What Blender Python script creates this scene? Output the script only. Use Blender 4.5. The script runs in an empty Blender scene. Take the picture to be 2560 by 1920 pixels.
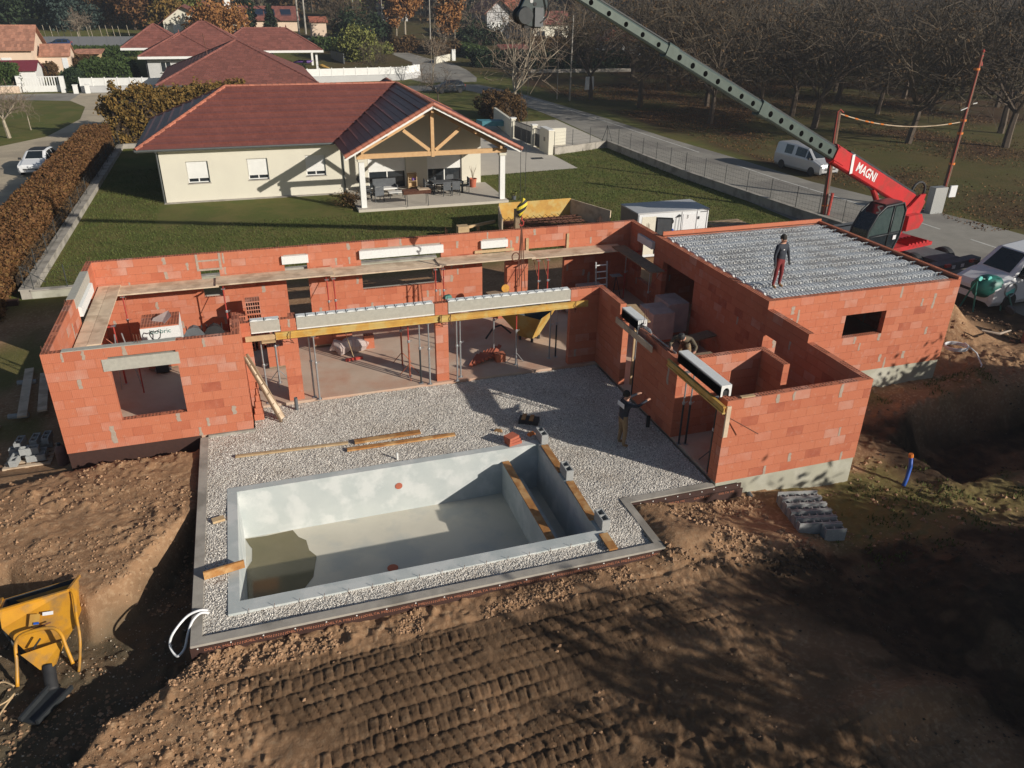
import bpy, math, random
import numpy as np
from mathutils import Vector, Matrix
sc = bpy.context.scene
col = sc.collection
random.seed(7)
R_ = math.radians
# ------------------------------------------------------------------ camera
cam_pos = Vector((5.8015, -21.3852, 11.7080))
yaw, pit, rol = -0.3236094, -0.4680335, 0.0153952
fw = Vector((-math.sin(yaw)*math.cos(pit), math.cos(yaw)*math.cos(pit), math.sin(pit)))
rt = Vector((math.cos(yaw), math.sin(yaw), 0)); up = rt.cross(fw)
r2 = rt*math.cos(rol)+up*math.sin(rol); u2 = -rt*math.sin(rol)+up*math.cos(rol)
cd = bpy.data.cameras.new('camera'); cam = bpy.data.objects.new('camera', cd); col.objects.link(cam)
m = Matrix((r2, u2, -fw)).transposed().to_4x4(); m.translation = cam_pos
cam.matrix_world = m
cd.lens = 27.543; cd.sensor_width = 36; cd.clip_end = 3000; cd.clip_start = 0.1
sc.camera = cam
# ------------------------------------------------------------------ sky, sun, exposure
w = bpy.data.worlds.new('World'); sc.world = w; w.use_nodes = True
nt = w.node_tree; nt.nodes.clear()
sky = nt.nodes.new('ShaderNodeTexSky'); sky.sky_type = 'NISHITA'; sky.sun_disc = False
sky.sun_elevation = R_(20.8); sky.sun_rotation = R_(138.2); sky.air_density = 1.0; sky.dust_density = 1.0
bg = nt.nodes.new('ShaderNodeBackground'); bg.inputs[1].default_value = 0.055
wo = nt.nodes.new('ShaderNodeOutputWorld')
nt.links.new(sky.outputs[0], bg.inputs[0]); nt.links.new(bg.outputs[0], wo.inputs[0])
SUN = Vector((1, -1.12, 0.57)).normalized()
sd = bpy.data.lights.new('sun', 'SUN'); sd.energy = 4.7; sd.angle = R_(0.5); sd.color = (1, 0.93, 0.82)
so = bpy.data.objects.new('sun', sd); col.objects.link(so)
so.rotation_euler = SUN.to_track_quat('Z', 'Y').to_euler(); so.location = (40, -45, 30)
sc.view_settings.view_transform = 'Standard'; sc.view_settings.look = 'None'
sc.view_settings.exposure = 0.15; sc.view_settings.gamma = 1; sc.view_settings.use_curve_mapping = False
# ------------------------------------------------------------------ materials
def newmat(name):
    m = bpy.data.materials.new(name); m.use_nodes = True
    n = m.node_tree; n.nodes.clear()
    o = n.nodes.new('ShaderNodeOutputMaterial'); b = n.nodes.new('ShaderNodeBsdfPrincipled')
    n.links.new(b.outputs[0], o.inputs[0])
    return m, n, b
def N(n, t, **k):
    x = n.nodes.new(t)
    for a, v in k.items(): setattr(x, a, v)
    return x
def mixc(n, fac, a, b, blend='MIX'):
    x = n.nodes.new('ShaderNodeMix'); x.data_type = 'RGBA'; x.blend_type = blend
    for i, v in ((0, fac), (6, a), (7, b)):
        if isinstance(v, (tuple, list)): x.inputs[i].default_value = (*v[:3], 1)
        elif isinstance(v, (int, float)): x.inputs[i].default_value = v
        else: n.links.new(v, x.inputs[i])
    return x.outputs[2]
def mth(n, op, a, b=None, c=None):
    x = n.nodes.new('ShaderNodeMath'); x.operation = op
    for i, v in enumerate((a, b, c)):
        if v is None: continue
        if isinstance(v, (int, float)): x.inputs[i].default_value = v
        else: n.links.new(v, x.inputs[i])
    return x.outputs[0]
def ramp(n, fac, lo, hi):
    x = n.nodes.new('ShaderNodeMapRange'); x.clamp = True
    n.links.new(fac, x.inputs[0]); x.inputs[1].default_value = lo; x.inputs[2].default_value = hi
    return x.outputs[0]
def noise(n, scale, detail=4, rough=0.55, vec=None):
    x = n.nodes.new('ShaderNodeTexNoise'); x.inputs['Scale'].default_value = scale
    x.inputs['Detail'].default_value = detail; x.inputs['Roughness'].default_value = rough
    if vec is None:
        g = n.nodes.new('ShaderNodeNewGeometry'); vec = g.outputs['Position']
    n.links.new(vec, x.inputs['Vector'])
    return x.outputs['Fac']
def bump(n, b, h, strength, dist=0.02):
    x = n.nodes.new('ShaderNodeBump'); x.inputs['Strength'].default_value = strength
    x.inputs['Distance'].default_value = dist
    n.links.new(h, x.inputs['Height']); n.links.new(x.outputs[0], b.inputs['Normal'])
def rnd(n):
    a = n.nodes.new('ShaderNodeObjectInfo'); g = n.nodes.new('ShaderNodeNewGeometry')
    s = mth(n, 'ADD', a.outputs['Random'], g.outputs['Random Per Island'])
    return mth(n, 'FRACT', s)
def mat(name, c1, c2=None, rough=0.7, metal=0.0, scale=6, c3=None, sc3=0.7, bmp=0.0, bs=60, bd=0.01, island=0.0, spec=None, trans=0.0, alpha=1.0, emit=None):
    m, n, b = newmat(name)
    c2 = c2 or tuple(v*0.8 for v in c1)
    c = mixc(n, ramp(n, noise(n, scale), 0.3, 0.7), c1, c2)
    if c3: c = mixc(n, ramp(n, noise(n, sc3, 5), 0.48, 0.62), c, c3)
    if island:
        r = rnd(n); v = mth(n, 'MULTIPLY_ADD', r, island, 1-island*0.5)
        hs = n.nodes.new('ShaderNodeHueSaturation'); n.links.new(c, hs.inputs['Color']); n.links.new(v, hs.inputs['Value']); c = hs.outputs[0]
    n.links.new(c, b.inputs['Base Color'])
    b.inputs['Roughness'].default_value = rough; b.inputs['Metallic'].default_value = metal
    if spec is not None: b.inputs['Specular IOR Level'].default_value = spec
    if bmp: bump(n, b, noise(n, bs, 5), bmp, bd)
    if trans: b.inputs['Transmission Weight'].default_value = trans
    if alpha < 1: b.inputs['Alpha'].default_value = alpha
    return m
M = {}
# terracotta hollow block: per-block tint, dusty pale blocks, fine scoring, perforated upward faces
def brick_mat():
    m, n, b = newmat('terracotta_block')
    r = rnd(n)
    cr = n.nodes.new('ShaderNodeValToRGB'); n.links.new(r, cr.inputs[0]); e = cr.color_ramp
    e.interpolation = 'CONSTANT'
    cols = [(0, (.50, .172, .098)), (.18, (.52, .185, .108)), (.36, (.475, .158, .088)), (.52, (.505, .178, .10)), (.66, (.43, .132, .074)), (.73, (.52, .215, .145)), (.83, (.52, .27, .205)), (.90, (.49, .165, .092)), (.95, (.35, .10, .06))]
    e.elements[0].position = 0; e.elements[0].color = (*cols[0][1], 1); e.elements[1].position = cols[1][0]; e.elements[1].color = (*cols[1][1], 1)
    for p, c in cols[2:]:
        x = e.elements.new(p); x.color = (*c, 1)
    c = mixc(n, ramp(n, noise(n, 2.2, 5), 0.35, 0.75), cr.outputs[0], (.48, .162, .092))
    dust = ramp(n, noise(n, 5.5, 6, .7), 0.56, 0.74)
    c = mixc(n, mth(n, 'MULTIPLY', dust, .5), c, (.52, .32, .25))
    g = n.nodes.new('ShaderNodeNewGeometry'); s = n.nodes.new('ShaderNodeSeparateXYZ'); n.links.new(g.outputs['Position'], s.inputs[0])
    # vertical scoring
    hxy = mth(n, 'ADD', s.outputs[0], s.outputs[1])
    groove = mth(n, 'FRACT', mth(n, 'MULTIPLY', hxy, 22))
    gl = ramp(n, mth(n, 'ABSOLUTE', mth(n, 'SUBTRACT', groove, .5)), .34, .46)
    c = mixc(n, mth(n, 'MULTIPLY', gl, .22), c, (.30, .07, .035))
    # perforations on bed faces
    sn = n.nodes.new('ShaderNodeSeparateXYZ'); n.links.new(g.outputs['Normal'], sn.inputs[0])
    upm = mth(n, 'GREATER_THAN', mth(n, 'ABSOLUTE', sn.outputs[2]), .6)
    fx = mth(n, 'FRACT', mth(n, 'MULTIPLY', s.outputs[0], 11)); fy = mth(n, 'FRACT', mth(n, 'MULTIPLY', s.outputs[1], 11))
    hole = mth(n, 'MULTIPLY', mth(n, 'GREATER_THAN', fx, .40), mth(n, 'GREATER_THAN', fy, .40))
    hole = mth(n, 'MULTIPLY', hole, mth(n, 'GREATER_THAN', noise(n, 3.0, 2), .42))
    c = mixc(n, mth(n, 'MULTIPLY', upm, mth(n, 'MULTIPLY', hole, .86)), c, (.05, .02, .015))
    n.links.new(c, b.inputs['Base Color']); b.inputs['Roughness'].default_value = .85; b.inputs['Specular IOR Level'].default_value = .2
    h = mth(n, 'MULTIPLY_ADD', noise(n, 70, 4), .5, mth(n, 'MULTIPLY', gl, -1)); bump(n, b, h, .35, .006)
    return m
M['brick'] = brick_mat()
M['mortar'] = mat('mortar', (.40, .33, .27), (.33, .26, .21), .95, scale=14, bmp=.4)
M['joint'] = mat('pale_mortar_joint', (.44, .22, .15), (.34, .15, .10), .95, scale=9)
M['concrete'] = mat('cast_concrete', (.30, .285, .25), (.24, .23, .20), .9, scale=2.2, c3=(.36, .34, .30), sc3=1.3, bmp=.3, bs=40)
M['kerb'] = mat('kerb_concrete', (.40, .37, .32), (.34, .31, .275), .9, scale=5, c3=(.24, .22, .19), sc3=1.1, bmp=.3, bs=60)
M['plinth'] = mat('plinth_concrete', (.40, .39, .31), (.33, .32, .26), .9, scale=1.6, c3=(.46, .45, .38), sc3=.9, bmp=.25, bs=30)
M['lintel'] = mat('precast_lintel', (.42, .41, .36), (.35, .34, .30), .9, scale=9, bmp=.3)
M['slab'] = mat('dusty_floor_slab', (.58, .45, .35), (.50, .37, .28), .9, scale=1.0, c3=(.50, .30, .21), sc3=.45, bmp=.15, bs=25)
M['box'] = mat('insulation_shutter_box', (.74, .75, .74), (.64, .66, .66), .6, scale=20)
M['boxgrey'] = mat('fibre_cement_side', (.30, .30, .29), (.25, .25, .245), .85, scale=12)
M['ply'] = mat('yellow_formwork_wood', (.55, .33, .07), (.43, .23, .05), .6, scale=3, c3=(.50, .36, .12), sc3=2.5, island=.25)
M['plank'] = mat('weathered_scaffold_board', (.66, .53, .39), (.55, .43, .31), .85, scale=4, c3=(.44, .33, .23), sc3=1.8, island=.2)
M['orangewood'] = mat('stained_board', (.42, .20, .06), (.30, .13, .04), .7, scale=7, c3=(.50, .30, .13), sc3=2.6, island=.25)
M['palewood'] = mat('pale_wood', (.52, .38, .22), (.42, .29, .16), .8, scale=6, island=.2)
M['greywood'] = mat('grey_pallet_wood', (.32, .23, .15), (.22, .155, .10), .9, scale=8, island=.4)
M['gravelstone'] = None
M['galv'] = mat('galvanised_steel', (.45, .47, .48), (.33, .34, .35), .45, .6, scale=20)
M['redpaint'] = mat('red_prop_paint', (.45, .05, .035), (.33, .05, .04), .5, scale=15)
M['rustred'] = mat('old_orange_prop', (.42, .13, .07), (.30, .09, .05), .7, scale=15)
M['rebar'] = mat('rusty_rebar', (.18, .08, .05), (.12, .05, .035), .8, .3)
M['black'] = mat('black_rubber', (.018, .018, .02), (.028, .028, .03), .7)
M['darkmetal'] = mat('dark_metal', (.05, .055, .06), (.035, .04, .045), .5, .4)
M['white'] = mat('white_paint', (.78, .78, .76), (.72, .72, .70), .55, scale=3)
M['render'] = mat('cream_render', (.66, .63, .53), (.62, .59, .50), .9, scale=.8, bmp=.15, bs=80)
M['renderpink'] = mat('peach_render', (.72, .56, .43), (.66, .51, .39), .9, scale=.8)
M['rendergrey'] = mat('grey_white_render', (.52, .52, .52), (.47, .47, .47), .9, scale=.8)
M['timber'] = mat('porch_timber', (.62, .40, .20), (.52, .31, .15), .6, scale=5, island=.15)
M['glassdark'] = mat('dark_window_glass', (.02, .025, .03), (.03, .035, .04), .08, spec=.6)
M['glassblue'] = mat('vehicle_glass', (.012, .016, .02), (.02, .026, .03), .06, spec=.7)
M['tile'] = mat('red_roof_tile', (.215, .077, .062), (.182, .064, .052), .42, scale=.8, island=.16)
M['tileorange'] = mat('orange_ridge_tile', (.40, .14, .085), (.32, .11, .07), .6, scale=3, island=.3)
M['tilebrown'] = mat('brown_red_shingle', (.23, .082, .062), (.175, .062, .05), .8, scale=8, island=.35)
M['tilecanal'] = mat('pale_canal_tile', (.42, .21, .14), (.33, .15, .10), .85, scale=5, island=.5)
M['gutter'] = mat('zinc_gutter', (.12, .13, .13), (.09, .10, .10), .5, .3)
M['patio'] = mat('patio_concrete', (.52, .48, .41), (.47, .43, .37), .9, scale=1.2)
M['asphalt'] = mat('grey_asphalt', (.29, .27, .235), (.235, .22, .19), .92, scale=1.4, c3=(.19, .175, .155), sc3=.22, bmp=.3, bs=60)
M['lane'] = mat('limestone_lane', (.50, .42, .30), (.42, .35, .25), .95, scale=1.6, c3=(.36, .30, .22), sc3=.3, bmp=.3, bs=50)
M['line'] = mat('road_paint', (.62, .61, .57), (.45, .44, .41), .8, scale=4)
M['bark'] = mat('walnut_bark', (.115, .085, .062), (.075, .056, .042), .95, scale=8, bmp=.5, bs=20)
M['barkpale'] = mat('lichen_bark', (.42, .36, .27), (.24, .20, .15), .95, scale=5, bmp=.4, bs=20)
M['twig'] = mat('bare_twigs', (.070, .055, .040), (.088, .066, .040), .95, scale=.5, island=.4)
M['twiggrey'] = mat('pale_bare_twigs', (.27, .21, .155), (.17, .13, .095), .95, scale=.5, island=.4)
def leafmat(name, cols, rough=.75):
    m, n, b = newmat(name)
    r = rnd(n); cr = n.nodes.new('ShaderNodeValToRGB'); n.links.new(r, cr.inputs[0]); e = cr.color_ramp
    e.elements[0].color = (*cols[0], 1); e.elements[1].color = (*cols[-1], 1)
    for i, c in enumerate(cols[1:-1]):
        x = e.elements.new((i+1)/(len(cols)-1)); x.color = (*c, 1)
    c = mixc(n, ramp(n, noise(n, .9, 3), .35, .65), cr.outputs[0], cols[1], 'MIX')
    n.links.new(mixc(n, .5, cr.outputs[0], c), b.inputs['Base Color']); b.inputs['Roughness'].default_value = rough
    b.inputs['Specular IOR Level'].default_value = .25
    return m
M['beech'] = leafmat('brown_beech_leaf', [(.060, .032, .014), (.12, .056, .022), (.175, .080, .028), (.17, .105, .034)])
M['ivy'] = leafmat('gold_vine_leaf', [(.07, .052, .016), (.17, .10, .025), (.22, .135, .035), (.07, .065, .02)])
M['green'] = leafmat('green_hedge_leaf', [(.022, .040, .010), (.04, .066, .016), (.062, .090, .022), (.028, .048, .014)])
M['darkgreen'] = leafmat('dark_evergreen_leaf', [(.014, .026, .012), (.022, .038, .016), (.035, .055, .022), (.018, .032, .016)])
M['bluegreen'] = leafmat('blue_conifer_needles', [(.02, .035, .03), (.035, .055, .048), (.05, .075, .06), (.02, .035, .03)])
M['orangeleaf'] = leafmat('orange_birch_leaf', [(.19, .085, .028), (.28, .125, .040), (.31, .155, .055), (.20, .095, .032)])
M['brownleaf'] = leafmat('brown_autumn_leaf', [(.055, .036, .018), (.10, .058, .024), (.13, .07, .026), (.075, .05, .022)])
M['willow'] = leafmat('olive_leaf', [(.09, .10, .025), (.15, .16, .04), (.20, .20, .055), (.10, .11, .03)])
M['redcrane'] = mat('crane_red_paint', (.50, .020, .024), (.43, .018, .022), .42, scale=2, c3=(.34, .03, .028), sc3=1.7)
M['void'] = mat('dark_opening', (.004,.004,.004), (.003,.003,.003), 1.0, spec=0.0)
M['jib'] = mat('dark_jib_steel', (.06, .08, .085), (.045, .06, .065), .4, .3)
M['boomgrey'] = mat('crane_boom_grey', (.085, .115, .108), (.065, .09, .084), .40, .25, scale=4)
M['yellow'] = mat('machine_yellow', (.62, .30, .02), (.52, .24, .02), .5, scale=3, c3=(.36, .20, .06), sc3=2.2)
M['mixergreen'] = mat('mixer_teal', (.018, .16, .13), (.02, .12, .10), .5)
M['bluepipe'] = mat('blue_duct', (.015, .09, .42), (.015, .07, .35), .5)
M['pvcgrey'] = mat('grey_pvc', (.12, .13, .14), (.10, .11, .12), .5)
M['membrane'] = mat('brown_membrane', (.06, .028, .022), (.045, .022, .018), .6, scale=10, bmp=.4, bs=60)
M['memtext'] = mat('membrane_print', (.42, .16, .09), (.36, .14, .08), .8)
M['block'] = mat('concrete_block', (.36, .37, .37), (.29, .30, .30), .95, scale=18, bmp=.4, bs=60)
M['wrap'] = mat('clouded_plastic_wrap', (.66, .54, .50), (.52, .42, .40), .25, scale=3, alpha=.72)
M['skin'] = mat('skin', (.48, .26, .18), (.44, .23, .16), .6)
M['navy'] = mat('navy_jacket', (.02, .026, .042), (.014, .018, .03), .8)
M['redtrouser'] = mat('dark_red_trousers', (.20, .022, .025), (.14, .018, .02), .85)
M['olive'] = mat('olive_jacket', (.13, .105, .07), (.095, .075, .05), .85)
M['khaki'] = mat('khaki_trousers', (.26, .18, .10), (.20, .135, .075), .85)
M['boot'] = mat('tan_boots', (.30, .17, .07), (.22, .12, .05), .8)
M['hair'] = mat('dark_hair', (.018, .013, .01), (.012, .009, .008), .8)
M['fencemetal'] = mat('fence_metal', (.06, .065, .065), (.05, .055, .055), .6, .3)
M['greyfence'] = mat('grey_fence_board', (.13, .135, .15), (.11, .115, .13), .7)
M['anthracite'] = mat('anthracite_gate', (.04, .043, .047), (.035, .038, .04), .5)
M['terrawhite'] = mat('white_panel', (.70, .72, .74), (.66, .68, .70), .4)
M['wicker'] = mat('grey_wicker', (.10, .11, .12), (.075, .08, .09), .8)
M['orangetape'] = mat('orange_tape', (.75, .22, .03), (.6, .17, .03), .5)
M['silver'] = mat('silver_car_paint', (.50, .51, .53), (.47, .48, .50), .3, .35)
M['carwhite'] = mat('white_car_paint', (.72, .73, .75), (.68, .69, .71), .25)
M['cardark'] = mat('dark_blue_car_paint', (.03, .04, .055), (.028, .036, .05), .25, .3)
M['carblue'] = mat('blue_car_paint', (.03, .06, .14), (.03, .05, .12), .25, .2)
M['solar'] = mat('solar_panel', (.02, .03, .055), (.015, .025, .045), .2)
M['pooltarp'] = mat('turquoise_tarp', (.07, .25, .30), (.06, .20, .25), .6)
M['purple'] = mat('purple_plastic', (.10, .04, .22), (.08, .03, .18), .5)
M['tpot'] = mat('terracotta_pot', (.45, .13, .07), (.38, .10, .06), .8)
M['wet'] = mat('shallow_puddle', (.13, .115, .06), (.17, .145, .08), .10, scale=1.2, spec=.5)
M['poolwall'] = mat('smooth_pool_render', (.50, .53, .52), (.42, .46, .46), .75, scale=1.3, c3=(.57, .59, .58), sc3=1.8)
M['poolfloor'] = mat('pool_floor_screed', (.62, .58, .49), (.54, .51, .43), .55, scale=.9, c3=(.46, .46, .42), sc3=.7)
# ------------------------------------------------------------------ mesh builder
def wpos(o):
    p = Vector((0,0,0))
    while o is not None: p += Vector(o.location); o = o.parent
    return p
class MB:
    def __init__(s): s.v = []; s.f = []; s.mi = []; s.cur = 0
    def add(s, vs, fs):
        b = len(s.v); s.v += [tuple(v) for v in vs]; s.f += [tuple(b+i for i in f) for f in fs]; s.mi += [s.cur]*len(fs); return s
    def box(s, x0, y0, z0, x1, y1, z1):
        return s.add([(x0,y0,z0),(x1,y0,z0),(x1,y1,z0),(x0,y1,z0),(x0,y0,z1),(x1,y0,z1),(x1,y1,z1),(x0,y1,z1)],
                     [(0,3,2,1),(4,5,6,7),(0,1,5,4),(1,2,6,5),(2,3,7,6),(3,0,4,7)])
    def obox(s, c, sz, mtx=None, rz=0, taper=1.0):
        c = Vector(c); hx, hy, hz = sz[0]/2, sz[1]/2, sz[2]/2
        mt = mtx if mtx is not None else Matrix.Rotation(rz, 3, 'Z')
        vs = []
        for z in (-hz, hz):
            t = 1 if z < 0 else taper
            for x, y in ((-hx*t,-hy*t),(hx*t,-hy*t),(hx*t,hy*t),(-hx*t,hy*t)): vs.append(c + mt @ Vector((x,y,z)))
        return s.add(vs, [(0,3,2,1),(4,5,6,7),(0,1,5,4),(1,2,6,5),(2,3,7,6),(3,0,4,7)])
    def beam(s, p, q, wd, ht, upv=(0,0,1)):
        p = Vector(p); q = Vector(q); d = (q-p); L = d.length
        if L < 1e-6: return s
        d.normalize(); u = Vector(upv)
        if abs(d.dot(u)) > .99: u = Vector((0,1,0))
        sd = d.cross(u).normalized(); u = sd.cross(d)
        return s.obox((p+q)/2, (L, wd, ht), Matrix((d, -sd, u)).transposed() if False else Matrix((d, u.cross(d), u)).transposed())
    def tube(s, p, q, r, n=8, r2=None, caps=True):
        return s.poly([p, q], [r, r if r2 is None else r2], n, caps)
    def poly(s, pts, r, n=6, caps=True, closed=False):
        pts = [Vector(p) for p in pts]; rs = r if isinstance(r, (list, tuple)) else [r]*len(pts)
        b = len(s.v); u = None; m_ = len(pts)
        for i, p in enumerate(pts):
            if closed: d = pts[(i+1) % m_]-pts[i-1]
            else: d = pts[min(i+1, m_-1)]-pts[max(i-1, 0)]
            if d.length < 1e-9: d = Vector((0,0,1))
            d.normalize()
            if u is None: u = d.orthogonal().normalized()
            else:
                u = u - d*u.dot(d)
                u = u.normalized() if u.length > 1e-6 else d.orthogonal().normalized()
            v = d.cross(u)
            for k in range(n):
                a = 2*math.pi*k/n; s.v.append(tuple(p+(u*math.cos(a)+v*math.sin(a))*rs[i]))
        fs = []
        for i in range(m_ if closed else m_-1):
            j = (i+1) % m_
            for k in range(n): fs.append((b+i*n+k, b+i*n+(k+1) % n, b+j*n+(k+1) % n, b+j*n+k))
        if caps and not closed:
            fs.append(tuple(b+k for k in reversed(range(n)))); fs.append(tuple(b+(m_-1)*n+k for k in range(n)))
        s.f += fs; s.mi += [s.cur]*len(fs); return s
    def lathe(s, prof, c, n=16, mtx=None):
        c = Vector(c); b = len(s.v); mt = mtx or Matrix.Identity(3)
        for r, z in prof:
            for k in range(n):
                a = 2*math.pi*k/n; s.v.append(tuple(c + mt @ Vector((r*math.cos(a), r*math.sin(a), z))))
        fs = []
        for i in range(len(prof)-1):
            for k in range(n): fs.append((b+i*n+k, b+i*n+(k+1) % n, b+(i+1)*n+(k+1) % n, b+(i+1)*n+k))
        if prof[0][0] > 1e-4: fs.append(tuple(b+k for k in reversed(range(n))))
        if prof[-1][0] > 1e-4: fs.append(tuple(b+(len(prof)-1)*n+k for k in range(n)))
        s.f += fs; s.mi += [s.cur]*len(fs); return s
    def prism(s, poly, off):
        """poly: 3-D polygon, off: extrusion vector"""
        n = len(poly); off = Vector(off); P = [Vector(p) for p in poly]
        nr = Vector((0,0,0))
        for i in range(n): nr += P[i].cross(P[(i+1) % n])
        if nr.dot(off) < 0: P.reverse()
        vs = P + [p+off for p in P]
        fs = [tuple(reversed(range(n))), tuple(range(n, 2*n))] + [(i, (i+1) % n, n+(i+1) % n, n+i) for i in range(n)]
        return s.add(vs, fs)
    def quad(s, *p): return s.add(p, [tuple(range(len(p)))])
    def build(s, name, mats, parent=None, smooth=False, label=None, kind=None, origin=None, auto=None):
        if not s.v: return None
        if not isinstance(mats, (list, tuple)): mats = [mats]
        o0 = wpos(parent) if parent is not None and origin is None else Vector(origin or (0,0,0))
        me = bpy.data.meshes.new(name)
        V = np.array(s.v, dtype=np.float64) - np.array(o0)
        me.from_pydata(V.tolist(), [], s.f)
        for mm in mats: me.materials.append(mm)
        if len(mats) > 1: me.polygons.foreach_set('material_index', s.mi)
        if smooth:
            me.polygons.foreach_set('use_smooth', [True]*len(me.polygons))
            if auto: me.set_sharp_from_angle(angle=R_(auto))
        me.update()
        o = bpy.data.objects.new(name, me); col.objects.link(o)
        if parent is not None: o.parent = parent
        elif origin is not None: o.location = o0
        if label: o['label'] = label
        if kind: o['kind'] = kind
        return o
def thing(name, label, cat, loc=(0,0,0), rz=0, group=None):
    o = bpy.data.objects.new(name, None); col.objects.link(o); o.location = loc; o.rotation_euler = (0,0,rz); o.empty_display_size = .1
    o.matrix_world = Matrix.Translation(Vector(loc)) @ Matrix.Rotation(rz, 4, 'Z')
    o['label'] = label; o['category'] = cat
    if group: o['group'] = group
    return o
def tag(o, label, cat, group=None):
    o['label'] = label; o['category'] = cat
    if group: o['group'] = group
    return o
def single(mb, name, mats, label, cat, origin, group=None, smooth=False, auto=None):
    o = mb.build(name, mats, None, smooth=smooth, origin=origin, auto=auto); return tag(o, label, cat, group)
def copy_tree(o, loc=None, rz=None, label=None, scale=None):
    c = o.copy(); col.objects.link(c)
    if loc is not None: c.location = loc
    if rz is not None: c.rotation_euler = (0,0,rz)
    if label: c['label'] = label
    if scale is not None: c.scale = scale if isinstance(scale, (tuple, list)) else (scale,)*3
    for ch in o.children:
        d = ch.copy(); col.objects.link(d); d.parent = c
        for g in ch.children:
            e = g.copy(); col.objects.link(e); e.parent = d
    return c
def structure(o): o['kind'] = 'structure'; return o
def smooth_pts(P, k=5):
    P = [Vector(p) for p in P]; out = []
    for i in range(len(P)-1):
        a, b, c, d = P[max(i-1,0)], P[i], P[i+1], P[min(i+2,len(P)-1)]
        for j in range(k):
            t = j/k; out.append(.5*((2*b)+(c-a)*t+(2*a-5*b+4*c-d)*t*t+(3*b-a-3*c+d)*t**3))
    return out+[P[-1]]
def local_thing(name, label, cat, group=None):
    """a thing modelled round the origin, to be moved afterwards"""
    return thing(name, label, cat, (0,0,0), 0, group)
def place(o, loc, rz=0): o.location = loc; o.rotation_euler = (0,0,rz); return o
# ------------------------------------------------------------------ numpy noise
def _h(ix, iy, seed):
    n = (ix*374761393 + iy*668265263 + seed*1442695041) & 0x7fffffff
    n = ((n ^ (n >> 13))*1274126177) & 0x7fffffff
    return ((n ^ (n >> 16)) & 0xffff)/65535.0
def vnoise(x, y, seed=0):
    ix = np.floor(x).astype(np.int64); iy = np.floor(y).astype(np.int64); fx = x-ix; fy = y-iy
    fx = fx*fx*(3-2*fx); fy = fy*fy*(3-2*fy)
    a = _h(ix,iy,seed); b = _h(ix+1,iy,seed); c = _h(ix,iy+1,seed); d = _h(ix+1,iy+1,seed)
    return (a*(1-fx)+b*fx)*(1-fy)+(c*(1-fx)+d*fx)*fy
def fbm(x, y, oct=4, seed=0):
    s = 0; a = .5; t = 0
    for i in range(oct): s = s+a*vnoise(x*2**i+13.7*i, y*2**i+7.3*i, seed+i); t += a; a *= .5
    return s/t
def sstep(a, b, x): t = np.clip((x-a)/(b-a), 0, 1); return t*t*(3-2*t)
# ------------------------------------------------------------------ fast numpy meshes
def np_mesh(name, V, F, mats, parent=None, smooth=False, origin=None, kind=None, label=None, mi=None):
    """V (n,3), F (m,k) equal-size faces"""
    me = bpy.data.meshes.new(name); V = np.asarray(V, dtype=np.float32); F = np.asarray(F, dtype=np.int32)
    o0 = np.array(wpos(parent) if parent is not None and origin is None else (origin or (0,0,0)), dtype=np.float32)
    V = V-o0
    k = F.shape[1]; me.vertices.add(len(V)); me.vertices.foreach_set('co', V.ravel())
    me.loops.add(F.size); me.loops.foreach_set('vertex_index', F.ravel())
    me.polygons.add(len(F)); me.polygons.foreach_set('loop_start', np.arange(0, F.size, k, dtype=np.int32))
    try: me.polygons.foreach_set('loop_total', np.full(len(F), k, dtype=np.int32))
    except Exception: pass
    for mm in (mats if isinstance(mats, (list, tuple)) else [mats]): me.materials.append(mm)
    if mi is not None: me.polygons.foreach_set('material_index', np.asarray(mi, dtype=np.int32))
    me.polygons.foreach_set('use_smooth', [smooth]*len(F))
    me.update(calc_edges=True); me.validate()
    o = bpy.data.objects.new(name, me); col.objects.link(o)
    if parent is not None: o.parent = parent
    elif origin is not None: o.location = origin
    if kind: o['kind'] = kind
    if label: o['label'] = label
    return o
def leaf_quads(C, size, rng, flat=0.0, elong=1.6):
    """random oriented leaf-shaped quads at centres C; returns V,F"""
    n = len(C); a = rng.normal(size=(n,3)); a[:,2] *= (1-flat); a /= np.linalg.norm(a, axis=1)[:,None]+1e-9
    b = rng.normal(size=(n,3)); b -= a*(a*b).sum(1)[:,None]; b /= np.linalg.norm(b, axis=1)[:,None]+1e-9
    s = (size*(.6+.8*rng.random(n)))[:,None]
    c = np.cross(a, b)
    V = np.stack([C-a*s*elong*.5, C+b*s*.42, C+a*s*elong*.5, C-b*s*.42+c*s*.15], 1).reshape(-1,3)
    return V, np.arange(4*n).reshape(n,4)
_ico = None
def rocks(C, size, rng, squash=.75):
    """low-poly irregular lumps (octahedra subdivided once, jittered)"""
    base = np.array([(1,0,0),(-1,0,0),(0,1,0),(0,-1,0),(0,0,1),(0,0,-1)], float)
    F0 = np.array([(0,2,4),(2,1,4),(1,3,4),(3,0,4),(2,0,5),(1,2,5),(3,1,5),(0,3,5)])
    n = len(C); V = base[None]*(1+.5*(rng.random((n,6,1))-.5)) + .25*(rng.random((n,6,3))-.5)
    ang = rng.random(n)*6.283; ca, sa = np.cos(ang), np.sin(ang)
    x = V[:,:,0]*ca[:,None]-V[:,:,1]*sa[:,None]; y = V[:,:,0]*sa[:,None]+V[:,:,1]*ca[:,None]
    V = np.stack([x, y, V[:,:,2]*squash], 2)*np.asarray(size)[:,None,None] + C[:,None,:]
    F = F0[None]+6*np.arange(n)[:,None,None]
    return V.reshape(-1,3), F.reshape(-1,3)
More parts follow.
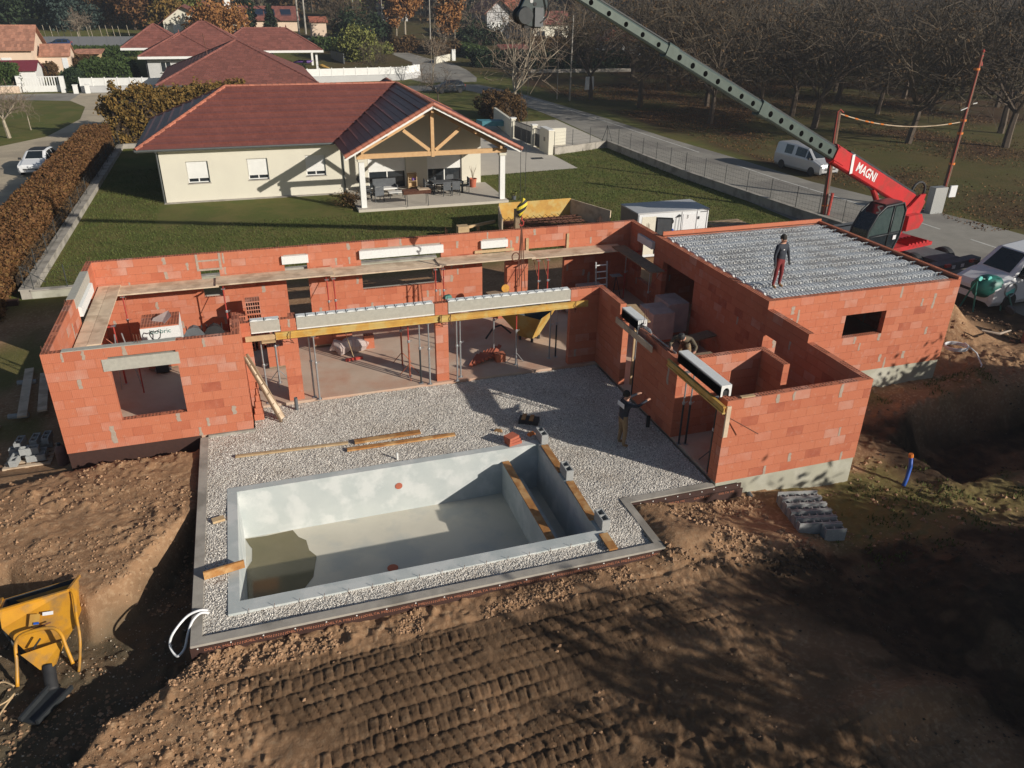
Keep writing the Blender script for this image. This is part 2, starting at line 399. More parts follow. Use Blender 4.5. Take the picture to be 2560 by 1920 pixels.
# ------------------------------------------------------------------ the ground
GL = -0.46
def poly_sd(x, y, P):
    """signed distance to a polygon, negative inside"""
    d = np.full(x.shape, 1e9); ins = np.zeros(x.shape, bool); n = len(P)
    for i in range(n):
        ax, ay = P[i]; bx, by = P[(i+1) % n]; ex, ey = bx-ax, by-ay
        t = np.clip(((x-ax)*ex+(y-ay)*ey)/(ex*ex+ey*ey+1e-12), 0, 1)
        d = np.minimum(d, np.hypot(x-ax-t*ex, y-ay-t*ey))
        c = ((ay > y) != (by > y)) & (x < (bx-ax)*(y-ay)/((by-ay) if by != ay else 1e-12)+ax)
        ins ^= c
    return np.where(ins, -d, d)
FOOT = [(0,0),(3.47,0),(3.47,-8.5),(14.02,-8.5),(14.02,-6.6),(16.53,-6.6),(16.53,-6.55),(21.02,-6.55),(21.02,-1.94),(28.49,-1.94),(28.49,5.71),(21.02,5.71),(21.02,8.11),(0,8.11)]
LOW = [(3.6,-3.2),(2.75,-4.6),(2.0,-5.9),(1.3,-6.35),(0.5,-5.6),(-0.6,-4.6),(-3,-4.4),(-9,-6),(-9,-17),(0.2,-17),(1.0,-11.4),(1.9,-9.7),(3.2,-8.75),(3.9,-8.3),(3.9,-4)]
def ground_z(x, y, fine=True):
    z = GL+.045*np.clip(y-92, 0, 110)
    # front of the site
    f = sstep(0.8, -.6, y)*sstep(-12, -4, x)*sstep(45, 33, x)
    front = -0.30 - .25*sstep(14.5, 17.5, x)*sstep(-12, -8, y) - .28*sstep(17, 21, x) + .1*sstep(24, 28, x)
    front = front - 0.16*sstep(-9.6, -12, y)*sstep(15, 8, x) + .22*sstep(15.6, 14.2, x)*sstep(13.5, 14.4, x)*sstep(-9.6,-8.2,y)*sstep(-6,-7,y)
    z = z*(1-f)+front*f
    # left yard
    l = sstep(0.3, -.4, x)*sstep(15.0, 14.8, y)*sstep(-1, 1.5, y)
    z = z*(1-l)+(-.92)*l
    # left mound
    md = poly_sd(x, y, [(3.42,-.45),(3.42,-3.6),(2.6,-4.9),(1.8,-6.1),(1.2,-6.3),(.4,-5.5),(-.6,-4.6),(-3,-3.8),(-7,-4.4),(-7,-1.8),(-2.4,-1.25),(-.6,-.75),(1,-.45)])
    mnd = -.20 + .12*fbm(x*.7, y*.7, 3, 5) 
    k = sstep(.22, -.25, md); z = z*(1-k)+mnd*k
    dt = poly_sd(x, y, [(-.4,.4),(3.5,.4),(3.5,-.30),(1,-.28),(-.7,-.5),(-3,-1.1),(-5,-1.0),(-5,.4)])
    k = sstep(.10, -.1, dt); z = z*(1-k)+(-.62)*k
    # low working level with the concrete pump
    ld = poly_sd(x+.35*(fbm(x*.8,y*.8,3,21)-.5), y+.35*(fbm(x*.8+9,y*.8,3,22)-.5), LOW)
    k = sstep(.16, -.30, ld); z = z*(1-k)+(-1.12+.08*(fbm(x*.6,y*.6,3,9)-.5))*k
    lowm = k
    # right-hand heaps and the pit in the tree shade
    for (cx, cy, rx, ry, hh) in ((31.4, 1.3, 1.3, 1.9, 1.35), (33.6,-1.6, 3.2, 1.0, .35), (29.8,-2.6,1.2,.8,.3), (15.3,-8.3,1.5,.8,.32), (17.0,-9.0,1.0,.9,.28), (19.9,-12.2,.7,1.6,.45), (20.9,-11.2,.6,1.3,.25), (16.5,-13.8,3.2,.5,.3),(22.5,-13.5,1.5,2.5,.5)):
        dd = ((x-cx)/rx)**2+((y-cy)/ry)**2; z = z+hh*np.exp(-dd*1.3)*(.8+.4*fbm(x*1.5,y*1.5,2,3))
    for (cx, cy, rx, ry, hh) in ((18.6,-11.9,1.6,2.4,.5), (19.0,-14.2,1.5,1.4,.4), (29.5,-1.4,1.2,.6,.3)):
        dd = ((x-cx)/rx)**2+((y-cy)/ry)**2; z = z-hh*np.exp(-dd*1.3)
    pit = poly_sd(x+.5*(fbm(x*.9,y*.9,3,171)-.5), y+.5*(fbm(x*.9+5,y*.9,3,172)-.5), [(23.9,-4.9),(26.1,-3.5),(28.4,-3.1),(31.5,-3.4),(33,-5.5),(29.8,-6.6),(26.5,-7.6),(24.0,-7.4)])
    z = z-1.5*sstep(.15,-.9,pit)
    if fine:
        soil = sstep(.2, -.6, y)*sstep(-13, -8, x)*sstep(38, 31, x)
        # big lumps
        n1 = fbm(x*1.1, y*1.1, 3, 31)-.5; n2 = fbm(x*3.2, y*3.2, 4, 41)-.5; n3 = fbm(x*8, y*8, 3, 51)-.5
        rg = 1-np.abs(2*fbm(x*2.2, y*2.2, 4, 61)-1)
        cl = np.maximum(0, fbm(x*5.5, y*5.5, 2, 71)-.56)
        amp = .5+.8*sstep(.4, .62, fbm(x*.5, y*.5, 2, 81))
        z = z+soil*(n1*.09+n2*.08*amp+n3*.05*amp+cl*.20*amp)
        # excavator / tyre imprint bands in front of the kerb
        v = y-.085*x+.0062*(x-7)**2+.06*(fbm(x*.5,y*.5,2,91)-.5)
        u = x+.15*y+.1*(fbm(x*.7+3,y*.7,2,93)-.5)
        bi = np.floor(v/.36); fv = v/.36-bi
        off = _h(bi.astype(np.int64), np.zeros_like(bi, dtype=np.int64), 5)
        per = .20
        ph = (u/per+off*3+fv*.35*np.where(_h(bi.astype(np.int64), bi.astype(np.int64)*0+3, 6) > .5, 1, -1)) % 1
        bar = sstep(0, .16, ph)*sstep(1.0, .86, ph)*(.75+.35*ph)
        lane = sstep(.02,.14,fv)*sstep(.98,.86,fv)
        cell = np.floor(u/per+off*3).astype(np.int64); rh = _h(cell, bi.astype(np.int64), 17)
        bar = bar*(.72+.4*rh)*(1-.4*sstep(.55,.75,fbm(x*1.7,y*1.7,2,97)))
        msk = sstep(-9.15,-9.5, y+.05*(x-9)*0)*sstep(2.9,4.4,x)*sstep(18.2,15.5,x)*sstep(.34,.50,fbm(x*.45+5,y*.6,3,95))
        msk = msk*(1-sstep(-12.4,-13.2,y)*sstep(8,7,x)*.7)
        z = z*(1-0)+msk*(-.045+.060*bar*lane-.85*(n2*.08*amp)-.95*cl*.20*amp-.4*n1*.10+.014*(fbm(x*14,y*14,2,99)-.5))
        # ruts
        z = z-.05*np.exp(-((v+9.95)/.05)**2)*soil*sstep(5,6,x)*sstep(17,15,x)
    fd = poly_sd(x, y, FOOT)
    z = np.where(fd < -.10, -2.3, z)
    return z, lowm, fd
def axis(lo, hi, step, far_lo, far_hi, n_lo, n_hi):
    mid = np.arange(lo, hi+step*.5, step)
    a = lo-(np.linspace(0, 1, n_lo+1)[1:][::-1])**2.2*(lo-far_lo); b = hi+(np.linspace(0, 1, n_hi+1)[1:])**2.0*(far_hi-hi)
    return np.concatenate([a, mid, b])
gx = np.concatenate([axis(-5.5, 3.0, .060, -500, 3.1, 45, 1)[:-1], np.arange(3.06, 16.5, .030), axis(16.5, 34.5, .065, 16.49, 700, 1, 110)[1:]]); gy = axis(-15.5, 1.0, .05, -70, 900, 16, 120)
X, Y = np.meshgrid(gx, gy); Z, LOWM, FD = ground_z(X, Y)
nx, ny = len(gx), len(gy)
idx = np.arange(nx*ny).reshape(ny, nx)
F = np.stack([idx[:-1,:-1], idx[:-1,1:], idx[1:,1:], idx[1:,:-1]], -1).reshape(-1,4)
# zone masks (what the ground is made of): R grass, G leaf litter, B moist grey subsoil; alpha: shade painted into the soil colour
grass = np.ones_like(X)
siteP = [(-30,-80),(60,-80),(60,-2),(38,2),(36.5,12),(33,14.5),(-2,14.9),(-3.7,14.9),(-30,14.9)]
sd_site = poly_sd(X, Y, siteP)
grass = sstep(-.1, .15, sd_site)
gp = fbm(X*.35, Y*.35, 4, 111)
rgt = sstep(16.5,18.5,X+Y*.12)*sstep(-12.6,-9.0,Y-.1*(X-22))
rgt = rgt*sstep(-5.2,-6.4,Y)*sstep(-10.5,-9.0,Y+.12*(X-20)) + .7*sstep(21.5,22.5,X)*sstep(-3.6,-2.8,Y)*sstep(-1.6,-2.2,Y)
grass = np.maximum(grass, rgt*sstep(.47,.56,gp)*sstep(36,31,X)*.75)
grass = np.maximum(grass, sstep(-.4,-1.2,X)*sstep(2.5,3.6,Y)*sstep(.35,.5,gp)*.8)
litter = sstep(43.6,45.0, X+.6*np.sin(Y*.3))*sstep(14,17,Y)
litter = np.maximum(litter, sstep(46.5,48,X)*sstep(3,8,Y))
litter = litter*(.55+.45*sstep(.38,.56,fbm(X*.12,Y*.12,3,131)))*sstep(170,120,Y)
litter = np.maximum(litter, .75*sstep(96,108,Y)*sstep(12,22,X))
moist = LOWM*1.0
dark = 1.3*sstep(-1.0, 1.6, X-15.6+.5*(Y+11)+1.2*(fbm(X*.7,Y*.7,3,140)-.5))*sstep(-9.0,-10.2,Y+.9*(fbm(X*.5,Y*.5,3,141)-.5)*2)  # soil colour darkened to deepen the tree shade, right and lower right
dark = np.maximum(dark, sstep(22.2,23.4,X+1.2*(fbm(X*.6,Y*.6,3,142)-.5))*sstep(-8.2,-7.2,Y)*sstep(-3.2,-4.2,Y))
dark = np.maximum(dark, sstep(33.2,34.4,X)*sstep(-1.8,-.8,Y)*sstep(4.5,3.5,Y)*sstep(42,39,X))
dark = np.maximum(dark, .66*sstep(-8.9,-9.6,Y)*sstep(2.5,5.0,X+.8*(Y+10))*sstep(.25,.5,fbm(X*.5,Y*.5,3,151)))  # packed front soil, darkened further as thin shade
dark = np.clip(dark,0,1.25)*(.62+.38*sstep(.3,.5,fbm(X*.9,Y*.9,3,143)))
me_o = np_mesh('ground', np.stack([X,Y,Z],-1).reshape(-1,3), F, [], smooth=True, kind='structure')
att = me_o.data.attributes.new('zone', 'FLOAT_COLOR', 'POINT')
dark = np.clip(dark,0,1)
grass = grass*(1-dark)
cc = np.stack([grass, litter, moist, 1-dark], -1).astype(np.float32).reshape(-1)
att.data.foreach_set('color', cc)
def ground_mat():
    m, n, b = newmat('earth_and_lawn')
    a = n.nodes.new('ShaderNodeAttribute'); a.attribute_name = 'zone'
    s = n.nodes.new('ShaderNodeSeparateColor'); n.links.new(a.outputs['Color'], s.inputs[0])
    soil = mixc(n, ramp(n, noise(n, 1.1, 6), .35, .65), (.37, .222, .125), (.27, .155, .085))
    soil = mixc(n, ramp(n, noise(n, 9, 5), .5, .68), soil, (.44, .29, .175))
    soil = mixc(n, mth(n, 'MULTIPLY', ramp(n, noise(n, .35, 4), .5, .65), .6), soil, (.20, .12, .070))
    moist = mixc(n, ramp(n, noise(n, 2.1, 5), .4, .62), (.115, .092, .060), (.165, .115, .070))
    moist = mixc(n, ramp(n, noise(n, 26, 2), .70, .74), moist, (.38, .34, .28))
    soil = mixc(n, a.outputs['Alpha'], mixc(n, ramp(n, noise(n, 3, 4), .4, .65), (.046, .031, .020), (.078, .050, .031)), soil)  # low alpha: darker soil colour standing in for deeper shade
    c = mixc(n, s.outputs[2], soil, moist)
    gr = mixc(n, ramp(n, noise(n, .55, 6, .65), .42, .60), (.098, .112, .030), (.160, .135, .048))
    gr = mixc(n, ramp(n, noise(n, 14, 5, .7), .45, .7), gr, (.125, .15, .038))
    gr = mixc(n, mth(n, 'MULTIPLY', ramp(n, noise(n, .22, 5), .48, .62), .35), gr, (.125, .105, .042))
    gr = mixc(n, ramp(n, noise(n, 9, 2), .72, .76), gr, (.22, .17, .06))
    c = mixc(n, s.outputs[0], c, gr)
    li = mixc(n, ramp(n, noise(n, 7, 6, .75), .42, .62), (.058, .038, .021), (.115, .060, .032))
    li = mixc(n, ramp(n, noise(n, .18, 4), .45, .6), li, (.070, .056, .024))
    c = mixc(n, s.outputs[1], c, li)
    n.links.new(c, b.inputs['Base Color']); b.inputs['Roughness'].default_value = .97; b.inputs['Specular IOR Level'].default_value = .12
    h = mth(n, 'ADD', noise(n, 22, 6, .7), mth(n, 'MULTIPLY', noise(n, 90, 3), .35)); bump(n, b, h, .75, .035)
    return m
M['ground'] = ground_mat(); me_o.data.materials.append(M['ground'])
rng = np.random.default_rng(11)
def gz1(x, y): return ground_z(np.asarray(x, float), np.asarray(y, float))[0]
# clods of earth
def clods(n, x0, x1, y0, y1, smin, smax, cond=None, seed=0):
    r = np.random.default_rng(seed); x = r.uniform(x0, x1, n); y = r.uniform(y0, y1, n)
    keep = (poly_sd(x, y, FOOT) > .06) & (fbm(x*.9, y*.9, 3, 201) > .46)
    if cond is not None: keep &= cond(x, y)
    x, y = x[keep], y[keep]; s = smin+(smax-smin)*r.random(len(x))**3.2
    return np.stack([x, y, gz1(x, y)+s*.25], -1), s
Cs, Ss = [], []
for a in ((4200,-4,3.4,-6.3,-.3,.010,.055,None,1),(6500,1.5,22,-15,-8.5,.010,.05,lambda x,y: ~((x>4.5)&(x<15.5)&(y<-9.5))|(rng.random(len(x))<.15),2),(4500,-3,4.2,-16,-8.2,.012,.06,None,3),(2200,14,18,-10,-6.7,.02,.085,None,4),(3000,3,13,-9.2,-8.5,.015,.055,None,5),(4500,17,34,-13,-1.5,.015,.08,None,8),(900,28.5,35,-3,4,.02,.10,None,9),(3500,-4,3,-16,-4,.012,.04,None,6)):
    c, s = clods(*a[:7], a[7], a[8]); Cs.append(c); Ss.append(s)
CC, SS = np.concatenate(Cs), np.concatenate(Ss)
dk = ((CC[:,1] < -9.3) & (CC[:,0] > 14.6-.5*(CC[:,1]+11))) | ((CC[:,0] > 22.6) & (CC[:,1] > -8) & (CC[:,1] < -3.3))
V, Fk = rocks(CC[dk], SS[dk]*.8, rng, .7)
M['shadeclod'] = mat('shade_toned_clods', (.085, .056, .036), (.055, .037, .024), .97, scale=3, island=.7)  # same clods in a darker colour, following the painted shade
o = np_mesh('dark_clods', V, Fk, M['shadeclod'], kind='stuff'); tag(o, 'clods of earth coloured darker to deepen the shade at lower right', 'earth')
V, Fk = rocks(CC[~dk], SS[~dk], rng, .7)
M['clod'] = mat('earth_clods', (.39, .24, .14), (.27, .16, .09), .97, scale=3, island=.7)
o = np_mesh('earth_clods', V, Fk, M['clod'], kind='stuff'); tag(o, 'loose crumbly brown clods of earth lying over the dug ground', 'earth')
# pale pebbles on the low ground
r = np.random.default_rng(77); x = r.uniform(-3.5, 3.4, 1500); y = r.uniform(-15, -4.6, 1500); k = poly_sd(x, y, LOW) < -.2; x, y = x[k], y[k]
V, Fk = rocks(np.stack([x, y, gz1(x, y)+.01], -1), .012+.018*r.random(len(x))**2, r)
M['pebble'] = mat('pale_pebbles', (.42, .36, .28), (.30, .25, .19), .9, island=.5)
o = np_mesh('pebbles', V, Fk, M['pebble'], kind='stuff'); tag(o, 'small pale pebbles strewn on dark ground round the yellow pump', 'pebbles')
# ------------------------------------------------------------------ roads, lane, drive
def sheet(name, pts, z, mm, kind='structure', thick=.0):
    mb = MB(); mb.quad(*[(p[0], p[1], z) for p in pts]); return mb.build(name, mm, None, kind=kind)
sheet('road', [(36.3,-60),(47.5,-60),(47.6,8),(47.0,14),(46.0,18),(44.2,26),(43.8,34),(42.9,45),(42.4,58),(40.5,80),(37.8,91.9),(32.0,91.9),(34.8,84),(37.0,72),(37.2,60),(36.6,46),(36.3,38),(36.35,20)], GL+.012, M['asphalt'])
mb = MB(); mb.quad(*[(x_, y_, GL+.012+.045*(y_-91.9)) for x_, y_ in [(37.8,91.9),(39.6,98),(40.2,106),(39.8,113),(37.5,119),(35.6,127),(34.5,140),(31.5,140),(32.4,124),(33.5,115),(31.5,106),(29.5,97),(32.0,91.9)]]); mb.build('road', M['asphalt'], None, kind='structure')
sheet('side_road', [(-60,86),(-20.2,86.4),(-12.6,83.6),(-6,82),(10,84),(28,85.5),(34,84.5),(32,91.9),(-60,91.9)], GL+.008, M['asphalt'])
sheet('gravel_lane', [(-6.3,90.4),(-6.2,64),(-6.8,56),(-6.4,36),(-7.2,22),(-8,10),(-16,10),(-14.5,24),(-12.5,40),(-13.8,50),(-22,53.6),(-22,56),(-13.3,54.4),(-10.6,58.6),(-9.4,68.7),(-10.2,78.0),(-12.6,83.9),(-12.4,90.4)], GL+.016, M['lane'])
sheet('driveway', [(21.6,33.8),(29.6,34.6),(29.6,40.0),(29.2,50),(29.5,57),(22,57),(21.6,44)], GL+.010, M['patio'])
sheet('drive_entrance', [(29.8,40.4),(36.4,42.2),(36.8,58),(29.9,57)], GL+.006, M['patio'])
mb = MB()
LN = [(43.9,-60),(43.9,8),(43.6,9.1),(43.4,15.3),(42.3,27.1),(42.0,40.8),(41.3,58.5),(39.9,79.2),(37.2,89)]
for i in range(len(LN)-1):
    p, q = Vector((*LN[i],0)), Vector((*LN[i+1],0)); d = (q-p).normalized(); s_ = Vector((-d.y, d.x, 0))*.075
    k = int((q-p).length/3)+1
    for j in range(k):
        if random.random() < .12: continue
        a_ = p.lerp(q, j/k); b_ = p.lerp(q, (j+.96)/k); zz = Vector((0,0,GL+.018))
        mb.quad(a_-s_+zz, a_+s_+zz, b_+s_+zz, b_-s_+zz)
mb.build('road_marking', M['line'], None, kind='structure')
sheet('cover_plate', [(27.3,38.6),(28.3,38.6),(28.4,39.3),(27.4,39.3)], GL+.016, M['darkmetal'])
# ================================================================== the unfinished brick house
house = thing('unfinished_house', 'unfinished roofless house of orange hollow clay blocks round a gravel patio', 'house', (0,0,0))
T = .20; C_ = .275
BR = []      # (cx,cy,zmid,axis,length,height)
joint = MB(); patch = MB()
prng = random.Random(5)
def wall(ax, a0, a1, fx, z0, n, openings=(), first=0, phase=0.0, patches=.07, t=T, visible=1):
    """ax 'x' or 'y'; a0..a1 extent; fx = centre line; openings (s0,s1,zlo,zhi)"""
    for c in range(n):
        zl = z0+c*C_; zm = zl+C_/2
        segs = [(a0, a1)]
        for (s0, s1, lo, hi) in openings:
            if lo <= zm <= hi:
                ns = []
                for (p, q) in segs:
                    if s1 <= p or s0 >= q: ns.append((p, q)); continue
                    if s0 > p+.02: ns.append((p, s0))
                    if s1 < q-.02: ns.append((s1, q))
                segs = ns
        for (p, q) in segs:
            off = a0+phase-(.25 if c % 2 else 0)
            k0 = math.floor((p-off)/.5)
            x = p
            while x < q-.01:
                nx_ = off+(k0+1)*.5; k0 += 1
                e = min(nx_, q)
                if e-x < .06 and e < q: e = min(off+(k0+1)*.5, q); k0 += 1
                if q-e < .06: e = q
                if e-x > .015:
                    cx = (x+e)/2
                    BR.append(((cx, fx) if ax == 'x' else (fx, cx), zl+.0025, ax, e-x-.005, C_-.006, t))
                    if prng.random() < patches:
                        # smear of mortar over a vertical joint
                        jw = .05+.05*prng.random(); y0_ = fx-t/2-.005; y1_ = fx+t/2+.005
                        pts = []
                        hz_ = .137*(2.0 if prng.random() < .25 else 1.0)
                        jw *= .62; zs = [min(max(zm-hz_+2*hz_*i/5, z0+.005), z0+n*C_-.02) for i in range(6)]; zs = zs if not any(o_[0]-.1 < e < o_[1]+.1 and o_[2]-.3 < zm < o_[3]+.3 for o_ in openings) else [zm-.13+.26*i/5 for i in range(6)]
                        pts = [(e-jw*(.5+.8*prng.random()), v) for v in zs]+[(e+jw*(.5+.8*prng.random()), v) for v in reversed(zs)]
                        if p+.1 < e < q-.1:
                            if ax == 'x': patch.prism([(u, y0_, v) for u, v in pts], (0, t+.010, 0))
                            else: patch.prism([(y0_, u, v) for u, v in pts], (t+.010, 0, 0))
                x = e
    # recessed joint core
    lo, hi = z0, z0+n*C_
    cuts = sorted(set([a0+.012, a1-.012]+[v for o in openings for v in o[:2]]))
    for p, q in zip(cuts[:-1], cuts[1:]):
        mid = (p+q)/2; zz = [(lo, hi-.008)]
        for (s0, s1, ol, oh) in openings:
            if s0 < mid < s1:
                l2 = z0+math.ceil((ol-z0)/C_-.5-1e-6)*C_; h2 = z0+math.floor((oh-z0)/C_+.5+1e-6)*C_
                nz = []
                for (u, v) in zz:
                    if h2 <= u or l2 >= v: nz.append((u, v)); continue
                    if l2 > u+.02: nz.append((u, l2-.008))
                    if h2 < v-.02: nz.append((h2, v))
                zz = nz
        for (u, v) in zz:
            p_, q_ = p+(.010 if p in [o[1] for o in openings] else 0), q-(.010 if q in [o[0] for o in openings] else 0)
            if q_-p_ < .02: continue
            if ax == 'x': joint.box(p_, fx-t/2+.010, u, q_, fx+t/2-.010, v)
            else: joint.box(fx-t/2+.010, p_, u, fx+t/2-.010, q_, v)
YB = 8.01; XR = 20.92
# front-left block
wall('x', 0, 4.96, .10, 0, 11, [(1.55,3.25,.83,2.76)], patches=.10)
wall('y', .20, 7.91, .10, 0, 11, [(4.45,6.75,.83,2.76)])
wall('x', 0, 20.82, YB, 0, 11, [(3.65,4.30,1.38,2.40),(6.60,7.42,0,2.76),(9.44,12.58,1.10,2.76),(14.28,15.28,0,2.76),(16.25,17.85,0,2.20)], patches=.10)
wall('y', 2.02, 8.11, XR, 0, 11, [(5.70,7.05,.83,2.76),(2.5,4.9,0,2.2)], patches=.04)
wall('y', -1.94, 2.02, XR, 0, 11, [], patches=.04)
wall('y', -4.00, -1.94, XR, 0, 10, [(-2.6,-1.95,0,1.93)], patches=.04)
wall('y', -6.35, -4.00, XR, 0, 9, [], patches=.02)
# patio front
wall('y', .20, 1.46, 4.86, 0, 11, [])
wall('x', 4.96, 5.22, 1.56, 0, 10, [])
wall('x', 6.10, 6.55, 1.56, 0, 10, [], patches=.35); wall('y', 1.66, 1.96, 6.45, 0, 10, [], patches=0)
wall('x', 10.84, 11.26, 1.56, 0, 10, [], patches=0)
wall('x', 15.50, 16.53, 1.56, 0, 10, [], patches=.04)
# wing
wall('y', -.50, 1.66, 16.63, 0, 10, [(-.50,-.20,2.2,2.8)], patches=.03)
wall('y', -4.05, -1.50, 16.63, 0, 9, [], patches=.03)
wall('y', -6.35, -6.15, 16.63, 0, 9, [], patches=0)
wall('x', 16.53, 21.02, -6.45, 0, 9, [], patches=.10)
wall('x', 16.73, 19.22, -3.95, 0, 9, [], patches=.02); wall('y', -5.10, -3.85, 19.32, 0, 9, [], patches=0)
# garage
wall('x', 21.02, 28.49, -1.84, 0, 11, [(23.94,25.58,1.40,2.28)], patches=.10)
wall('x', 21.02, 28.49, 5.61, 0, 11, [], patches=.06)
wall('y', -1.74, 5.51, 28.39, 0, 11, [])
# split: the 300 that show largest become parts of their own
cpx = [cam_pos.x, cam_pos.y, cam_pos.z]
def bscore(b):
    (x, y), z, ax, L, h, t = b
    d = math.dist((x, y, z), cpx)
    front = 1.0 if (ax == 'x' and y < 2) else .55
    if x < 5 and y < .2: front = 1.25
    if y < -6: front = 1.3
    return front*(.15+min(L, .5))/d
BR.sort(key=bscore, reverse=True)
cache = {}
for (xy, z, ax, L, h, t) in BR[:300]:
    key = (round(L, 2), t)
    if key not in cache:
        mb = MB(); LL = L; mb.box(-LL/2, -t/2, 0, LL/2, t/2, h)
        me = bpy.data.meshes.new('brick'); me.from_pydata(mb.v, [], mb.f); me.materials.append(M['brick']); cache[key] = me
    o = bpy.data.objects.new('brick', cache[key]); col.objects.link(o); o.parent = house
    o.location = (xy[0], xy[1], z); 
    if ax == 'y': o.rotation_euler = (0,0,math.pi/2)
mb = MB()
for (xy, z, ax, L, h, t) in BR[300:]:
    j = .003*prng.random()
    if ax == 'x': mb.box(xy[0]-L/2, xy[1]-t/2-j, z, xy[0]+L/2, xy[1]+t/2+j, z+h)
    else: mb.box(xy[0]-t/2-j, xy[1]-L/2, z, xy[0]+t/2+j, xy[1]+L/2, z+h)
mb.build('bricks', M['brick'], house, kind='stuff')
joint.build('mortar_joints', M['joint'], house, kind='stuff')
patch.build('mortar_smears', M['mortar'], house, kind='stuff')
# floor slab
mb = MB()
mb.box(.05,.05,-.30,4.9,8.05,-.001); mb.box(4.9,1.36,-.32,16.6,8.05,-.003); mb.box(16.6,-6.5,-.30,20.97,8.05,-.002); mb.box(20.97,-1.9,-.30,28.45,5.66,-.004)
mb.build('floor_slab', M['slab'], house)
# concrete footing walls (plinth)
mb = MB()
mb.box(16.56,-6.53,-1.6,21.00,-6.30,-.003); mb.box(20.80,-6.30,-1.6,21.00,-1.9,-.003); mb.box(21.00,-1.92,-1.3,28.47,-1.70,-.003); mb.box(28.25,-1.70,-1.3,28.47,5.7,-.003); mb.box(0.02,7.9,-1.3,28.4,8.09,-.32)
mb.build('plinth', M['plinth'], house)
mb = MB(); mb.box(.015,.015,-1.6,3.5,.2,-.004); mb.box(.015,.2,-1.6,.2,8.0,-.004)
mb.build('plinth', M['membrane'], house, label='dark brown dimpled membrane over the left footing')
mb = MB(); mb.box(3.69,-.055,-.25,4.99,0.04,-.012); mb.build('footing_ledge', M['concrete'], house)
# concrete lintels
mb = MB(); mb.box(1.40,-.018,2.35,3.32,.218,2.70); mb.build('lintel', M['lintel'], house)
mb = MB(); mb.box(-.02,4.2,2.70,.22,6.95,3.03); mb.build('lintel', M['lintel'], house)
mb = MB(); mb.box(.5,-.012,3.026,3.3,.20,3.045); mb.build('levelling_course', M['lintel'], house)
mb = MB(); mb.box(3.55,7.90,2.40,4.42,8.12,2.47); mb.box(3.57,7.898,2.74,4.40,7.92,2.80); mb.box(3.55,7.899,2.4,3.63,7.92,3.02); mb.box(4.33,7.899,2.4,4.41,7.92,3.02); mb.build('mortar_frame', M['mortar'], house)
# white roller-shutter boxes in the back and side walls
def sbox(p0, p1, name='shutter_box', mt='box', label=None):
    mb = MB(); mb.box(*p0, *p1)
    return mb.build(name, M[mt], house, label=label)
sbox((6.52,7.80,2.42),(7.48,8.08,2.72)); sbox((9.38,7.78,2.38),(12.66,8.10,2.69)); sbox((14.20,7.78,2.40),(15.32,8.08,2.70))
sbox((20.70,5.74,2.44),(21.0,7.02,2.74))
mb = MB(); mb.prism([(.30,4.42,2.36),(.30,4.42,2.66),(.12,4.42,2.70),(.12,4.42,2.36)], (0,2.36,0)); mb.build('shutter_box', M['box'], house)
# brick infill above the boxes
for (a_, b_) in ((6.6,7.42),(9.44,12.58),(14.28,15.28)):
    mb = MB(); mb.box(a_, 7.93, 2.70, b_, 8.10, 2.752); mb.build('infill_mortar', M['mortar'], house)
# white frames / sills seen in the back openings
mb = MB()
mb.box(3.66,8.05,1.30,4.29,8.14,1.40); mb.box(6.6,8.05,2.02,7.42,8.12,2.18); mb.box(9.46,8.05,1.02,12.56,8.16,1.10)
mb.build('sill', M['lintel'], house)
# boards clamped beside the patio doors in the back wall
mb = MB()
mb.box(16.12,7.86,1.95,16.24,7.905,2.66); mb.box(17.90,7.86,2.05,18.00,7.905,2.72); mb.box(13.95,7.84,2.20,15.6,7.90,2.31)
mb.build('clamp_board', M['palewood'], house)
# precast shutter-box lintels along the patio (concrete trough with insulation blocks on top)
def trough(x0, x1, yA, z0, z1):
    mb = MB(); mb.box(x0, yA, z0, x1, yA+.035, z1); mb.box(x0, yA+.27, z0, x1, yA+.30, z1); mb.box(x0, yA+.035, z0, x1, yA+.27, z0+.04)
    q = mb.build('box_lintel', M['lintel'], house)
    e = MB(); n = max(1, int((x1-x0)/.30)); st = (x1-x0)/n
    for i in range(n):
        e.cur = 0; e.box(x0+i*st+.004, yA+.036, z0+.045, x0+(i+1)*st-.03, yA+.268, z1+.02)
        e.box(x0+i*st+.05, yA+.05, z1+.02, x0+i*st+.20, yA+.12, z1+.035)
    e.build('insulation_core', M['box'], q)
    s_ = MB(); s_.box(x0, yA-.012, z0-.035, x1, yA+.03, z0-.002); s_.build('edge_strip', M['white'], q)
    return q
trough(5.24, 6.08, 1.45, 2.43, 2.76); trough(6.57, 10.82, 1.45, 2.42, 2.76); trough(11.28, 15.48, 1.45, 2.42, 2.76)
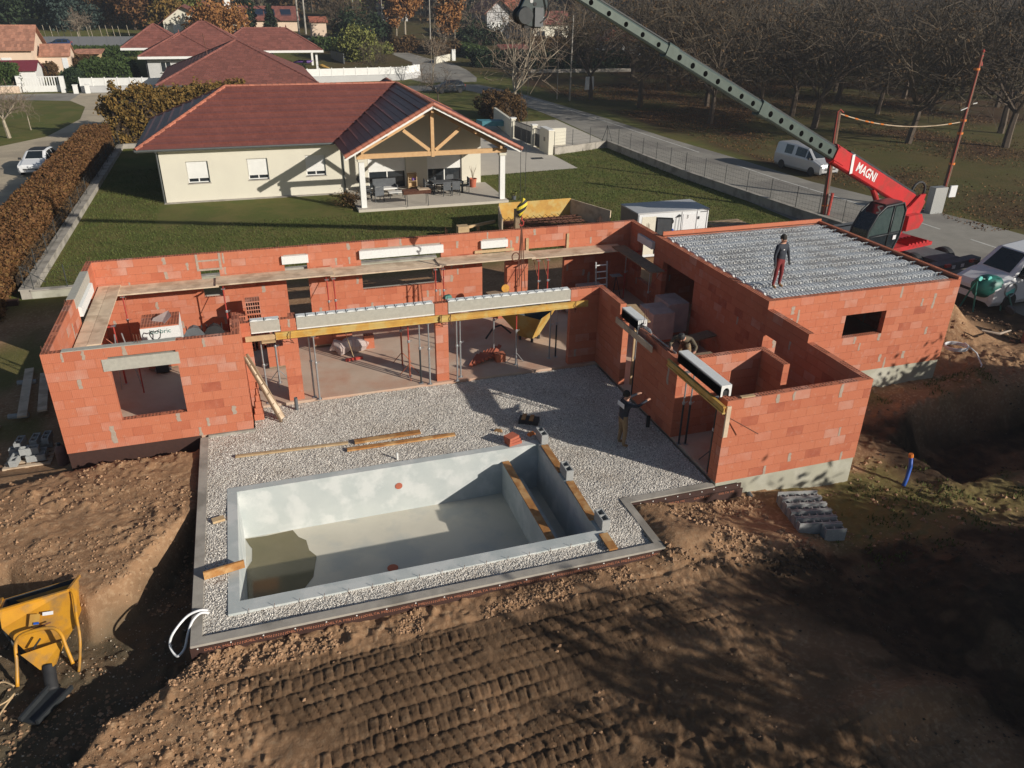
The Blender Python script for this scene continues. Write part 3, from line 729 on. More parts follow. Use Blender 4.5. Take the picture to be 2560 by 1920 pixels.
def ybox(y0, y1, xA, z0, z1):
    mb = MB(); mb.box(xA, y0, z0, xA+.03, y1, z1-.03); mb.box(xA+.27, y0, z0, xA+.30, y1, z1-.03)
    q = mb.build('box_lintel', M['boxgrey'], house, label='precast shutter box with white top spanning the wing opening')
    # top with an arched cavity
    w_ = .30; zc = z0+.10; pts = [(xA+.03, z0), (xA+.03, z1-.03), (xA, z1-.03), (xA, z1), (xA+w_, z1), (xA+w_, z1-.03), (xA+w_-.03, z1-.03), (xA+w_-.03, z0)]
    arc = [(xA+w_/2+math.cos(a)*.095, zc+.02+math.sin(a)*.125) for a in [math.pi*i/8 for i in range(9)]]
    outer = pts+[(xA+w_/2+.095, z0)]+arc+[(xA+w_/2-.095, z0)]
    e = MB(); nseg = 2
    # build as quads between outer rim and arch
    O = [(xA, z0), (xA, z0+.08), (xA, z1-.06), (xA+.004, z1), (xA+w_/2, z1), (xA+w_-.004, z1), (xA+w_, z1-.06), (xA+w_, z0+.08), (xA+w_, z0)]
    A_ = [(xA+w_/2-.095, z0)]+[(xA+w_/2-math.cos(a)*.095, zc+.02+math.sin(a)*.12) for a in [0, .5, 1.1, math.pi/2, math.pi-1.1, math.pi-.5, math.pi]]+[(xA+w_/2+.095, z0)]
    for k in range(nseg):
        ya = y0-.003+(y1-y0+.006)*k/nseg; yb = y0-.003+(y1-y0+.006)*(k+1)/nseg-.006
        vs = []
        for yy in (ya, yb):
            vs += [(u, yy, v) for u, v in O]+[(u, yy, v) for u, v in A_]
        n9 = 9; fs = []
        for i in range(8):
            fs += [(i, i+1, n9+i+1, n9+i), (18+i+1, 18+i, 27+i, 27+i+1), (i+1, i, 18+i, 18+i+1), (n9+i, n9+i+1, 27+i+1, 27+i)]
        e.add(vs, fs)
    e.build('box_top', M['box'], q)
    d = MB(); d.box(xA+.06, y0+.03, z0+.005, xA+.24, y1-.02, z0+.15); d.build('box_cavity', M['black'], q)
    return q
ybox(-6.30, -4.07, 16.46, 2.48, 2.80)
ybox(-1.60, -.45, 16.46, 2.42, 2.74)
# vertical steel starter bars standing in the wall tops
mb = MB()
for (x_, y_, z_) in ((.06,.08,3.0),(.16,.10,3.0),(2.35,.10,3.0),(2.28,.12,3.0),(.1,3.3,3.0),(.1,3.42,3.0),(.1,7.9,3.0),(3.5,8.0,3.0),(4.5,8.0,3.0),(6.4,8.0,3.0),(9.2,8.0,3.0),(12.8,8.0,3.0),(14.1,8.0,3.0),(19.3,7.98,3.0),(19.4,7.98,3.0),(11.0,1.5,2.7),(11.1,1.55,2.7),(11.2,1.52,2.7),(20.92,6.7,3.0),(20.92,6.6,3.0),(22.5,5.6,3.0),(24.6,5.6,3.0),(26.4,5.6,3.0),(27.3,5.6,3.0)):
    for dx in (0, .07): mb.tube((x_+dx, y_, z_-.1), (x_+dx+.01*random.uniform(-1,1), y_, z_+.22+.1*random.random()), .008, 5)
for dx in (0,.06,.12): mb.tube((16.60+dx,-1.7,2.4), (16.60+dx,-1.7,3.15), .009, 5)
mb.build('starter_bars', M['rebar'], house, kind='stuff')
# shallow block ledges: two mortar beds on the return walls, timber packing
mb = MB(); mb.box(16.95,-6.52,2.478,17.35,-6.42,2.51); mb.build('packing_board', M['palewood'], house)
# ---- garage deck: rows of ribbed infill panels between lattice joists
deckz = 2.90
rows = 12; y0d, y1d = -1.90, 5.50; pitch_ = (y1d-y0d)/rows
prof = [(0,0,),(.035,.055),(.10,.105),(.20,.135),(.5,.15),(.80,.135),(.90,.105),(.965,.055),(1,0)]
def panel_mesh():
    mb = MB(); Wd = pitch_-.11; L = 7.24; st = .142; n = int(L/st); k = len(prof)
    def ring(x, s, dz): return [(x, Wd*.5+(u-.5)*Wd*s, v*s+dz) for u, v in prof]
    for i in range(n):
        xa = i*st; rs = [ring(xa+.010, .93, -.022), ring(xa+.030, 1.0, 0), ring(xa+st-.030, 1.0, 0), ring(xa+st-.010, .93, -.022), ring(xa+st+.010, .93, -.022)]
        mb.add([p for r_ in rs for p in r_], [(a*k+j, (a+1)*k+j, (a+1)*k+j+1, a*k+j+1) for a in range(4) for j in range(k-1)])
    mb.add(ring(.01, .93, -.022), [tuple(range(k))]); mb.add(ring(n*st+.01, .93, -.022), [tuple(reversed(range(k)))])
    return mb
M['deck'] = mat('grey_infill_panel', (.56, .58, .60), (.48, .50, .52), .5, scale=2.5, c3=(.38, .37, .36), sc3=.9)
pm = panel_mesh(); me = bpy.data.meshes.new('deck_panel'); me.from_pydata(pm.v, [], pm.f); me.materials.append(M['deck'])
jm = MB(); jm.box(0, .0, -.10, 7.26, .10, .012)
me2 = bpy.data.meshes.new('joist'); me2.from_pydata(jm.v, [], jm.f); me2.materials.append(M['lintel'])
lm = MB(); M['boxwire'] = mat('bright_wire', (.44,.46,.48), (.36,.38,.40), .5, .2)
for i in range(36):
    xa = .1+i*.2; lm.poly([(xa,.03,.01),(xa+.045,.045,.17),(xa+.10,.055,.18),(xa+.145,.07,.01)], .016, 4)
lm.tube((0,.05,.165),(7.26,.05,.165),.010,4)
me3 = bpy.data.meshes.new('lattice_wire'); me3.from_pydata(lm.v, [], lm.f); me3.materials.append(M['boxwire'])
for r_i in range(rows):
    yy = y0d+r_i*pitch_
    o = bpy.data.objects.new('deck_panel', me); col.objects.link(o); o.parent = house; o.location = (21.12+.02*random.uniform(-1,1), yy+.105, deckz-.02)
    if r_i:
        o = bpy.data.objects.new('joist', me2); col.objects.link(o); o.parent = house; o.location = (21.12, yy, deckz)
        q = bpy.data.objects.new('lattice_wire', me3); col.objects.link(q); q.parent = o; q['kind'] = 'stuff'
mb = MB(); mb.box(21.03,5.51,3.026,28.48,5.57,3.20); mb.box(28.36,-1.93,3.026,28.48,5.51,3.12)
mb.build('edge_course', M['brick'], house)
mb = MB(); mb.box(21.03,5.45,3.03,28.3,5.50,3.05); mb.box(28.28,-1.8,3.0,28.33,5.4,3.04); mb.build('tie_bars', M['rebar'], house)
# dark floor inside and odd scraps: mortar splash on slab edge
# ================================================================== patio, kerb and pool
kerb = thing('retaining_kerb', 'cast concrete kerb wall wrapped in brown membrane round gravel patio and pool', 'wall', (3.5,-8.5,-.3))
mb = MB()
kz = -.045
mb.box(3.47,-8.5,-1.5,3.69,-.06,kz); mb.box(3.69,-8.5,-1.5,14.02,-8.28,kz); mb.box(13.82,-8.28,-1.5,14.02,-6.60,kz); mb.box(13.82,-6.60,-1.5,17.10,-6.38,kz-.002) if False else mb.box(13.82,-6.60,-1.5,16.50,-6.38,kz-.002)
kk = mb.build('kerb_wall', M['kerb'], kerb)
mb = MB(); mb.box(3.455,-8.52,-1.5,14.035,-8.503,-.10); mb.box(14.023,-8.52,-1.5,14.04,-6.62,-.10); mb.box(14.04,-6.63,-1.5,17.3,-6.605,-.08); mb.box(3.45,-8.5,-1.5,3.467,-.3,-.06)
mb.box(14.04,-6.66,-1.5,17.35,-6.632,-.24)
mm_ = mb.build('membrane', M['membrane'], kerb)
mb = MB()
for i in range(34):
    x_ = 3.6+i*.315
    if i % 2 == 0: mb.lathe([(.0,.0),(.016,.0),(.016,.006),(0,.006)], (x_,-8.520,-.125), 8, Matrix.Rotation(R_(90),3,'X'))
for i in range(9): mb.lathe([(.0,.0),(.016,.0),(.016,.006),(0,.006)], (14.3+i*.36,-6.632,-.13), 8, Matrix.Rotation(R_(90),3,'X'))
mb.build('fixing_studs', M['white'], mm_, kind='stuff')
def text_mesh(s, size, mtx, mm, name, parent, extr=.003, sx=1.0, bold=0):
    cu = bpy.data.curves.new(name, 'FONT'); cu.body = s; cu.size = size; cu.extrude = extr; cu.offset = bold; cu.align_x = 'CENTER'; cu.align_y = 'CENTER'; cu.resolution_u = 3
    to = bpy.data.objects.new('tmp', cu); col.objects.link(to)
    dg = bpy.context.evaluated_depsgraph_get(); me = bpy.data.meshes.new_from_object(to.evaluated_get(dg))
    bpy.data.objects.remove(to); me.materials.clear(); me.materials.append(mm)
    me.transform(Matrix.Scale(sx, 4, (1,0,0))); me.transform(mtx)
    if parent is not None: me.transform(Matrix.Translation(-wpos(parent)))
    o = bpy.data.objects.new(name, me); col.objects.link(o); o.parent = parent; return o
face_front = Matrix.Rotation(R_(90), 4, 'X')
for i in range(13):
    x_ = 3.95+i*.80
    t_ = text_mesh('DELTA MS', .085, Matrix.Translation((x_, -8.524, -.185)) @ face_front, M['memtext'], 'membrane_lettering', mm_, .002, 1.25)
    mb = MB()
    for k in range(7): mb.box(x_+.24+k*.048, -8.523, -.22, x_+.262+k*.048, -8.5205, -.20); mb.box(x_+.25+k*.048, -8.523, -.185, x_+.272+k*.048, -8.5205, -.165)
    mb.build('membrane_band', M['memtext'], mm_, kind='stuff')
for i in range(4): text_mesh('DELTA MS', .085, Matrix.Translation((14.6+i*.75, -6.664, -.29)) @ face_front, M['memtext'], 'membrane_lettering', mm_, .002, 1.25)
# gravel bed
gxx = np.arange(3.69, 16.54, .042); gyy = np.arange(-8.28, 1.37, .042)
GX, GY = np.meshgrid(gxx, gyy); gr_ = np.random.default_rng(3)
GZ = -.085+.05*(fbm(GX*.8, GY*.8, 3, 301)-.5)+.03*(fbm(GX*2.6, GY*2.6, 2, 302)-.5)+.022*gr_.random(GX.shape)
GZ -= .07*sstep(-2.96,-2.7,GY)*0 + .05*sstep(-7.6,-7.9,GY)
GZ -= .12*sstep(14.1,13.9,GX)*sstep(13.7,13.9,GX)*0
inside = (GX > 4.25) & (GX < 12.90) & (GY > -7.70) & (GY < -3.02)
GZ = np.where(inside, np.nan, GZ)
out = ((GX > 13.88) & (GY < -6.45)) | ((GX > 3.60) & (GX < 5.02) & (GY > .10) & (GX < 4.96))
GZ = np.where(out, np.nan, GZ)
ii = np.arange(GX.size).reshape(GX.shape); Fq = np.stack([ii[:-1,:-1], ii[:-1,1:], ii[1:,1:], ii[1:,:-1]], -1).reshape(-1,4)
zz = GZ.ravel(); ok = ~np.isnan(zz[Fq]).any(1); Fq = Fq[ok]
JX = GX+.012*(gr_.random(GX.shape)-.5); JY = GY+.012*(gr_.random(GX.shape)-.5)
Vg = np.stack([JX, JY, np.nan_to_num(GZ, nan=-.1)], -1).reshape(-1,3)
def gravel_mat():
    m, n, b = newmat('pale_gravel')
    v = n.nodes.new('ShaderNodeTexVoronoi'); v.inputs['Scale'].default_value = 44; g = n.nodes.new('ShaderNodeNewGeometry'); n.links.new(g.outputs['Position'], v.inputs['Vector'])
    s = n.nodes.new('ShaderNodeSeparateColor'); n.links.new(v.outputs['Color'], s.inputs[0])
    c = mixc(n, s.outputs[0], (.50, .47, .42), (.78, .74, .68))
    c = mixc(n, ramp(n, s.outputs[1], .86, .9), c, (.20, .16, .13))
    c = mixc(n, ramp(n, v.outputs['Distance'], .55, .9), c, (.16, .145, .13))
    c = mixc(n, mth(n, 'MULTIPLY', ramp(n, noise(n, .7, 5), .48, .7), .5), c, (.36, .29, .22))
    n.links.new(c, b.inputs['Base Color']); b.inputs['Roughness'].default_value = .9
    bump(n, b, mth(n, 'MULTIPLY', v.outputs['Distance'], -1), .8, .03)
    return m
M['gravel'] = gravel_mat()
np_mesh('gravel_bed', Vg, Fq, M['gravel'], kind='structure')
n_ = 62000; xs = gr_.uniform(3.72, 16.5, n_); ys = gr_.uniform(-8.26, 1.33, n_)
k = ~((xs > 4.2) & (xs < 12.96) & (ys > -7.75) & (ys < -2.97)) & ~((xs > 13.8) & (ys < -6.40)) & ~((xs < 5.0) & (ys > 0))
xs, ys = xs[k], ys[k]; ss = .009+.010*gr_.random(len(xs))
V, Fk = rocks(np.stack([xs, ys, -.082+.05*(fbm(xs*.8, ys*.8, 3, 301)-.5)+.03*(fbm(xs*2.6, ys*2.6, 2, 302)-.5)-.05*sstep(-7.6,-7.9,ys)+.012], -1), ss, gr_, .8)
M['gstone'] = mat('gravel_stone', (.80, .76, .70), (.56, .52, .47), .9, scale=1.5, island=.8)
o = np_mesh('gravel', V, Fk, M['gstone'], kind='stuff'); tag(o, 'crushed pale limestone gravel spread between house and pool', 'gravel')
# pool
pool = thing('swimming_pool', 'empty rectangular concrete pool shell with a puddle in its left end', 'pool', (8.5,-5.4,-1.5))
pz = -.055; fl = -1.55
mb = MB(); mb.box(4.19,-3.18,-1.7,12.97,-2.95,pz); mb.build('back_wall', M['poolwall'], pool)
mb = MB(); mb.box(4.19,-7.77,-1.7,12.97,-7.42,pz-.002); mb.build('front_wall', M['poolwall'], pool)
mb = MB(); mb.box(4.19,-7.42,-1.7,4.43,-3.18,pz-.001); mb.build('end_wall', M['poolwall'], pool)
mb = MB(); mb.box(12.73,-7.42,-1.7,12.97,-3.18,pz-.001); mb.build('end_wall', M['poolwall'], pool)
mb = MB(); mb.box(11.64,-7.42,-1.7,11.84,-3.18,-.50); mb.build('partition_wall', M['poolwall'], pool)
mb = MB(); mb.box(4.43,-7.42,-1.72,11.64,-3.18,fl); mb.box(11.84,-7.42,-1.72,12.73,-3.18,fl); mb.build('pool_floor', M['poolfloor'], pool)
mb = MB(); mb.box(4.43,-3.185,fl+.001,11.42,-3.15,fl+.03) if False else mb.box(11.85,-7.42,fl+.001,12.25,-3.18,fl+.45); mb.build('bench_step', M['poolwall'], pool)
pts = [(4.44,-3.22),(5.0,-3.25),(5.67,-3.20),(5.80,-3.55),(5.98,-3.75),(6.02,-4.2),(6.18,-4.5),(6.10,-4.9),(6.02,-5.3),(5.80,-5.62),(5.5,-5.9),(4.9,-6.1),(4.44,-6.6),(4.44,-4.5),(4.58,-4.2),(4.60,-3.7),(4.52,-3.5)]
mb = MB(); mb.quad(*[(x_, y_, fl+.006) for x_, y_ in pts]); mb.build('puddle', M['wet'], pool)
mb = MB(); mb.lathe([(0,0),(.14,0),(.14,.012),(.10,.015),(0,.015)], (7.98,-5.55,fl+.001), 20); mb.build('floor_drain', M['tpot'], pool)
mb = MB(); mb.lathe([(0,0),(.10,0),(.10,.015),(0,.015)], (8.63,-3.181,-.70), 20, Matrix.Rotation(R_(90),3,'X')); mb.build('wall_inlet', M['tpot'], pool)
mb = MB()
for i in range(16): mb.tube((4.6+i*.52, -7.80, -.12), (4.6+i*.52+.01, -7.80, .02), .006, 4)
mb.build('rim_bars', M['rebar'], pool, kind='stuff')
# yellow-brown planks lying on the pool walls, each a thing
def plankthing(p, q, wd, ht, label, mm='orangewood', name='plank', group=None, tilt=None):
    mb = MB(); mb.beam(p, q, wd, ht, tilt or (0,0,1)); return single(mb, name, M[mm], label, 'plank', tuple(Vector(p)), group)
plankthing((11.74,-3.20,-.475),(11.74,-7.38,-.475),.20,.04,'long stained plank lying along the thin partition wall inside the pool')
plankthing((12.86,-3.36,-.03),(12.84,-4.78,-.03),.20,.045,'stained plank on right pool rim between the first and second grey blocks')
plankthing((12.86,-5.30,-.03),(12.80,-7.02,-.03),.20,.045,'mortar-spattered plank on right pool rim between second and third grey blocks')
plankthing((12.80,-7.62,-.03),(12.80,-8.22,-.045),.22,.045,'short orange board end bridging pool rim and front kerb')
plankthing((3.70,-6.50,.06),(4.56,-6.33,.06),.05,.20,'orange board laid across gravel strip at left end of pool')
plankthing((3.84,-4.35,-.03),(4.12,-4.28,-.03),.18,.06,'tiny pale wood offcut on gravel strip left of the pool','palewood')
plankthing((7.42,-1.98,-.02),(10.55,-2.02,-.02),.14,.05,'longest of two stained planks in front, on gravel behind the pool')
plankthing((7.68,-1.62,-.01),(9.60,-1.60,-.01),.18,.06,'shorter stained plank behind the long one on gravel by the pool')
plankthing((4.42,-1.42,-.03),(7.50,-1.58,-.03),.10,.05,'thin weathered lath on gravel near the left end of the patio','palewood')
# hollow concrete blocks
def hollow_block(label, loc, rz=0, group='hollow concrete blocks', on_side=False, L=.5, Wd=.20, H=.20, cells=2):
    t = local_thing('concrete_block', label, 'block', group); mb = MB(); th = .03
    mb.box(-L/2, -Wd/2, 0, L/2, -Wd/2+th, H); mb.box(-L/2, Wd/2-th, 0, L/2, Wd/2, H)
    for i in range(cells+1):
        x_ = -L/2+i*(L-th)/cells; mb.box(x_, -Wd/2+th, 0, x_+th, Wd/2-th, H)
    mb.box(-L/2+th, -Wd/2+th, 0, L/2-th, Wd/2-th, .02)
    mb.build('block_shell', M['block'], t); 
    place(t, loc, rz)
    if on_side: t.rotation_euler = (R_(90), 0, rz)
    return t
for (x_, y_, lb) in ((12.88,-3.08,'grey hollow block upright at the far corner of the right pool rim'),(12.88,-5.02,'grey hollow block upright halfway along the right pool rim'),(12.90,-7.30,'grey hollow block upright at the near end of the right pool rim')):
    hollow_block(lb, (x_, y_, -.01), R_(90)+random.uniform(-.04,.04), 'grey blocks weighting the pool rim', L=.50, H=.30)
# ================================================================== roofs
def tz(x, y): return GL+.045*min(max(0, y-92), 110)
def tiled(root, poly, mm, tw=.33, te=.39, lift=.035, name='roof_tiles', alt=False):
    """lay staggered tiles on a sloping polygon whose first edge is the eave"""
    P = [Vector(p) for p in poly]; u = (P[1]-P[0]).normalized(); nrm = Vector((0,0,0))
    for i in range(len(P)): nrm += P[i].cross(P[(i+1) % len(P)])
    nrm.normalize()
    if nrm.z < 0: nrm = -nrm
    v = nrm.cross(u)
    if v.z < 0: v = -v
    Q = [((p-P[0]).dot(u), (p-P[0]).dot(v)) for p in P]
    vmax = max(q[1] for q in Q); Vs, Fs = [], []; base = 0; j = 0; vv = 0
    while vv < vmax-.02:
        v1 = min(vv+te, vmax); vm = (vv+v1)/2; xs = []
        for i in range(len(Q)):
            (x1, y1), (x2, y2) = Q[i], Q[(i+1) % len(Q)]
            if (y1 <= vm < y2) or (y2 <= vm < y1): xs.append(x1+(vm-y1)/(y2-y1)*(x2-x1))
        if len(xs) >= 2:
            a, b = min(xs), max(xs); x = a; k = 0
            x = a-(tw/2 if j % 2 else 0)
            lf = lift*(1.0 if not alt else (1.5 if j % 2 else .6))
            while x < b-.01:
                xa, xb = max(x, a), min(x+tw, b)
                if xb-xa > .02:
                    jj = random.uniform(-.004, .006)
                    for (uu, w_, h) in ((xa+.004, vv-.02, lf+jj), (xb-.004, vv-.02, lf+jj), (xb-.004, v1, .006), (xa+.004, v1, .006)):
                        Vs.append(P[0]+u*uu+v*w_+nrm*h)
                    for (uu, w_) in ((xa+.004, vv-.02), (xb-.004, vv-.02)): Vs.append(P[0]+u*uu+v*w_-nrm*.002)
                    Fs += [(base, base+1, base+2, base+3), (base+4, base+5, base+1, base)]; base += 6
                x += tw
        vv += te; j += 1
    fixed = []
    if not Vs: return None
    A = np.array([tuple(p) for p in Vs]); Fa = np.array(Fs)
    n0 = np.cross(A[Fa[0,1]]-A[Fa[0,0]], A[Fa[0,2]]-A[Fa[0,0]])
    if np.dot(n0, np.array(nrm)) < 0: Fa = Fa[:, ::-1]
    return A, Fa
def roof(root, planes, mm, base_mat=None, tw=.33, te=.39, lift=.035, alt=False, thick=.10):
    b = MB()
    for pl in planes: b.prism(pl, (0,0,-thick))
    r_ = b.build('roof', base_mat or mm, root)
    VA, FA, o_ = [], [], 0
    for pl in planes:
        q = tiled(root, pl, mm, tw, te, lift, alt=alt)
        if q is None: continue
        VA.append(q[0]); FA.append(q[1]+o_); o_ += len(q[0])
    if VA: 
        t_ = np_mesh('roof_tiles', np.concatenate(VA), np.concatenate(FA), mm, parent=root, kind='stuff'); t_.parent = r_
    return r_
def ridge(root, segs, mm, r=.11, st=.38):
    b = MB()
    for p, q in segs:
        p, q = Vector(p), Vector(q); L = (q-p).length; n = max(1, int(L/st))
        for i in range(n):
            a_ = p.lerp(q, i/n); c_ = p.lerp(q, (i+1)/n); b.poly([a_, c_], [r*1.08, r*.92], 8)
    return b.build('ridge_tiles', mm, root, kind='stuff')
def hip(x0, x1, y0, y1, ze, zr, inset=None):
    """planes of a hip roof; ridge along the longer side"""
    w_, d_ = x1-x0, y1-y0
    if w_ >= d_:
        i = d_/2 if inset is None else inset; ym = (y0+y1)/2
        A, B = (x0+i, ym, zr), (x1-i, ym, zr)
        if x1-i-(x0+i) < .05: B = A
    else:
        i = w_/2 if inset is None else inset; xm = (x0+x1)/2; A, B = (xm, y0+i, zr), (xm, y1-i, zr)
    c = [(x0,y0,ze),(x1,y0,ze),(x1,y1,ze),(x0,y1,ze)]
    if A == B: pl = [[c[i_], c[(i_+1) % 4], A] for i_ in range(4)]
    elif w_ >= d_: pl = [[c[0],c[1],B,A],[c[1],c[2],B],[c[2],c[3],A,B],[c[3],c[0],A]]
    else: pl = [[c[0],c[1],A],[c[1],c[2],B,A],[c[2],c[3],B],[c[3],c[0],A,B]]
    rd = ([] if A == B else [(A, B)])+[(c[0],A),(c[3],A if w_ >= d_ or A == B else B),(c[1],B if w_ >= d_ or A == B else A),(c[2],B)]
    return pl, rd
def wbox(root, x0, y0, z0, x1, y1, z1, mm, name='wall'):
    mb = MB(); mb.box(x0,y0,z0,x1,y1,z1); return mb.build(name, mm, root)
def window(root, x0, x1, z0, z1, y, shutter=0.0, frame='white', glass='glassdark', n=2, reveal=.0, name='window', sill=True):
    """a window in a wall that faces -Y, at plane y"""
    f = MB(); t = .06
    f.box(x0,y-.02,z0,x0+t,y+.06,z1); f.box(x1-t,y-.02,z0,x1,y+.06,z1); f.box(x0+t,y-.02,z1-t,x1-t,y+.06,z1); f.box(x0+t,y-.02,z0,x1-t,y+.06,z0+t)
    for i in range(1, n):
        xx = x0+(x1-x0)*i/n; f.box(xx-.035,y-.018,z0+t,xx+.035,y+.05,z1-t)
    w_ = f.build(name, M[frame], root)
    g = MB(); g.box(x0+t,y+.012,z0+t,x1-t,y+.03,z1-t); g.build('pane', M[glass], w_)
    if shutter > 0:
        s_ = MB(); zz = z1-(z1-z0)*shutter; k = max(3, int((z1-zz)/.06))
        for i in range(k):
            a = zz+(z1-.005-zz)*i/k; b = zz+(z1-.005-zz)*(i+1)/k; s_.box(x0+.03,y-.045,a+.003,x1-.03,y-.028,b)
        s_.build('roller_shutter', M['white'], w_)
    if sill:
        s_ = MB(); s_.box(x0-.06,y-.16,z0-.07,x1+.06,y+.0,z0-.01); s_.build('sill', M['kerb'], w_)
    return w_
# ================================================================== the neighbour's bungalow
nb = thing('bungalow', 'cream bungalow with red tiled hip roof and timber-framed porch on the lawn behind the site', 'house', (11,36,GL))
WY = 31.1; g0 = GL-.1
mb = MB(); wt = 2.72
# front wall with window recesses
ops = [(2.16,3.44,.66,1.97),(5.73,6.97,.68,1.98),(9.28,10.52,.74,2.03),(13.22,15.72,-.36,1.95),(17.17,19.56,-.36,1.97)]
xs = [0.72]+[v for o_ in ops for v in o_[:2]]+[20.9]
for i in range(0, len(xs), 2): mb.box(xs[i], WY, g0, xs[i+1], WY+.28, wt)
for (a_, b_, lo, hi) in ops:
    mb.box(a_, WY, g0, b_, WY+.28, lo-.0); mb.box(a_, WY, hi, b_, WY+.28, wt)
mb.box(.72,WY+.28,g0,1.0,43,wt); mb.box(1.0,42.7,g0,20.9,43,wt); mb.box(20.62,WY+.28,g0,20.9,42.7,wt)
mb.build('wall', M['render'], nb)
mb = MB(); mb.prism([(11.5,WY-.012,wt-.1),(20.9,WY-.012,wt-.1),(20.9,WY-.012,2.75),(16.3,WY-.012,5.1),(11.5,WY-.012,2.75)], (0,.2,0)); mb.build('gable_wall', M['render'], nb)
for i, (a_, b_, lo, hi) in enumerate(ops):
    window(nb, a_+.01, b_-.01, lo+.01, hi-.01, WY+.14, shutter=.80 if i < 3 else .52, n=2, sill=i < 3)
mb = MB(); mb.box(.6,WY-.35,GL,11.5,WY,GL+.03); mb.build('gravel_strip', M['kerb'], nb)
ze = 2.84; YE = 30.65; xl, xr = -.45, 21.95; zr = 5.62
A = (5.0,37,zr); Bp = (16.45,37,zr); Gp = (16.45,25.65,zr)
pl = [[(xl,YE,ze),(11.2,YE,ze),(11.2,30.65,ze),Bp,A],
      [(xl,43.4,ze),(xl,YE,ze),A],
      [(xr,43.4,ze),(xl,43.4,ze),A,Bp],
      [(11.2,YE,ze),(11.2,25.65,ze-.02),Gp,Bp],
      [(xr,25.65,ze-.02),(xr,43.4,ze),Bp,Gp]]
pl[0] = [(xl,YE,ze),(11.2,YE,ze),Bp,A]
pl[3] = [(11.2,25.65,ze),(11.2,YE,ze),Bp,Gp]
rr = roof(nb, pl, M['tile'], tw=.31, te=.40, lift=.06, alt=True)
ridge(nb, [(A,Bp),((xl,YE,ze),A),((xl,43.4,ze),A),((xr,43.4,ze),Bp),(Gp,Bp),((11.15,25.6,ze+.02),(16.45,25.6,zr+.02)),((xr+.05,25.6,ze+.02),(16.45,25.6,zr+.02))], M['tileorange'], .12)
mb = MB(); mb.beam((11.15,25.62,ze-.13),(16.45,25.62,zr-.14),.035,.17); mb.beam((16.45,25.62,zr-.14),(xr,25.62,ze-.13),.035,.17); mb.build('bargeboard', M['white'], nb)
mb = MB(); mb.poly([(xl-.05,YE-.06,ze-.06),(11.1,YE-.06,ze-.06)], .07, 8); mb.build('gutter', M['gutter'], nb)
mb = MB(); mb.poly([(xl-.06,YE,ze-.06),(xl-.06,43.4,ze-.06)], .07, 8); mb.build('gutter', M['gutter'], nb)
mb = MB(); mb.box(xl+.02,YE+.0,ze-.16,11.2,YE+.45,ze-.12); mb.build('soffit', M['white'], nb)
mb = MB(); mb.poly([(.62,YE,ze-.15),(.62,WY-.06,ze-.35),(.62,WY-.06,GL)], .05, 8); mb.build('downpipe', M['gutter'], nb)
mb = MB(); mb.poly([(11.55,30.6,ze-.1),(11.65,WY-.08,ze-.3),(11.65,WY-.08,GL)], .05, 8); mb.build('downpipe', M['gutter'], nb)
mb = MB(); mb.poly([(21.0,26.35,2.6),(21.03,26.38,GL)], .045, 8); mb.build('downpipe', M['gutter'], nb)
# hipped wing at the back
pl2, rd2 = hip(14.8,20.2,42,50,2.9,4.9); roof(nb, pl2, M['tile'], tw=.5, te=.4); ridge(nb, rd2, M['tileorange'])
wbox(nb, 15.2,43.05,g0,19.8,49.6,2.85, M['render'])
# porch
mb = MB(); mb.box(11.75,25.75,GL-.1,21.2,WY,-.30); mb.build('porch_floor', M['patio'], nb)
for x_ in (12.0, 20.75):
    mb = MB(); mb.box(x_,26.15,-.30,x_+.32,26.47,2.42); p_ = mb.build('pillar', M['white'], nb)
    mb = MB(); mb.box(x_-.06,26.09,2.42,x_+.38,26.53,2.56); mb.build('capital', M['render'], p_)
def tb(name, p, q, w_=.16, h=.24): b = MB(); b.beam(p, q, w_, h); return b.build(name, M['timber'], nb)
tb('tie_beam', (11.9,26.3,2.70),(21.2,26.3,2.72),.18,.27); tb('king_post',(16.5,26.3,2.52),(16.5,26.3,5.15),.2,.24)
tb('rafter',(12.0,26.3,2.88),(16.42,26.3,5.22),.17,.26); tb('rafter',(21.0,26.3,2.88),(16.58,26.3,5.22),.17,.26)
tb('strut',(16.32,26.3,2.9),(14.75,26.3,4.12),.14,.2); tb('strut',(16.68,26.3,2.9),(18.25,26.3,4.12),.14,.2)
tb('purlin',(16.45,25.8,5.22),(16.45,31.2,5.22),.16,.2); tb('purlin',(19.1,25.8,3.92),(19.1,31.2,3.92),.14,.18); tb('purlin',(13.8,25.8,3.92),(13.8,31.2,3.92),.14,.18); tb('purlin',(12.2,25.8,2.98),(12.2,31.2,2.98),.14,.18); tb('purlin',(20.7,25.8,2.98),(20.7,31.2,2.98),.14,.18)
# ---- porch furniture
def armchair(label, loc, rz, w_=.6):
    t = local_thing('patio_chair', label, 'chair', 'grey wicker chairs on the porch')
    b = MB(); b.box(-w_/2,-.28,.38,w_/2,.28,.44); b.build('seat', M['wicker'], t)
    b = MB(); b.box(-w_/2,.25,.44,w_/2,.29,.92); b.build('backrest', M['wicker'], t)
    for sx in (-1,1):
        for sy in (-1,1): b = MB(); b.box(sx*w_/2-.02,sy*.25-.02,0,sx*w_/2+.02,sy*.25+.02,.40); b.build('leg', M['darkmetal'], t)
        b = MB(); b.box(sx*w_/2-.025,-.26,.60,sx*w_/2+.025,.26,.64); b.build('armrest', M['wicker'], t)
    place(t, loc, rz); return t
pzf = -.30
ch = armchair('grey wicker armchair nearest the left porch pillar', (13.2,27.6,pzf), R_(200), .62)
armchair('grey wicker armchair half hidden behind the left porch pillar', (12.7,28.6,pzf), R_(90), .62)
armchair('dark chair at near left side of the porch dining table', (17.7,28.0,pzf), R_(180), .5)
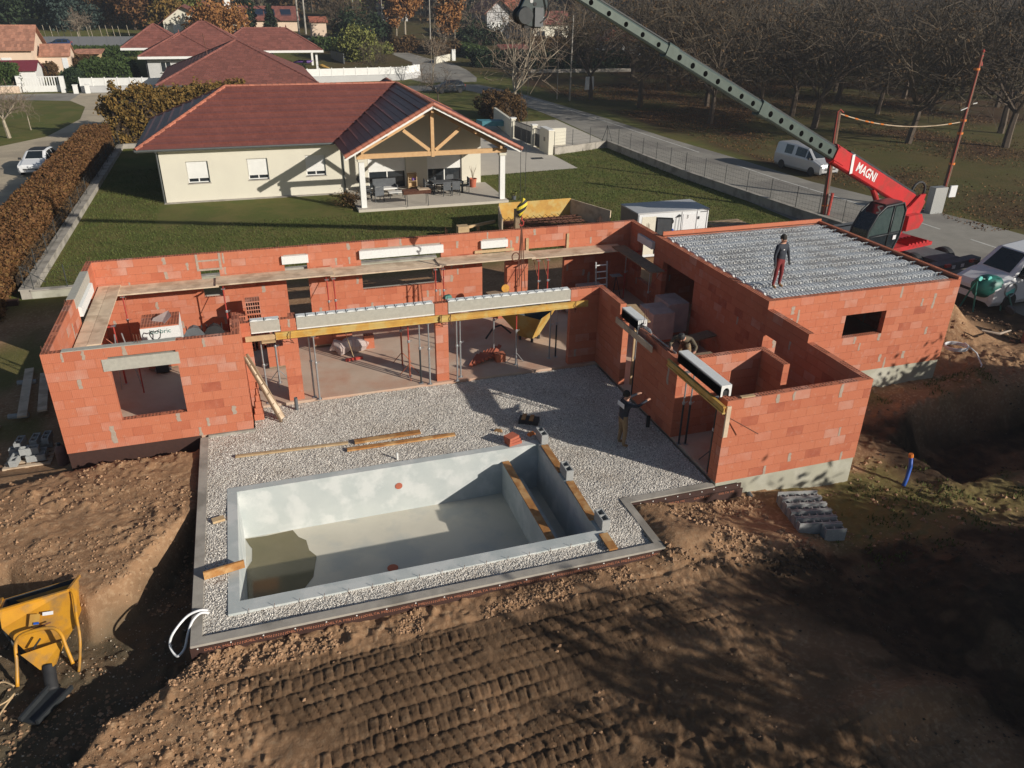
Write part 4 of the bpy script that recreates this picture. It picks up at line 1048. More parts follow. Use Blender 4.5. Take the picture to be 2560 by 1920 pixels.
armchair('dark chair at near right side of the porch dining table', (18.3,28.05,pzf), R_(180), .5)
armchair('dark chair at the right end of the porch dining table', (19.1,28.75,pzf), R_(-90), .5)
armchair('dark chair at the left end of the porch dining table', (16.75,28.9,pzf), R_(90), .5)
armchair('dark chair on far side of dining table against the right glass door', (18.4,29.6,pzf), 0, .5)
armchair('dark chair on far side of dining table by the window jamb', (17.6,29.6,pzf), 0, .5)
t = local_thing('garden_bench', 'grey wicker two-seat bench facing the low white table on the porch', 'bench')
b = MB(); b.box(-.75,-.3,.36,.75,.3,.44); b.build('seat', M['white'], t); b = MB(); b.box(-.75,.27,.3,.75,.33,.95); b.build('backrest', M['wicker'], t)
for sx in (-.72,.72): b = MB(); b.box(sx-.03,-.3,0,sx+.03,.3,.6); b.build('side_frame', M['wicker'], t)
place(t, (14.0,29.3,pzf), R_(3))
t = local_thing('low_table', 'low white coffee table between the wicker seats on the porch', 'table')
b = MB(); b.box(-.5,-.3,.36,.5,.3,.40); b.build('tabletop', M['white'], t)
for sx in (-.45,.45):
    for sy in (-.25,.25): b = MB(); b.box(sx-.02,sy-.02,0,sx+.02,sy+.02,.36); b.build('leg', M['darkmetal'], t)
place(t, (14.5,28.2,pzf))
t = local_thing('dining_table', 'long dark dining table on the porch with chairs around it', 'table')
b = MB(); b.box(-1.0,-.45,.70,1.0,.45,.75); b.build('tabletop', M['wicker'], t)
for sx in (-.93,.93):
    for sy in (-.38,.38): b = MB(); b.box(sx-.04,sy-.04,0,sx+.04,sy+.04,.70); b.build('leg', M['darkmetal'], t)
place(t, (17.95,28.75,pzf), 0)
t = local_thing('barbecue', 'rusty brown trough barbecue on four thin legs at the porch edge', 'barbecue')
b = MB(); b.prism([(-.85,-.30,.95),(-.85,.30,.95),(-.85,.20,.72),(-.85,-.20,.72)], (1.7,0,0)); b.build('trough', M['rebar'], t)
b = MB(); b.box(.1,-.25,.96,.8,.25,.99); b.build('grill', M['plank'], t)
for sx in (-.65,.65):
    for sy in (-1,1): b = MB(); b.tube((sx,sy*.18,.75),(sx,sy*.30,0),.018,6); b.build('leg', M['darkmetal'], t)
place(t, (15.35,25.98,pzf), R_(2))
t = local_thing('barbecue', 'black kettle barbecue with lid behind the left porch pillar', 'barbecue')
b = MB(); b.lathe([(0,.62),(.2,.66),(.30,.80),(.30,.86)], (0,0,0), 16); b.build('bowl', M['black'], t)
b = MB(); b.lathe([(.31,.86),(.27,1.0),(.12,1.1),(0,1.12)], (0,0,0), 16); b.build('lid', M['black'], t)
for k in range(3): b = MB(); b.tube((math.cos(k*2.1)*.15,math.sin(k*2.1)*.15,.66),(math.cos(k*2.1)*.33,math.sin(k*2.1)*.33,0),.015,6); b.build('leg', M['darkmetal'], t)
place(t, (12.6,30.2,pzf))
t = local_thing('play_kitchen', 'small wooden shelf cabinet with purple kettle against the porch wall', 'cabinet')
b = MB(); b.box(-.3,-.18,.0,-.25,.18,1.0); b.box(.25,-.18,0,.3,.18,1.0); b.box(-.25,.13,0,.25,.17,1.0); b.build('carcass', M['palewood'], t, kind=None)
for z_ in (.1,.5,.97): b = MB(); b.box(-.25,-.18,z_,.25,.13,z_+.03); b.build('shelf', M['palewood'], t)
place(t, (16.0,30.5,pzf))
b = MB(); b.lathe([(.07,0),(.10,.05),(.08,.15),(.02,.2),(0,.2)], (16.02,30.4,pzf+.53), 12); b.poly([(16.1,30.4,pzf+.6),(16.2,30.38,pzf+.66),(16.22,30.38,pzf+.7)], .02, 6)
single(b, 'kettle', M['purple'], 'purple kettle on middle shelf of the small porch cabinet', 'kettle', (16.02,30.4,pzf+.53))
def potted(name, label, loc, r, h, mm, nst, hh, leaf=None):
    t = local_thing(name, label, 'plant'); b = MB(); b.lathe([(r*.75,0),(r,h),(r*1.08,h),(r*1.08,h*1.08),(r*.92,h*1.08),(r*.9,h*.9),(0,h*.9)], (0,0,0), 16); b.build('pot', M[mm], t)
    b = MB(); rr_ = random.Random(3)
    for i in range(nst):
        a = rr_.random()*6.28; b.poly([(0,0,h*.9),(math.cos(a)*r*.4,math.sin(a)*r*.4,h+hh*.5),(math.cos(a)*r*1.0,math.sin(a)*r*1.0,h+hh*(.7+.4*rr_.random()))], [.012,.008,.004], 4)
    b.build('stems', M['twiggrey'], t)
    if leaf:
        C0 = np.array([(rr_.uniform(-r,r),rr_.uniform(-r,r),h+rr_.uniform(0,hh)) for _ in range(60)]); V_, F_ = leaf_quads(C0, .09, np.random.default_rng(2)); np_mesh('leaves', V_, F_, M[leaf], parent=t, kind='stuff')
    place(t, loc); return t
potted('potted_plant', 'bare shrub in a round terracotta pot at the right of the porch', (20.0,29.9,pzf), .26, .52, 'tpot', 14, .9)
potted('potted_plant', 'small plant in grey pot on grass beside the right porch pillar', (21.75,26.4,GL), .16, .25, 'wicker', 8, .3, 'willow')
t = thing('shrub', 'dry dark shrub at the left corner of the porch', 'shrub', (11.5,27.6,GL)); C0 = np.random.default_rng(4).normal(size=(900,3))*(.35,.5,.22)+(11.4,27.6,.0); C0[:,2] = np.abs(C0[:,2]-GL)*.9+GL
V_, F_ = leaf_quads(C0, .07, rng); np_mesh('foliage', V_, F_, M['brownleaf'], parent=t, kind='stuff')
# ================================================================== more houses behind
def simple_house(name, label, boxes, roofs, wallm, roofm, tw=.5, te=.5, wins=(), fascia=None, ridgem='tilebrown', lift=.04):
    b0 = boxes[0]; t = thing(name, label, 'house', ((b0[0]+b0[3])/2, (b0[1]+b0[4])/2, b0[2]))
    for b_ in boxes: wbox(t, *b_, M[wallm])
    for (pl_, rd_) in roofs:
        roof(t, pl_, M[roofm], tw=tw, te=te, lift=lift); 
        if rd_: ridge(t, rd_, M[ridgem], .13, .5)
    for w_ in wins: window(t, *w_)
    if fascia:
        for f_ in fascia: mb = MB(); mb.box(*f_); mb.build('fascia', M['white'], t)
    return t
hB = simple_house('bungalow', 'bungalow with brown pyramid roof and zinc gutter just beyond the cream bungalow', [(-.9,69.5,GL,13.0,87,2.4)], [([[(-2.0,68.6,2.5),(13.9,68.6,2.5),(6.25,78.2,6.15)],[(13.9,68.6,2.5),(13.9,88,2.5),(6.25,78.2,6.15)],[(13.9,88,2.5),(-2.0,88,2.5),(6.25,78.2,6.15)],[(-2.0,88,2.5),(-2.0,68.6,2.5),(6.25,78.2,6.15)]], [((13.9,68.6,2.5),(6.25,78.2,6.15)),((-2.0,68.6,2.5),(6.25,78.2,6.15)),((-2,88,2.5),(6.25,78.2,6.15))])], 'render', 'tilebrown', .5, .45)
mb = MB(); mb.poly([(-2.0,68.5,2.45),(13.95,68.5,2.45)], .08, 6); mb.build('gutter', M['gutter'], hB)
mb = MB(); mb.tube((3.2,74.5,4.3),(3.0,74.6,7.0),.035,5); mb.tube((3.0,74.6,6.7),(1.6,74.9,6.75),.02,4); mb.tube((2.7,74.2,6.9),(3.2,75,6.6),.02,4); mb.build('aerial', M['rebar'], hB)
R1 = hip(-5.9,4.3,97,107,3.15,5.65); R2 = hip(-4.9,9.4,97.6,111,3.15,7.0); R3 = hip(3.0,18.3,105.4,114.6,3.2,5.95); R0 = hip(-9.0,-.2,108,116.5,3.5,6.35)
hC = simple_house('villa', 'grey-white villa with several brown hip roofs and a carport behind the white fence', [(-5.0,98,GL,1.8,106,3.0),(2,100,GL,9,110,3.0),(3.0,109.5,tz(0,109),11.5,114,3.1),(-4.8,109.5,tz(0,109),-.8,115.5,3.3)], [R1,R2,R3,R0], 'rendergrey', 'tilebrown', .6, .5, wins=[(-3.45,-2.15,1.15,2.45,97.97,0.0)], fascia=[(-5.95,96.9,2.85,4.35,97.0,3.15),(5.0,105.3,2.9,18.4,105.4,3.2),(-9.05,107.9,3.2,-.2,108.0,3.5),(18.3,105.4,2.9,18.4,114.6,3.2)])
for (x_, y_) in ((17.4,106.2),(17.4,113.5)): mb = MB(); mb.box(x_-.15,y_-.15,tz(0,y_),x_+.15,y_+.15,3.1); mb.build('carport_post', M['white'], hC)
mb = MB(); mb.box(-5.2,98.2,-.2,-5.05,106,3.0) ; mb.build('loggia_wall', M['greyfence'], hC)
for (x_, y_, z_) in ((-.8,102,5.65),(2.25,104.3,7.0),(13.7,110,5.95)):
    mb = MB(); mb.lathe([(.12,-.05),(.08,.1),(.1,.2),(0,.55)], (x_,y_,z_), 8); mb.build('finial', M['tilebrown'], hC)
# things under the carport
t = thing('motorboat_trailer', 'dark boat with white round fender under the villa carport', 'boat', (11.8,108,tz(0,108))); mb = MB(); mb.prism([(10.2,107.6,1.1),(13.2,107.6,1.1),(13.4,107.6,1.5),(10.0,107.6,1.5)], (0,1.2,0)); mb.build('hull', M['black'], t); mb = MB(); mb.lathe([(0,0),(.22,0),(.22,.1),(0,.1)], (12.0,107.58,1.2), 12, Matrix.Rotation(R_(90),3,'X')); mb.build('fender', M['white'], t)
for (nm, lb, x_, y_, mt_, hh) in (('garden_planter','dark rounded bush in front of the carport, left one',12.6,105.9,'darkgreen',.9),('garden_planter','dark rounded bush in front of the carport, right one',15.2,105.6,'darkgreen',1.0)):
    t = thing(nm, lb, 'bush', (x_, y_, tz(0,y_))); C0 = np.random.default_rng(int(x_)).normal(size=(500,3))*(.28,.28,.3)+(x_, y_, tz(0,y_)+hh*.7); V_, F_ = leaf_quads(C0, .12, rng); np_mesh('foliage', V_, F_, M[mt_], parent=t, kind='stuff')
mb = MB(); mb.poly([(14.0,108.3,1.35),(15.0,108.2,1.5),(16.4,108.2,1.4),(17.0,108.3,1.55)], [.05,.22,.22,.04], 8); single(mb, 'kayak', M['purple'], 'blue and violet kayak hung under the villa carport', 'kayak', (15.5,108.2,1.4), smooth=True)
mb = MB(); mb.poly([(17.6,108.6,.9),(18.3,108.2,.85),(19.4,107.6,.5)], [.06,.26,.05], 8); single(mb, 'kayak', M['ply'], 'yellow kayak leaning at the right post of the villa carport', 'kayak', (18.5,108.2,.6), smooth=True)
# peach house at far left
def gable_x(x0, x1, y0, y1, ze, zr, over=.5):
    ym = (y0+y1)/2
    return [[(x0-over,y0-over,ze),(x1+over,y0-over,ze),(x1+over,ym,zr),(x0-over,ym,zr)],[(x1+over,y1+over,ze),(x0-over,y1+over,ze),(x0-over,ym,zr),(x1+over,ym,zr)]]
hE = simple_house('house', 'peach rendered house with pale canal-tile gable roof at far left', [(-33,106.5,.2,-19.9,115.5,3.5),(-19.9,109.5,.2,-15.9,113.5,2.45)], [(gable_x(-33,-19.9,106.5,115.5,3.45,6.2),[((-33.5,111,6.2),(-19.4,111,6.2))]),(gable_x(-19.3,-16.0,109.5,113.5,2.5,3.9,.3),[])], 'renderpink', 'tilecanal', .35, .7, ridgem='tilecanal')
mb = MB(); mb.prism([(-19.9,106.5,3.5),(-19.9,115.5,3.5),(-19.9,111,6.15)], (-.3,0,0)); mb.build('gable_wall', M['renderpink'], hE)
mb = MB(); mb.prism([(-15.9,109.5,2.45),(-15.9,113.5,2.45),(-15.9,111.5,3.85)], (-.3,0,0)); mb.build('gable_wall', M['renderpink'], hE)
window(hE, -23.6,-22.4,1.6,2.5,106.48,1.0)
mb = MB(); mb.box(-16.9,109.45,.4,-16.2,109.5,2.2); mb.build('door', M['terrawhite'], hE)
t = thing('shed', 'low open shed with pale tiled roof behind the bright green hedge', 'shed', (-14.4,117,.6)); wbox(t,-16.2,118,.5,-12.9,118.3,2.3,M['palewood']); roof(t, [[(-16.6,116,2.3),(-12.6,116,2.3),(-12.4,118.6,2.75),(-16.3,118.6,2.75)]], M['tilecanal'], tw=.4, te=.5)
# small outbuilding with dark red roof and white gate beside it
t = thing('garage', 'small white garage with wine-red roof beside the white driveway gate', 'garage', (-19.8,96.5,-.2)); wbox(t,-22.5,95,-.3,-17.6,99,1.9,M['white']); roof(t, gable_x(-22.3,-17.7,95,99,1.9,2.9,.3), mat('wine_red_sheet_roof',(.20,.035,.05),(.16,.03,.04),.5), tw=.9, te=1.0, lift=.01)
mb = MB(); mb.prism([(-17.6,95,1.9),(-17.6,99,1.9),(-17.6,97,2.85)], (-.2,0,0)); mb.build('gable_wall', M['white'], t)
# far houses
hD = simple_house('house', 'cream gabled house with stepped brown eaves behind the golden tree', [(-4.4,130,1.2,8.2,141,5.6)], [([[(8.8,129.2,5.7),(8.8,142,5.7),(1.9,142,9.0),(1.9,129.2,9.0)][::1],[(-5.2,142,5.7),(-5.2,129.2,5.7),(-1.2,129.2,8.4),(-1.2,142,8.4)],[(2.4,142,6.6),(2.4,129.2,6.6),(-1.2,129.2,8.4),(-1.2,142,8.4)]],[])], 'render', 'tilebrown', .6, .6, wins=[(-3.0,-1.9,3.7,5.6,129.97,.7),(.1,2.0,3.9,5.5,129.97,0.0)])
mb = MB(); mb.prism([(-4.4,130,5.5),(2.2,130,5.5),(2.2,130,6.6),(-1.2,130,8.3),(-4.4,130,6.1)], (0,.3,0)); mb.build('gable_wall', M['render'], hD)
mb = MB(); mb.box(5.4,131,7.8,6.4,132,10.2); mb.build('chimney', M['white'], hD)
hF = simple_house('house', 'low far house with dark solar panels on its brown roof', [(8.6,166,2.8,19.5,174,5.0)], [(gable_x(8.6,19.5,166,174,5.0,7.6,.6),[])], 'renderpink', 'tilebrown', .6, .6)
for i in range(3):
    mb = MB(); xa = 10.8+i*2.3+(1.0 if i == 2 else 0); mb.prism([(xa,166.6,5.60),(xa+2.1,166.6,5.60),(xa+2.1,168.7,6.95),(xa,168.7,6.95)], (0,0,.08)); mb.build('solar_panel', M['solar'], hF)
hG = simple_house('outbuilding', 'tiny far outbuilding with bright red roof above grey hedge', [(21.0,150,2.2,23.8,154,5.3)], [(gable_x(21,23.8,150,154,5.3,6.2,.4),[])], 'renderpink', 'tileorange', .5, .5)
hH = simple_house('house', 'tall blue-grey gabled house with red roof half hidden by bare trees', [(56.6,150,1.8,61.4,162,7.2),(61.4,151.5,1.8,70,162,6.2)], [([[(55.8,162,6.9),(55.8,149,6.9),(59.2,149,9.7),(59.2,162,9.7)],[(63.0,149,6.6),(63.0,162,6.6),(59.2,162,9.7),(59.2,149,9.7)]],[]),(gable_x(62.5,70,151,162,6.3,9.9),[])], 'rendergrey', 'tileorange', .6, .6, wins=[(57.4,59.4,3.6,5.4,149.97,.9,'darkmetal')])
mb = MB(); mb.prism([(56.6,150,7.1),(61.4,150,7.1),(59.2,150,9.4)], (0,.3,0)); mb.build('gable_wall', M['rendergrey'], hH)
hI = simple_house('house', 'long cream house front seen through the bare orchard branches', [(64.8,144.5,1.8,72.8,150,5.2)], [(gable_x(64.8,72.8,144.5,150,5.2,7.6),[])], 'render', 'tilebrown', .6, .6, wins=[(66.0,67.4,2.5,3.9,144.47,0,'darkmetal'),(69.6,71.2,2.5,3.9,144.47,0,'darkmetal')])
hJ = simple_house('shed', 'small shed with red tiled roof behind the dark hedge by the road', [(50.2,116.4,.5,54.2,119.5,2.1)], [([[(49.2,115.6,2.0),(54.6,115.6,2.1),(54.0,118.6,3.1),(49.0,118.6,3.0)]],[])], 'render', 'tile', .6, .5)
hK = simple_house('garage', 'open-fronted white garage with red roof at the far side of the orchard', [(71,123.5,.9,78,127,3.3)], [(hip(69.8,79.2,120.5,128,3.4,5.4))], 'rendergrey', 'tileorange', .6, .6)
for x_ in (71.5,74.2,77.5): mb = MB(); mb.box(x_-.2,121,.8,x_+.2,121.4,3.4); mb.build('carport_post', M['white'], hK)
hL = simple_house('house', 'faint far house with brown roof behind the orange birches', [(41.5,190,4,48,198,8)], [(gable_x(41.5,48,190,198,8,11),[])], 'rendergrey', 'tilebrown', .6, .6)
hM = simple_house('house', 'far cream house half lost behind treetops right of the boom', [(93,118,.8,100,125,4.6)], [(gable_x(93,100,118,125,4.6,7.4),[])], 'render', 'tilecanal', .6, .6)
hN = simple_house('house', 'narrow pale far house between street poles and bare trees', [(36.5,200,4.2,40.5,206,11)], [(gable_x(36.5,40.5,200,206,11,12.5),[])], 'rendergrey', 'tilebrown', .6, .6, wins=[(37.5,38.8,7.5,9,199.97,0,'darkmetal')])
# ================================================================== fences, walls, gates
def panel_fence(name, label, pts, zb, zt, pw, wallh, group=None, pmat='white', wmat='rendergrey'):
    t = thing(name, label, 'fence', (pts[0][0], pts[0][1], tz(*pts[0])), group=group)
    for (p, q) in zip(pts[:-1], pts[1:]):
        p, q = Vector((*p, 0)), Vector((*q, 0)); L = (q-p).length; n = max(1, round(L/pw)); zg = tz(p.x, p.y)
        mb = MB(); mb.beam(p+Vector((0,0,zg-.3+(wallh+.3)/2)), q+Vector((0,0,tz(q.x,q.y)-.3+(wallh+.3)/2)), .2, wallh+.3)
        mb.build('base_wall', M[wmat], t)
        for i in range(n):
            a = p.lerp(q, i/n); c_ = p.lerp(q, (i+1)/n); d = (c_-a).normalized(); z0 = tz(a.x,a.y)+wallh; hh = zt
            mb = MB(); mb.beam(a+d*.06+Vector((0,0,z0+hh/2)), c_-d*.06+Vector((0,0,z0+hh/2)), .05, hh-.06); mb.build('fence_panel', M[pmat], t)
            mb = MB(); mb.beam(a+Vector((0,0,z0)), a+Vector((0,0,z0+hh+.08)), .11, .11, (1,0,0)); mb.build('fence_post', M[pmat], t)
    return t
panel_fence('panel_fence', 'white panel fence on grey wall along the side road, left of the brown roof', [(-12.4,91.6),(-1.0,90.4)], 0, .95, 1.5, .75)
panel_fence('panel_fence', 'white panel fence on low wall behind the cream bungalow, right of the brown roof', [(13.4,95.6),(28.3,96.8),(31.4,99.4)], 0, 1.0, 1.6, .8)
panel_fence('panel_fence', 'dark grey panel fence in front of the vineyard poles', [(-30,140.5),(-8,140.5)], 0, 1.5, 2.2, .1, pmat='greyfence', wmat='greyfence')
panel_fence('panel_fence', 'low white wall bounding the peach house garden', [(-40,91.6),(-19.2,92.2)], 0, .12, 6, .8, wmat='renderpink')
# white sliding gate
t = thing('driveway_gate', 'white barred sliding gate with stout posts by the side road', 'gate', (-17,92.6,GL))
for (x_, y_) in ((-19.2,92.8),(-14.4,92.0)): mb = MB(); mb.box(x_-.25,y_-.25,GL,x_+.25,y_+.25,1.45); mb.build('gate_post', M['white'], t)
mb = MB(); mb.box(-18.9,92.35,GL+.1,-14.7,92.42,.35); mb.build('lower_panel', M['white'], t)
for i in range(15): mb = MB(); x_ = -18.8+i*.29; mb.box(x_,92.36,.35,x_+.13,92.41,1.35-.5*(i < 8)*(8-i)/8); mb.build('gate_bar', M['white'], t)
mb = MB(); mb.box(-18.9,92.34,1.3,-14.7,92.43,1.4) ; mb.build('top_rail', M['white'], t)
for (x_, lb) in ((-12.9,'short white pillar with house meters left of the panel fence'),(-11.6,'white letterbox pillar at the start of the panel fence')):
    mb = MB(); mb.box(x_-.25,90.6,GL,x_+.25,91.0,.5); mb.box(x_-.29,90.56,.5,x_+.29,91.04,.57); single(mb, 'gate_pillar', M['white'], lb, 'pillar', (x_,90.8,GL))
# vineyard poles
for i in range(13):
    x_ = -26+i*1.15+random.uniform(-.2,.2); mb = MB(); yy = 152+random.uniform(-1,1); zg = tz(x_,yy)
    mb.tube((x_,yy,zg-.1),(x_-.25,yy,zg+2.3),.06,5)
    single(mb, 'vineyard_pole', M['barkpale'], 'one of the pale leaning poles in the row behind the dark grey fence', 'pole', (x_,yy,zg), group='pale vineyard poles behind the grey fence')
# low boundary wall left with wire fence
def wire_fence(root, pts, z0, h, sp=2.0, mesh=True):
    """posts and strands on a line of points"""
    for (p, q) in zip(pts[:-1], pts[1:]):
        p, q = Vector(p), Vector(q); n = max(1, round((q-p).length/sp))
        for i in range(n+1):
            a = p.lerp(q, i/n); mb = MB(); mb.tube(a, a+Vector((0,0,h)), .022, 6); mb.build('fence_post', M['fencemetal'], root)
        mb = MB()
        for k in range(5): mb.tube(p+Vector((0,0,h*(k+.5)/5)), q+Vector((0,0,h*(k+.5)/5)), .0045, 3, caps=False)
        if mesh:
            m_ = int((q-p).length/.25)
            for k in range(m_): a = p.lerp(q, k/m_); mb.tube(a+Vector((0,0,.05)), a+Vector((0,0,h*.95)), .003, 3, caps=False)
        mb.build('wire_mesh', M['fencemetal'], root, kind='stuff')
t = thing('boundary_wall', 'low stepped concrete wall with wire fence along the left side of the lawn', 'wall', (-3.8,30,GL))
ys = [15,23,30.5,38,46.5,51.3]
for i in range(5):
    zt = -.06-.03*i if i else -.08; mb = MB(); mb.box(-4.12,ys[i]+.01,-1.3,-3.72,ys[i+1]-.01,zt); w_ = mb.build('wall_section', M['kerb'], t)
    mb = MB(); mb.box(-4.17,ys[i],zt,-3.66,ys[i+1],zt+.05); mb.build('coping', M['kerb'], w_)
mb = MB(); mb.box(-3.72,51.0,-1.0,-2.0,51.3,-.1); mb.build('wall_section', M['kerb'], t)
mb = MB(); mb.box(-3.72,15.0,-1.4,14,15.2,-.12); mb.build('wall_section', M['plinth'], t)
mb = MB(); mb.box(-3.72,14.95,-.12,14,15.25,-.07); mb.build('coping', M['kerb'], t)
wire_fence(t, [(-3.95,51,-.1),(-3.95,15.2,-.1)], 0, 1.05, 2.5); wire_fence(t, [(-3.6,15.1,-.08),(-1,15.1,-.08)], 0, 1.0, 1.4)
mb = MB(); mb.beam((-3.95,15.3,.9),(-3.3,15.9,-.05),.03,.03); mb.build('brace', M['fencemetal'], t)
mb = MB(); mb.box(-7.5,14.6,-1.4,-4.2,14.9,-.35); single(mb, 'earth_wall', M['membrane'], 'dark low wall end at left edge beside the concrete wall corner', 'wall', (-6,14.7,-1.2))
t = thing('boundary_wall', 'low pale wall with wire fence between the lawn and the road', 'wall', (36,30,GL))
W_ = [(29.75,40.1),(35.4,42.2),(35.75,29.3),(36.9,18.0),(37.6,12.5)]
for p, q in zip(W_[:-1], W_[1:]):
    mb = MB(); mb.beam((*p,-.2),(*q,-.2),.22,.55); w_ = mb.build('wall_section', M['kerb'], t); mb = MB(); mb.beam((*p,.10),(*q,.10),.28,.05); mb.build('coping', M['kerb'], w_)
wire_fence(t, [(*p,.12) for p in W_[1:]], 0, 1.25, 2.2); wire_fence(t, [(*W_[0],.12),(*W_[1],.12)], 0, 1.25, 1.9, False)
mb = MB()
for (dx, dy) in ((-.55,-.2),(.2,-.6)): mb.beam((35.4,42.2,1.35),(35.4+dx,42.2+dy,.1),.04,.04)
mb.build('corner_brace', M['fencemetal'], t, kind='stuff')
t = thing('gate_wall', 'cream garden wall piers holding the dark gate beside the driveway', 'wall', (29.4,48,GL))
mb = MB(); mb.beam((30.0,57.5,.25),(28.95,48.7,.35),.25,1.5); mb.build('wall_section', M['render'], t); 
for (x_, y_, zt) in ((28.95,48.5,1.25),(29.4,44.1,1.3),(29.5,42.2,1.3)):
    mb = MB(); mb.box(x_-.2,y_-.2,GL,x_+.2,y_+.2,zt); p_ = mb.build('pier', M['render'], t); mb = MB(); mb.box(x_-.26,y_-.26,zt,x_+.26,y_+.26,zt+.08); mb.build('pier_cap', M['white'], p_)
mb = MB(); mb.box(29.25,40.1,GL,29.65,42.0,1.45); mb.build('wall_section', M['render'], t)
mb = MB(); mb.box(29.2,40.05,1.45,29.7,42.05,1.52); mb.build('pier_cap', M['white'], t)
mb = MB(); mb.box(29.2,40.9,.5,29.25,41.2,.8); mb.build('letterbox', M['kerb'], t)
mb = MB(); mb.box(30.6,44.2,GL,32.4,44.5,.95); mb.build('wall_section', M['render'], t)
def gate(name, label, p, q, h):
    t = thing(name, label, 'gate', (*p, GL)); p, q = Vector((*p,0)), Vector((*q,0))
    mb = MB(); mb.beam(p+Vector((0,0,GL+.1+h*.36)), q+Vector((0,0,GL+.1+h*.36)), .05, h*.72); mb.build('gate_panel', M['anthracite'], t)
    mb = MB(); mb.beam(p+Vector((0,0,GL+.1+h)), q+Vector((0,0,GL+.1+h)), .06, .06); mb.build('top_rail', M['anthracite'], t)
    n = int((q-p).length/.17)
    for i in range(n): a = p.lerp(q, (i+.5)/n); mb = MB(); mb.beam(a+Vector((0,0,GL+h*.75)), a+Vector((0,0,GL+.1+h)), .03, .05, (1,0,0)); mb.build('gate_bar', M['anthracite'], t)
gate('sliding_gate', 'long anthracite gate with bars along its top beside the driveway', (29.0,48.2), (29.35,44.4), 1.45)
gate('wicket_gate', 'narrow anthracite pedestrian gate between two cream piers', (29.42,43.85), (29.5,42.45), 1.45)
# hedges
def hedge(name, label, x0, x1, y0, y1, z0, z1, mm, n, size, core, rough=.12, seed=0, cat='hedge'):
    t = thing(name, label, cat, ((x0+x1)/2,(y0+y1)/2,z0)); r = np.random.default_rng(seed)
    mb = MB(); k = .14; mb.box(x0+k,y0+k,z0,x1-k,y1-k,z1-k); mb.build('branches', core, t)
    sx, sy, sz = x1-x0, y1-y0, z1-z0; areas = np.array([sx*sy, sy*sz, sy*sz, sx*sz]); f_ = r.choice(4, n, p=areas/areas.sum())
    u, v = r.random(n), r.random(n); C0 = np.zeros((n,3))
    C0[:,0] = np.where(f_ == 1, x0, np.where(f_ == 2, x1, x0+u*sx)); C0[:,1] = np.where(f_ == 3, y0, y0+np.where(f_ == 0, v, u)*sy); C0[:,2] = np.where(f_ == 0, z1, z0+v*sz)
    wv = (fbm(C0[:,0]*1.2+C0[:,2], C0[:,1]*1.2, 3, seed+7)-.5)*rough*3
    cx_, cy_, cz_ = (x0+x1)/2, (y0+y1)/2, (z0+z1)/2
    C0[:,0] += np.sign(C0[:,0]-cx_)*wv*(f_ != 0)*1.0; C0[:,2] += (f_ == 0)*wv
    C0 += r.normal(size=(n,3))*size*.6
    V_, F_ = leaf_quads(C0, size, r); np_mesh('foliage', V_, F_, M[mm], parent=t, kind='stuff'); return t
M['hedgecore'] = mat('hedge_inside', (.05,.032,.02), (.035,.024,.015), .95)
M['hedgecoreg'] = mat('green_hedge_inside', (.015,.022,.010), (.012,.018,.008), .95)
hedge('beech_hedge', 'long clipped rust-brown beech hedge along the left side of the lawn', -6.5,-4.65, 13.5,52.2, GL-.4, 1.28, 'beech', 62000, .10, M['hedgecore'], seed=1)
hedge('dry_hedge', 'straggly dry growth between the brown hedge and the low wall', -4.6,-4.25, 16,50, -.9, .35, 'brownleaf', 9000, .09, M['hedgecore'], .1, seed=2)
hedge('clipped_hedge', 'tall clipped green hedge at left edge before the peach house', -30,-19.6, 93.2,95.5, GL, 2.5, 'green', 9000, .22, M['hedgecoreg'], seed=3)
hedge('thuja_hedge', 'bright green ragged hedge behind the start of the white fence', -13.2,-7.6, 96.8,108, GL, 2.0, 'green', 14000, .22, M['hedgecoreg'], .5, seed=4)
hedge('thuja_hedge', 'dark shaded hedge corner beside the driveway gate post', -14.4,-12.8, 93.0,101, GL, 1.6, 'darkgreen', 5000, .2, M['hedgecoreg'], .3, seed=5)
hedge('clipped_hedge', 'low flat green hedge in front of the dark grey panel fence', -28,-9, 126,134, .9, 1.9, 'green', 9000, .3, M['hedgecoreg'], seed=6)
hedge('clipped_hedge', 'dark hedge on stone kerb behind the orchard along the side lane', 49.5,66.5, 102.4,104.6, 0, 2.6, 'darkgreen', 12000, .24, M['hedgecoreg'], seed=7)
hedge('clipped_hedge', 'bright green sloping clipped hedge at the road bend', 44.2,47.5, 119,136, .8, 2.3, 'green', 8000, .22, M['hedgecoreg'], seed=8)
hedge('clipped_hedge', 'dark hedge by the road bend in front of the red-roofed shed', 42.4,56, 108,111, .3, 2.4, 'darkgreen', 10000, .22, M['hedgecoreg'], .4, seed=9)
hedge('shrub_mass', 'grey-green lavender rows on the slope beside the solar house', 12,20, 136,142, 1.5, 2.4, 'bluegreen', 5000, .25, M['hedgecoreg'], .5, seed=10)
hedge('clipped_hedge', 'green hedge behind the villa carport beyond the blue gate', 19.5,30, 131,135, 1.3, 2.9, 'green', 6000, .25, M['hedgecoreg'], .5, seed=12)
mb = MB(); mb.beam((49.3,101.6,.15),(66.8,101.2,.15),.3,.6); single(mb, 'stone_kerb_wall', M['kerb'], 'low pale stone wall under the dark hedge behind the orchard', 'wall', (58,101.4,0))
mb = MB(); mb.beam((36.9,113.2,1.0),(40.6,117.4,1.2),.3,1.0); single(mb, 'road_wall', M['render'], 'short cream wall at the road bend', 'wall', (38.7,115.3,.6))
mb = MB(); mb.box(40.6,116.6,.6,41.2,117.1,2.4); single(mb, 'utility_cabinet', M['white'], 'white utility cabinet at the end of the cream road wall', 'cabinet', (40.9,116.8,.6))
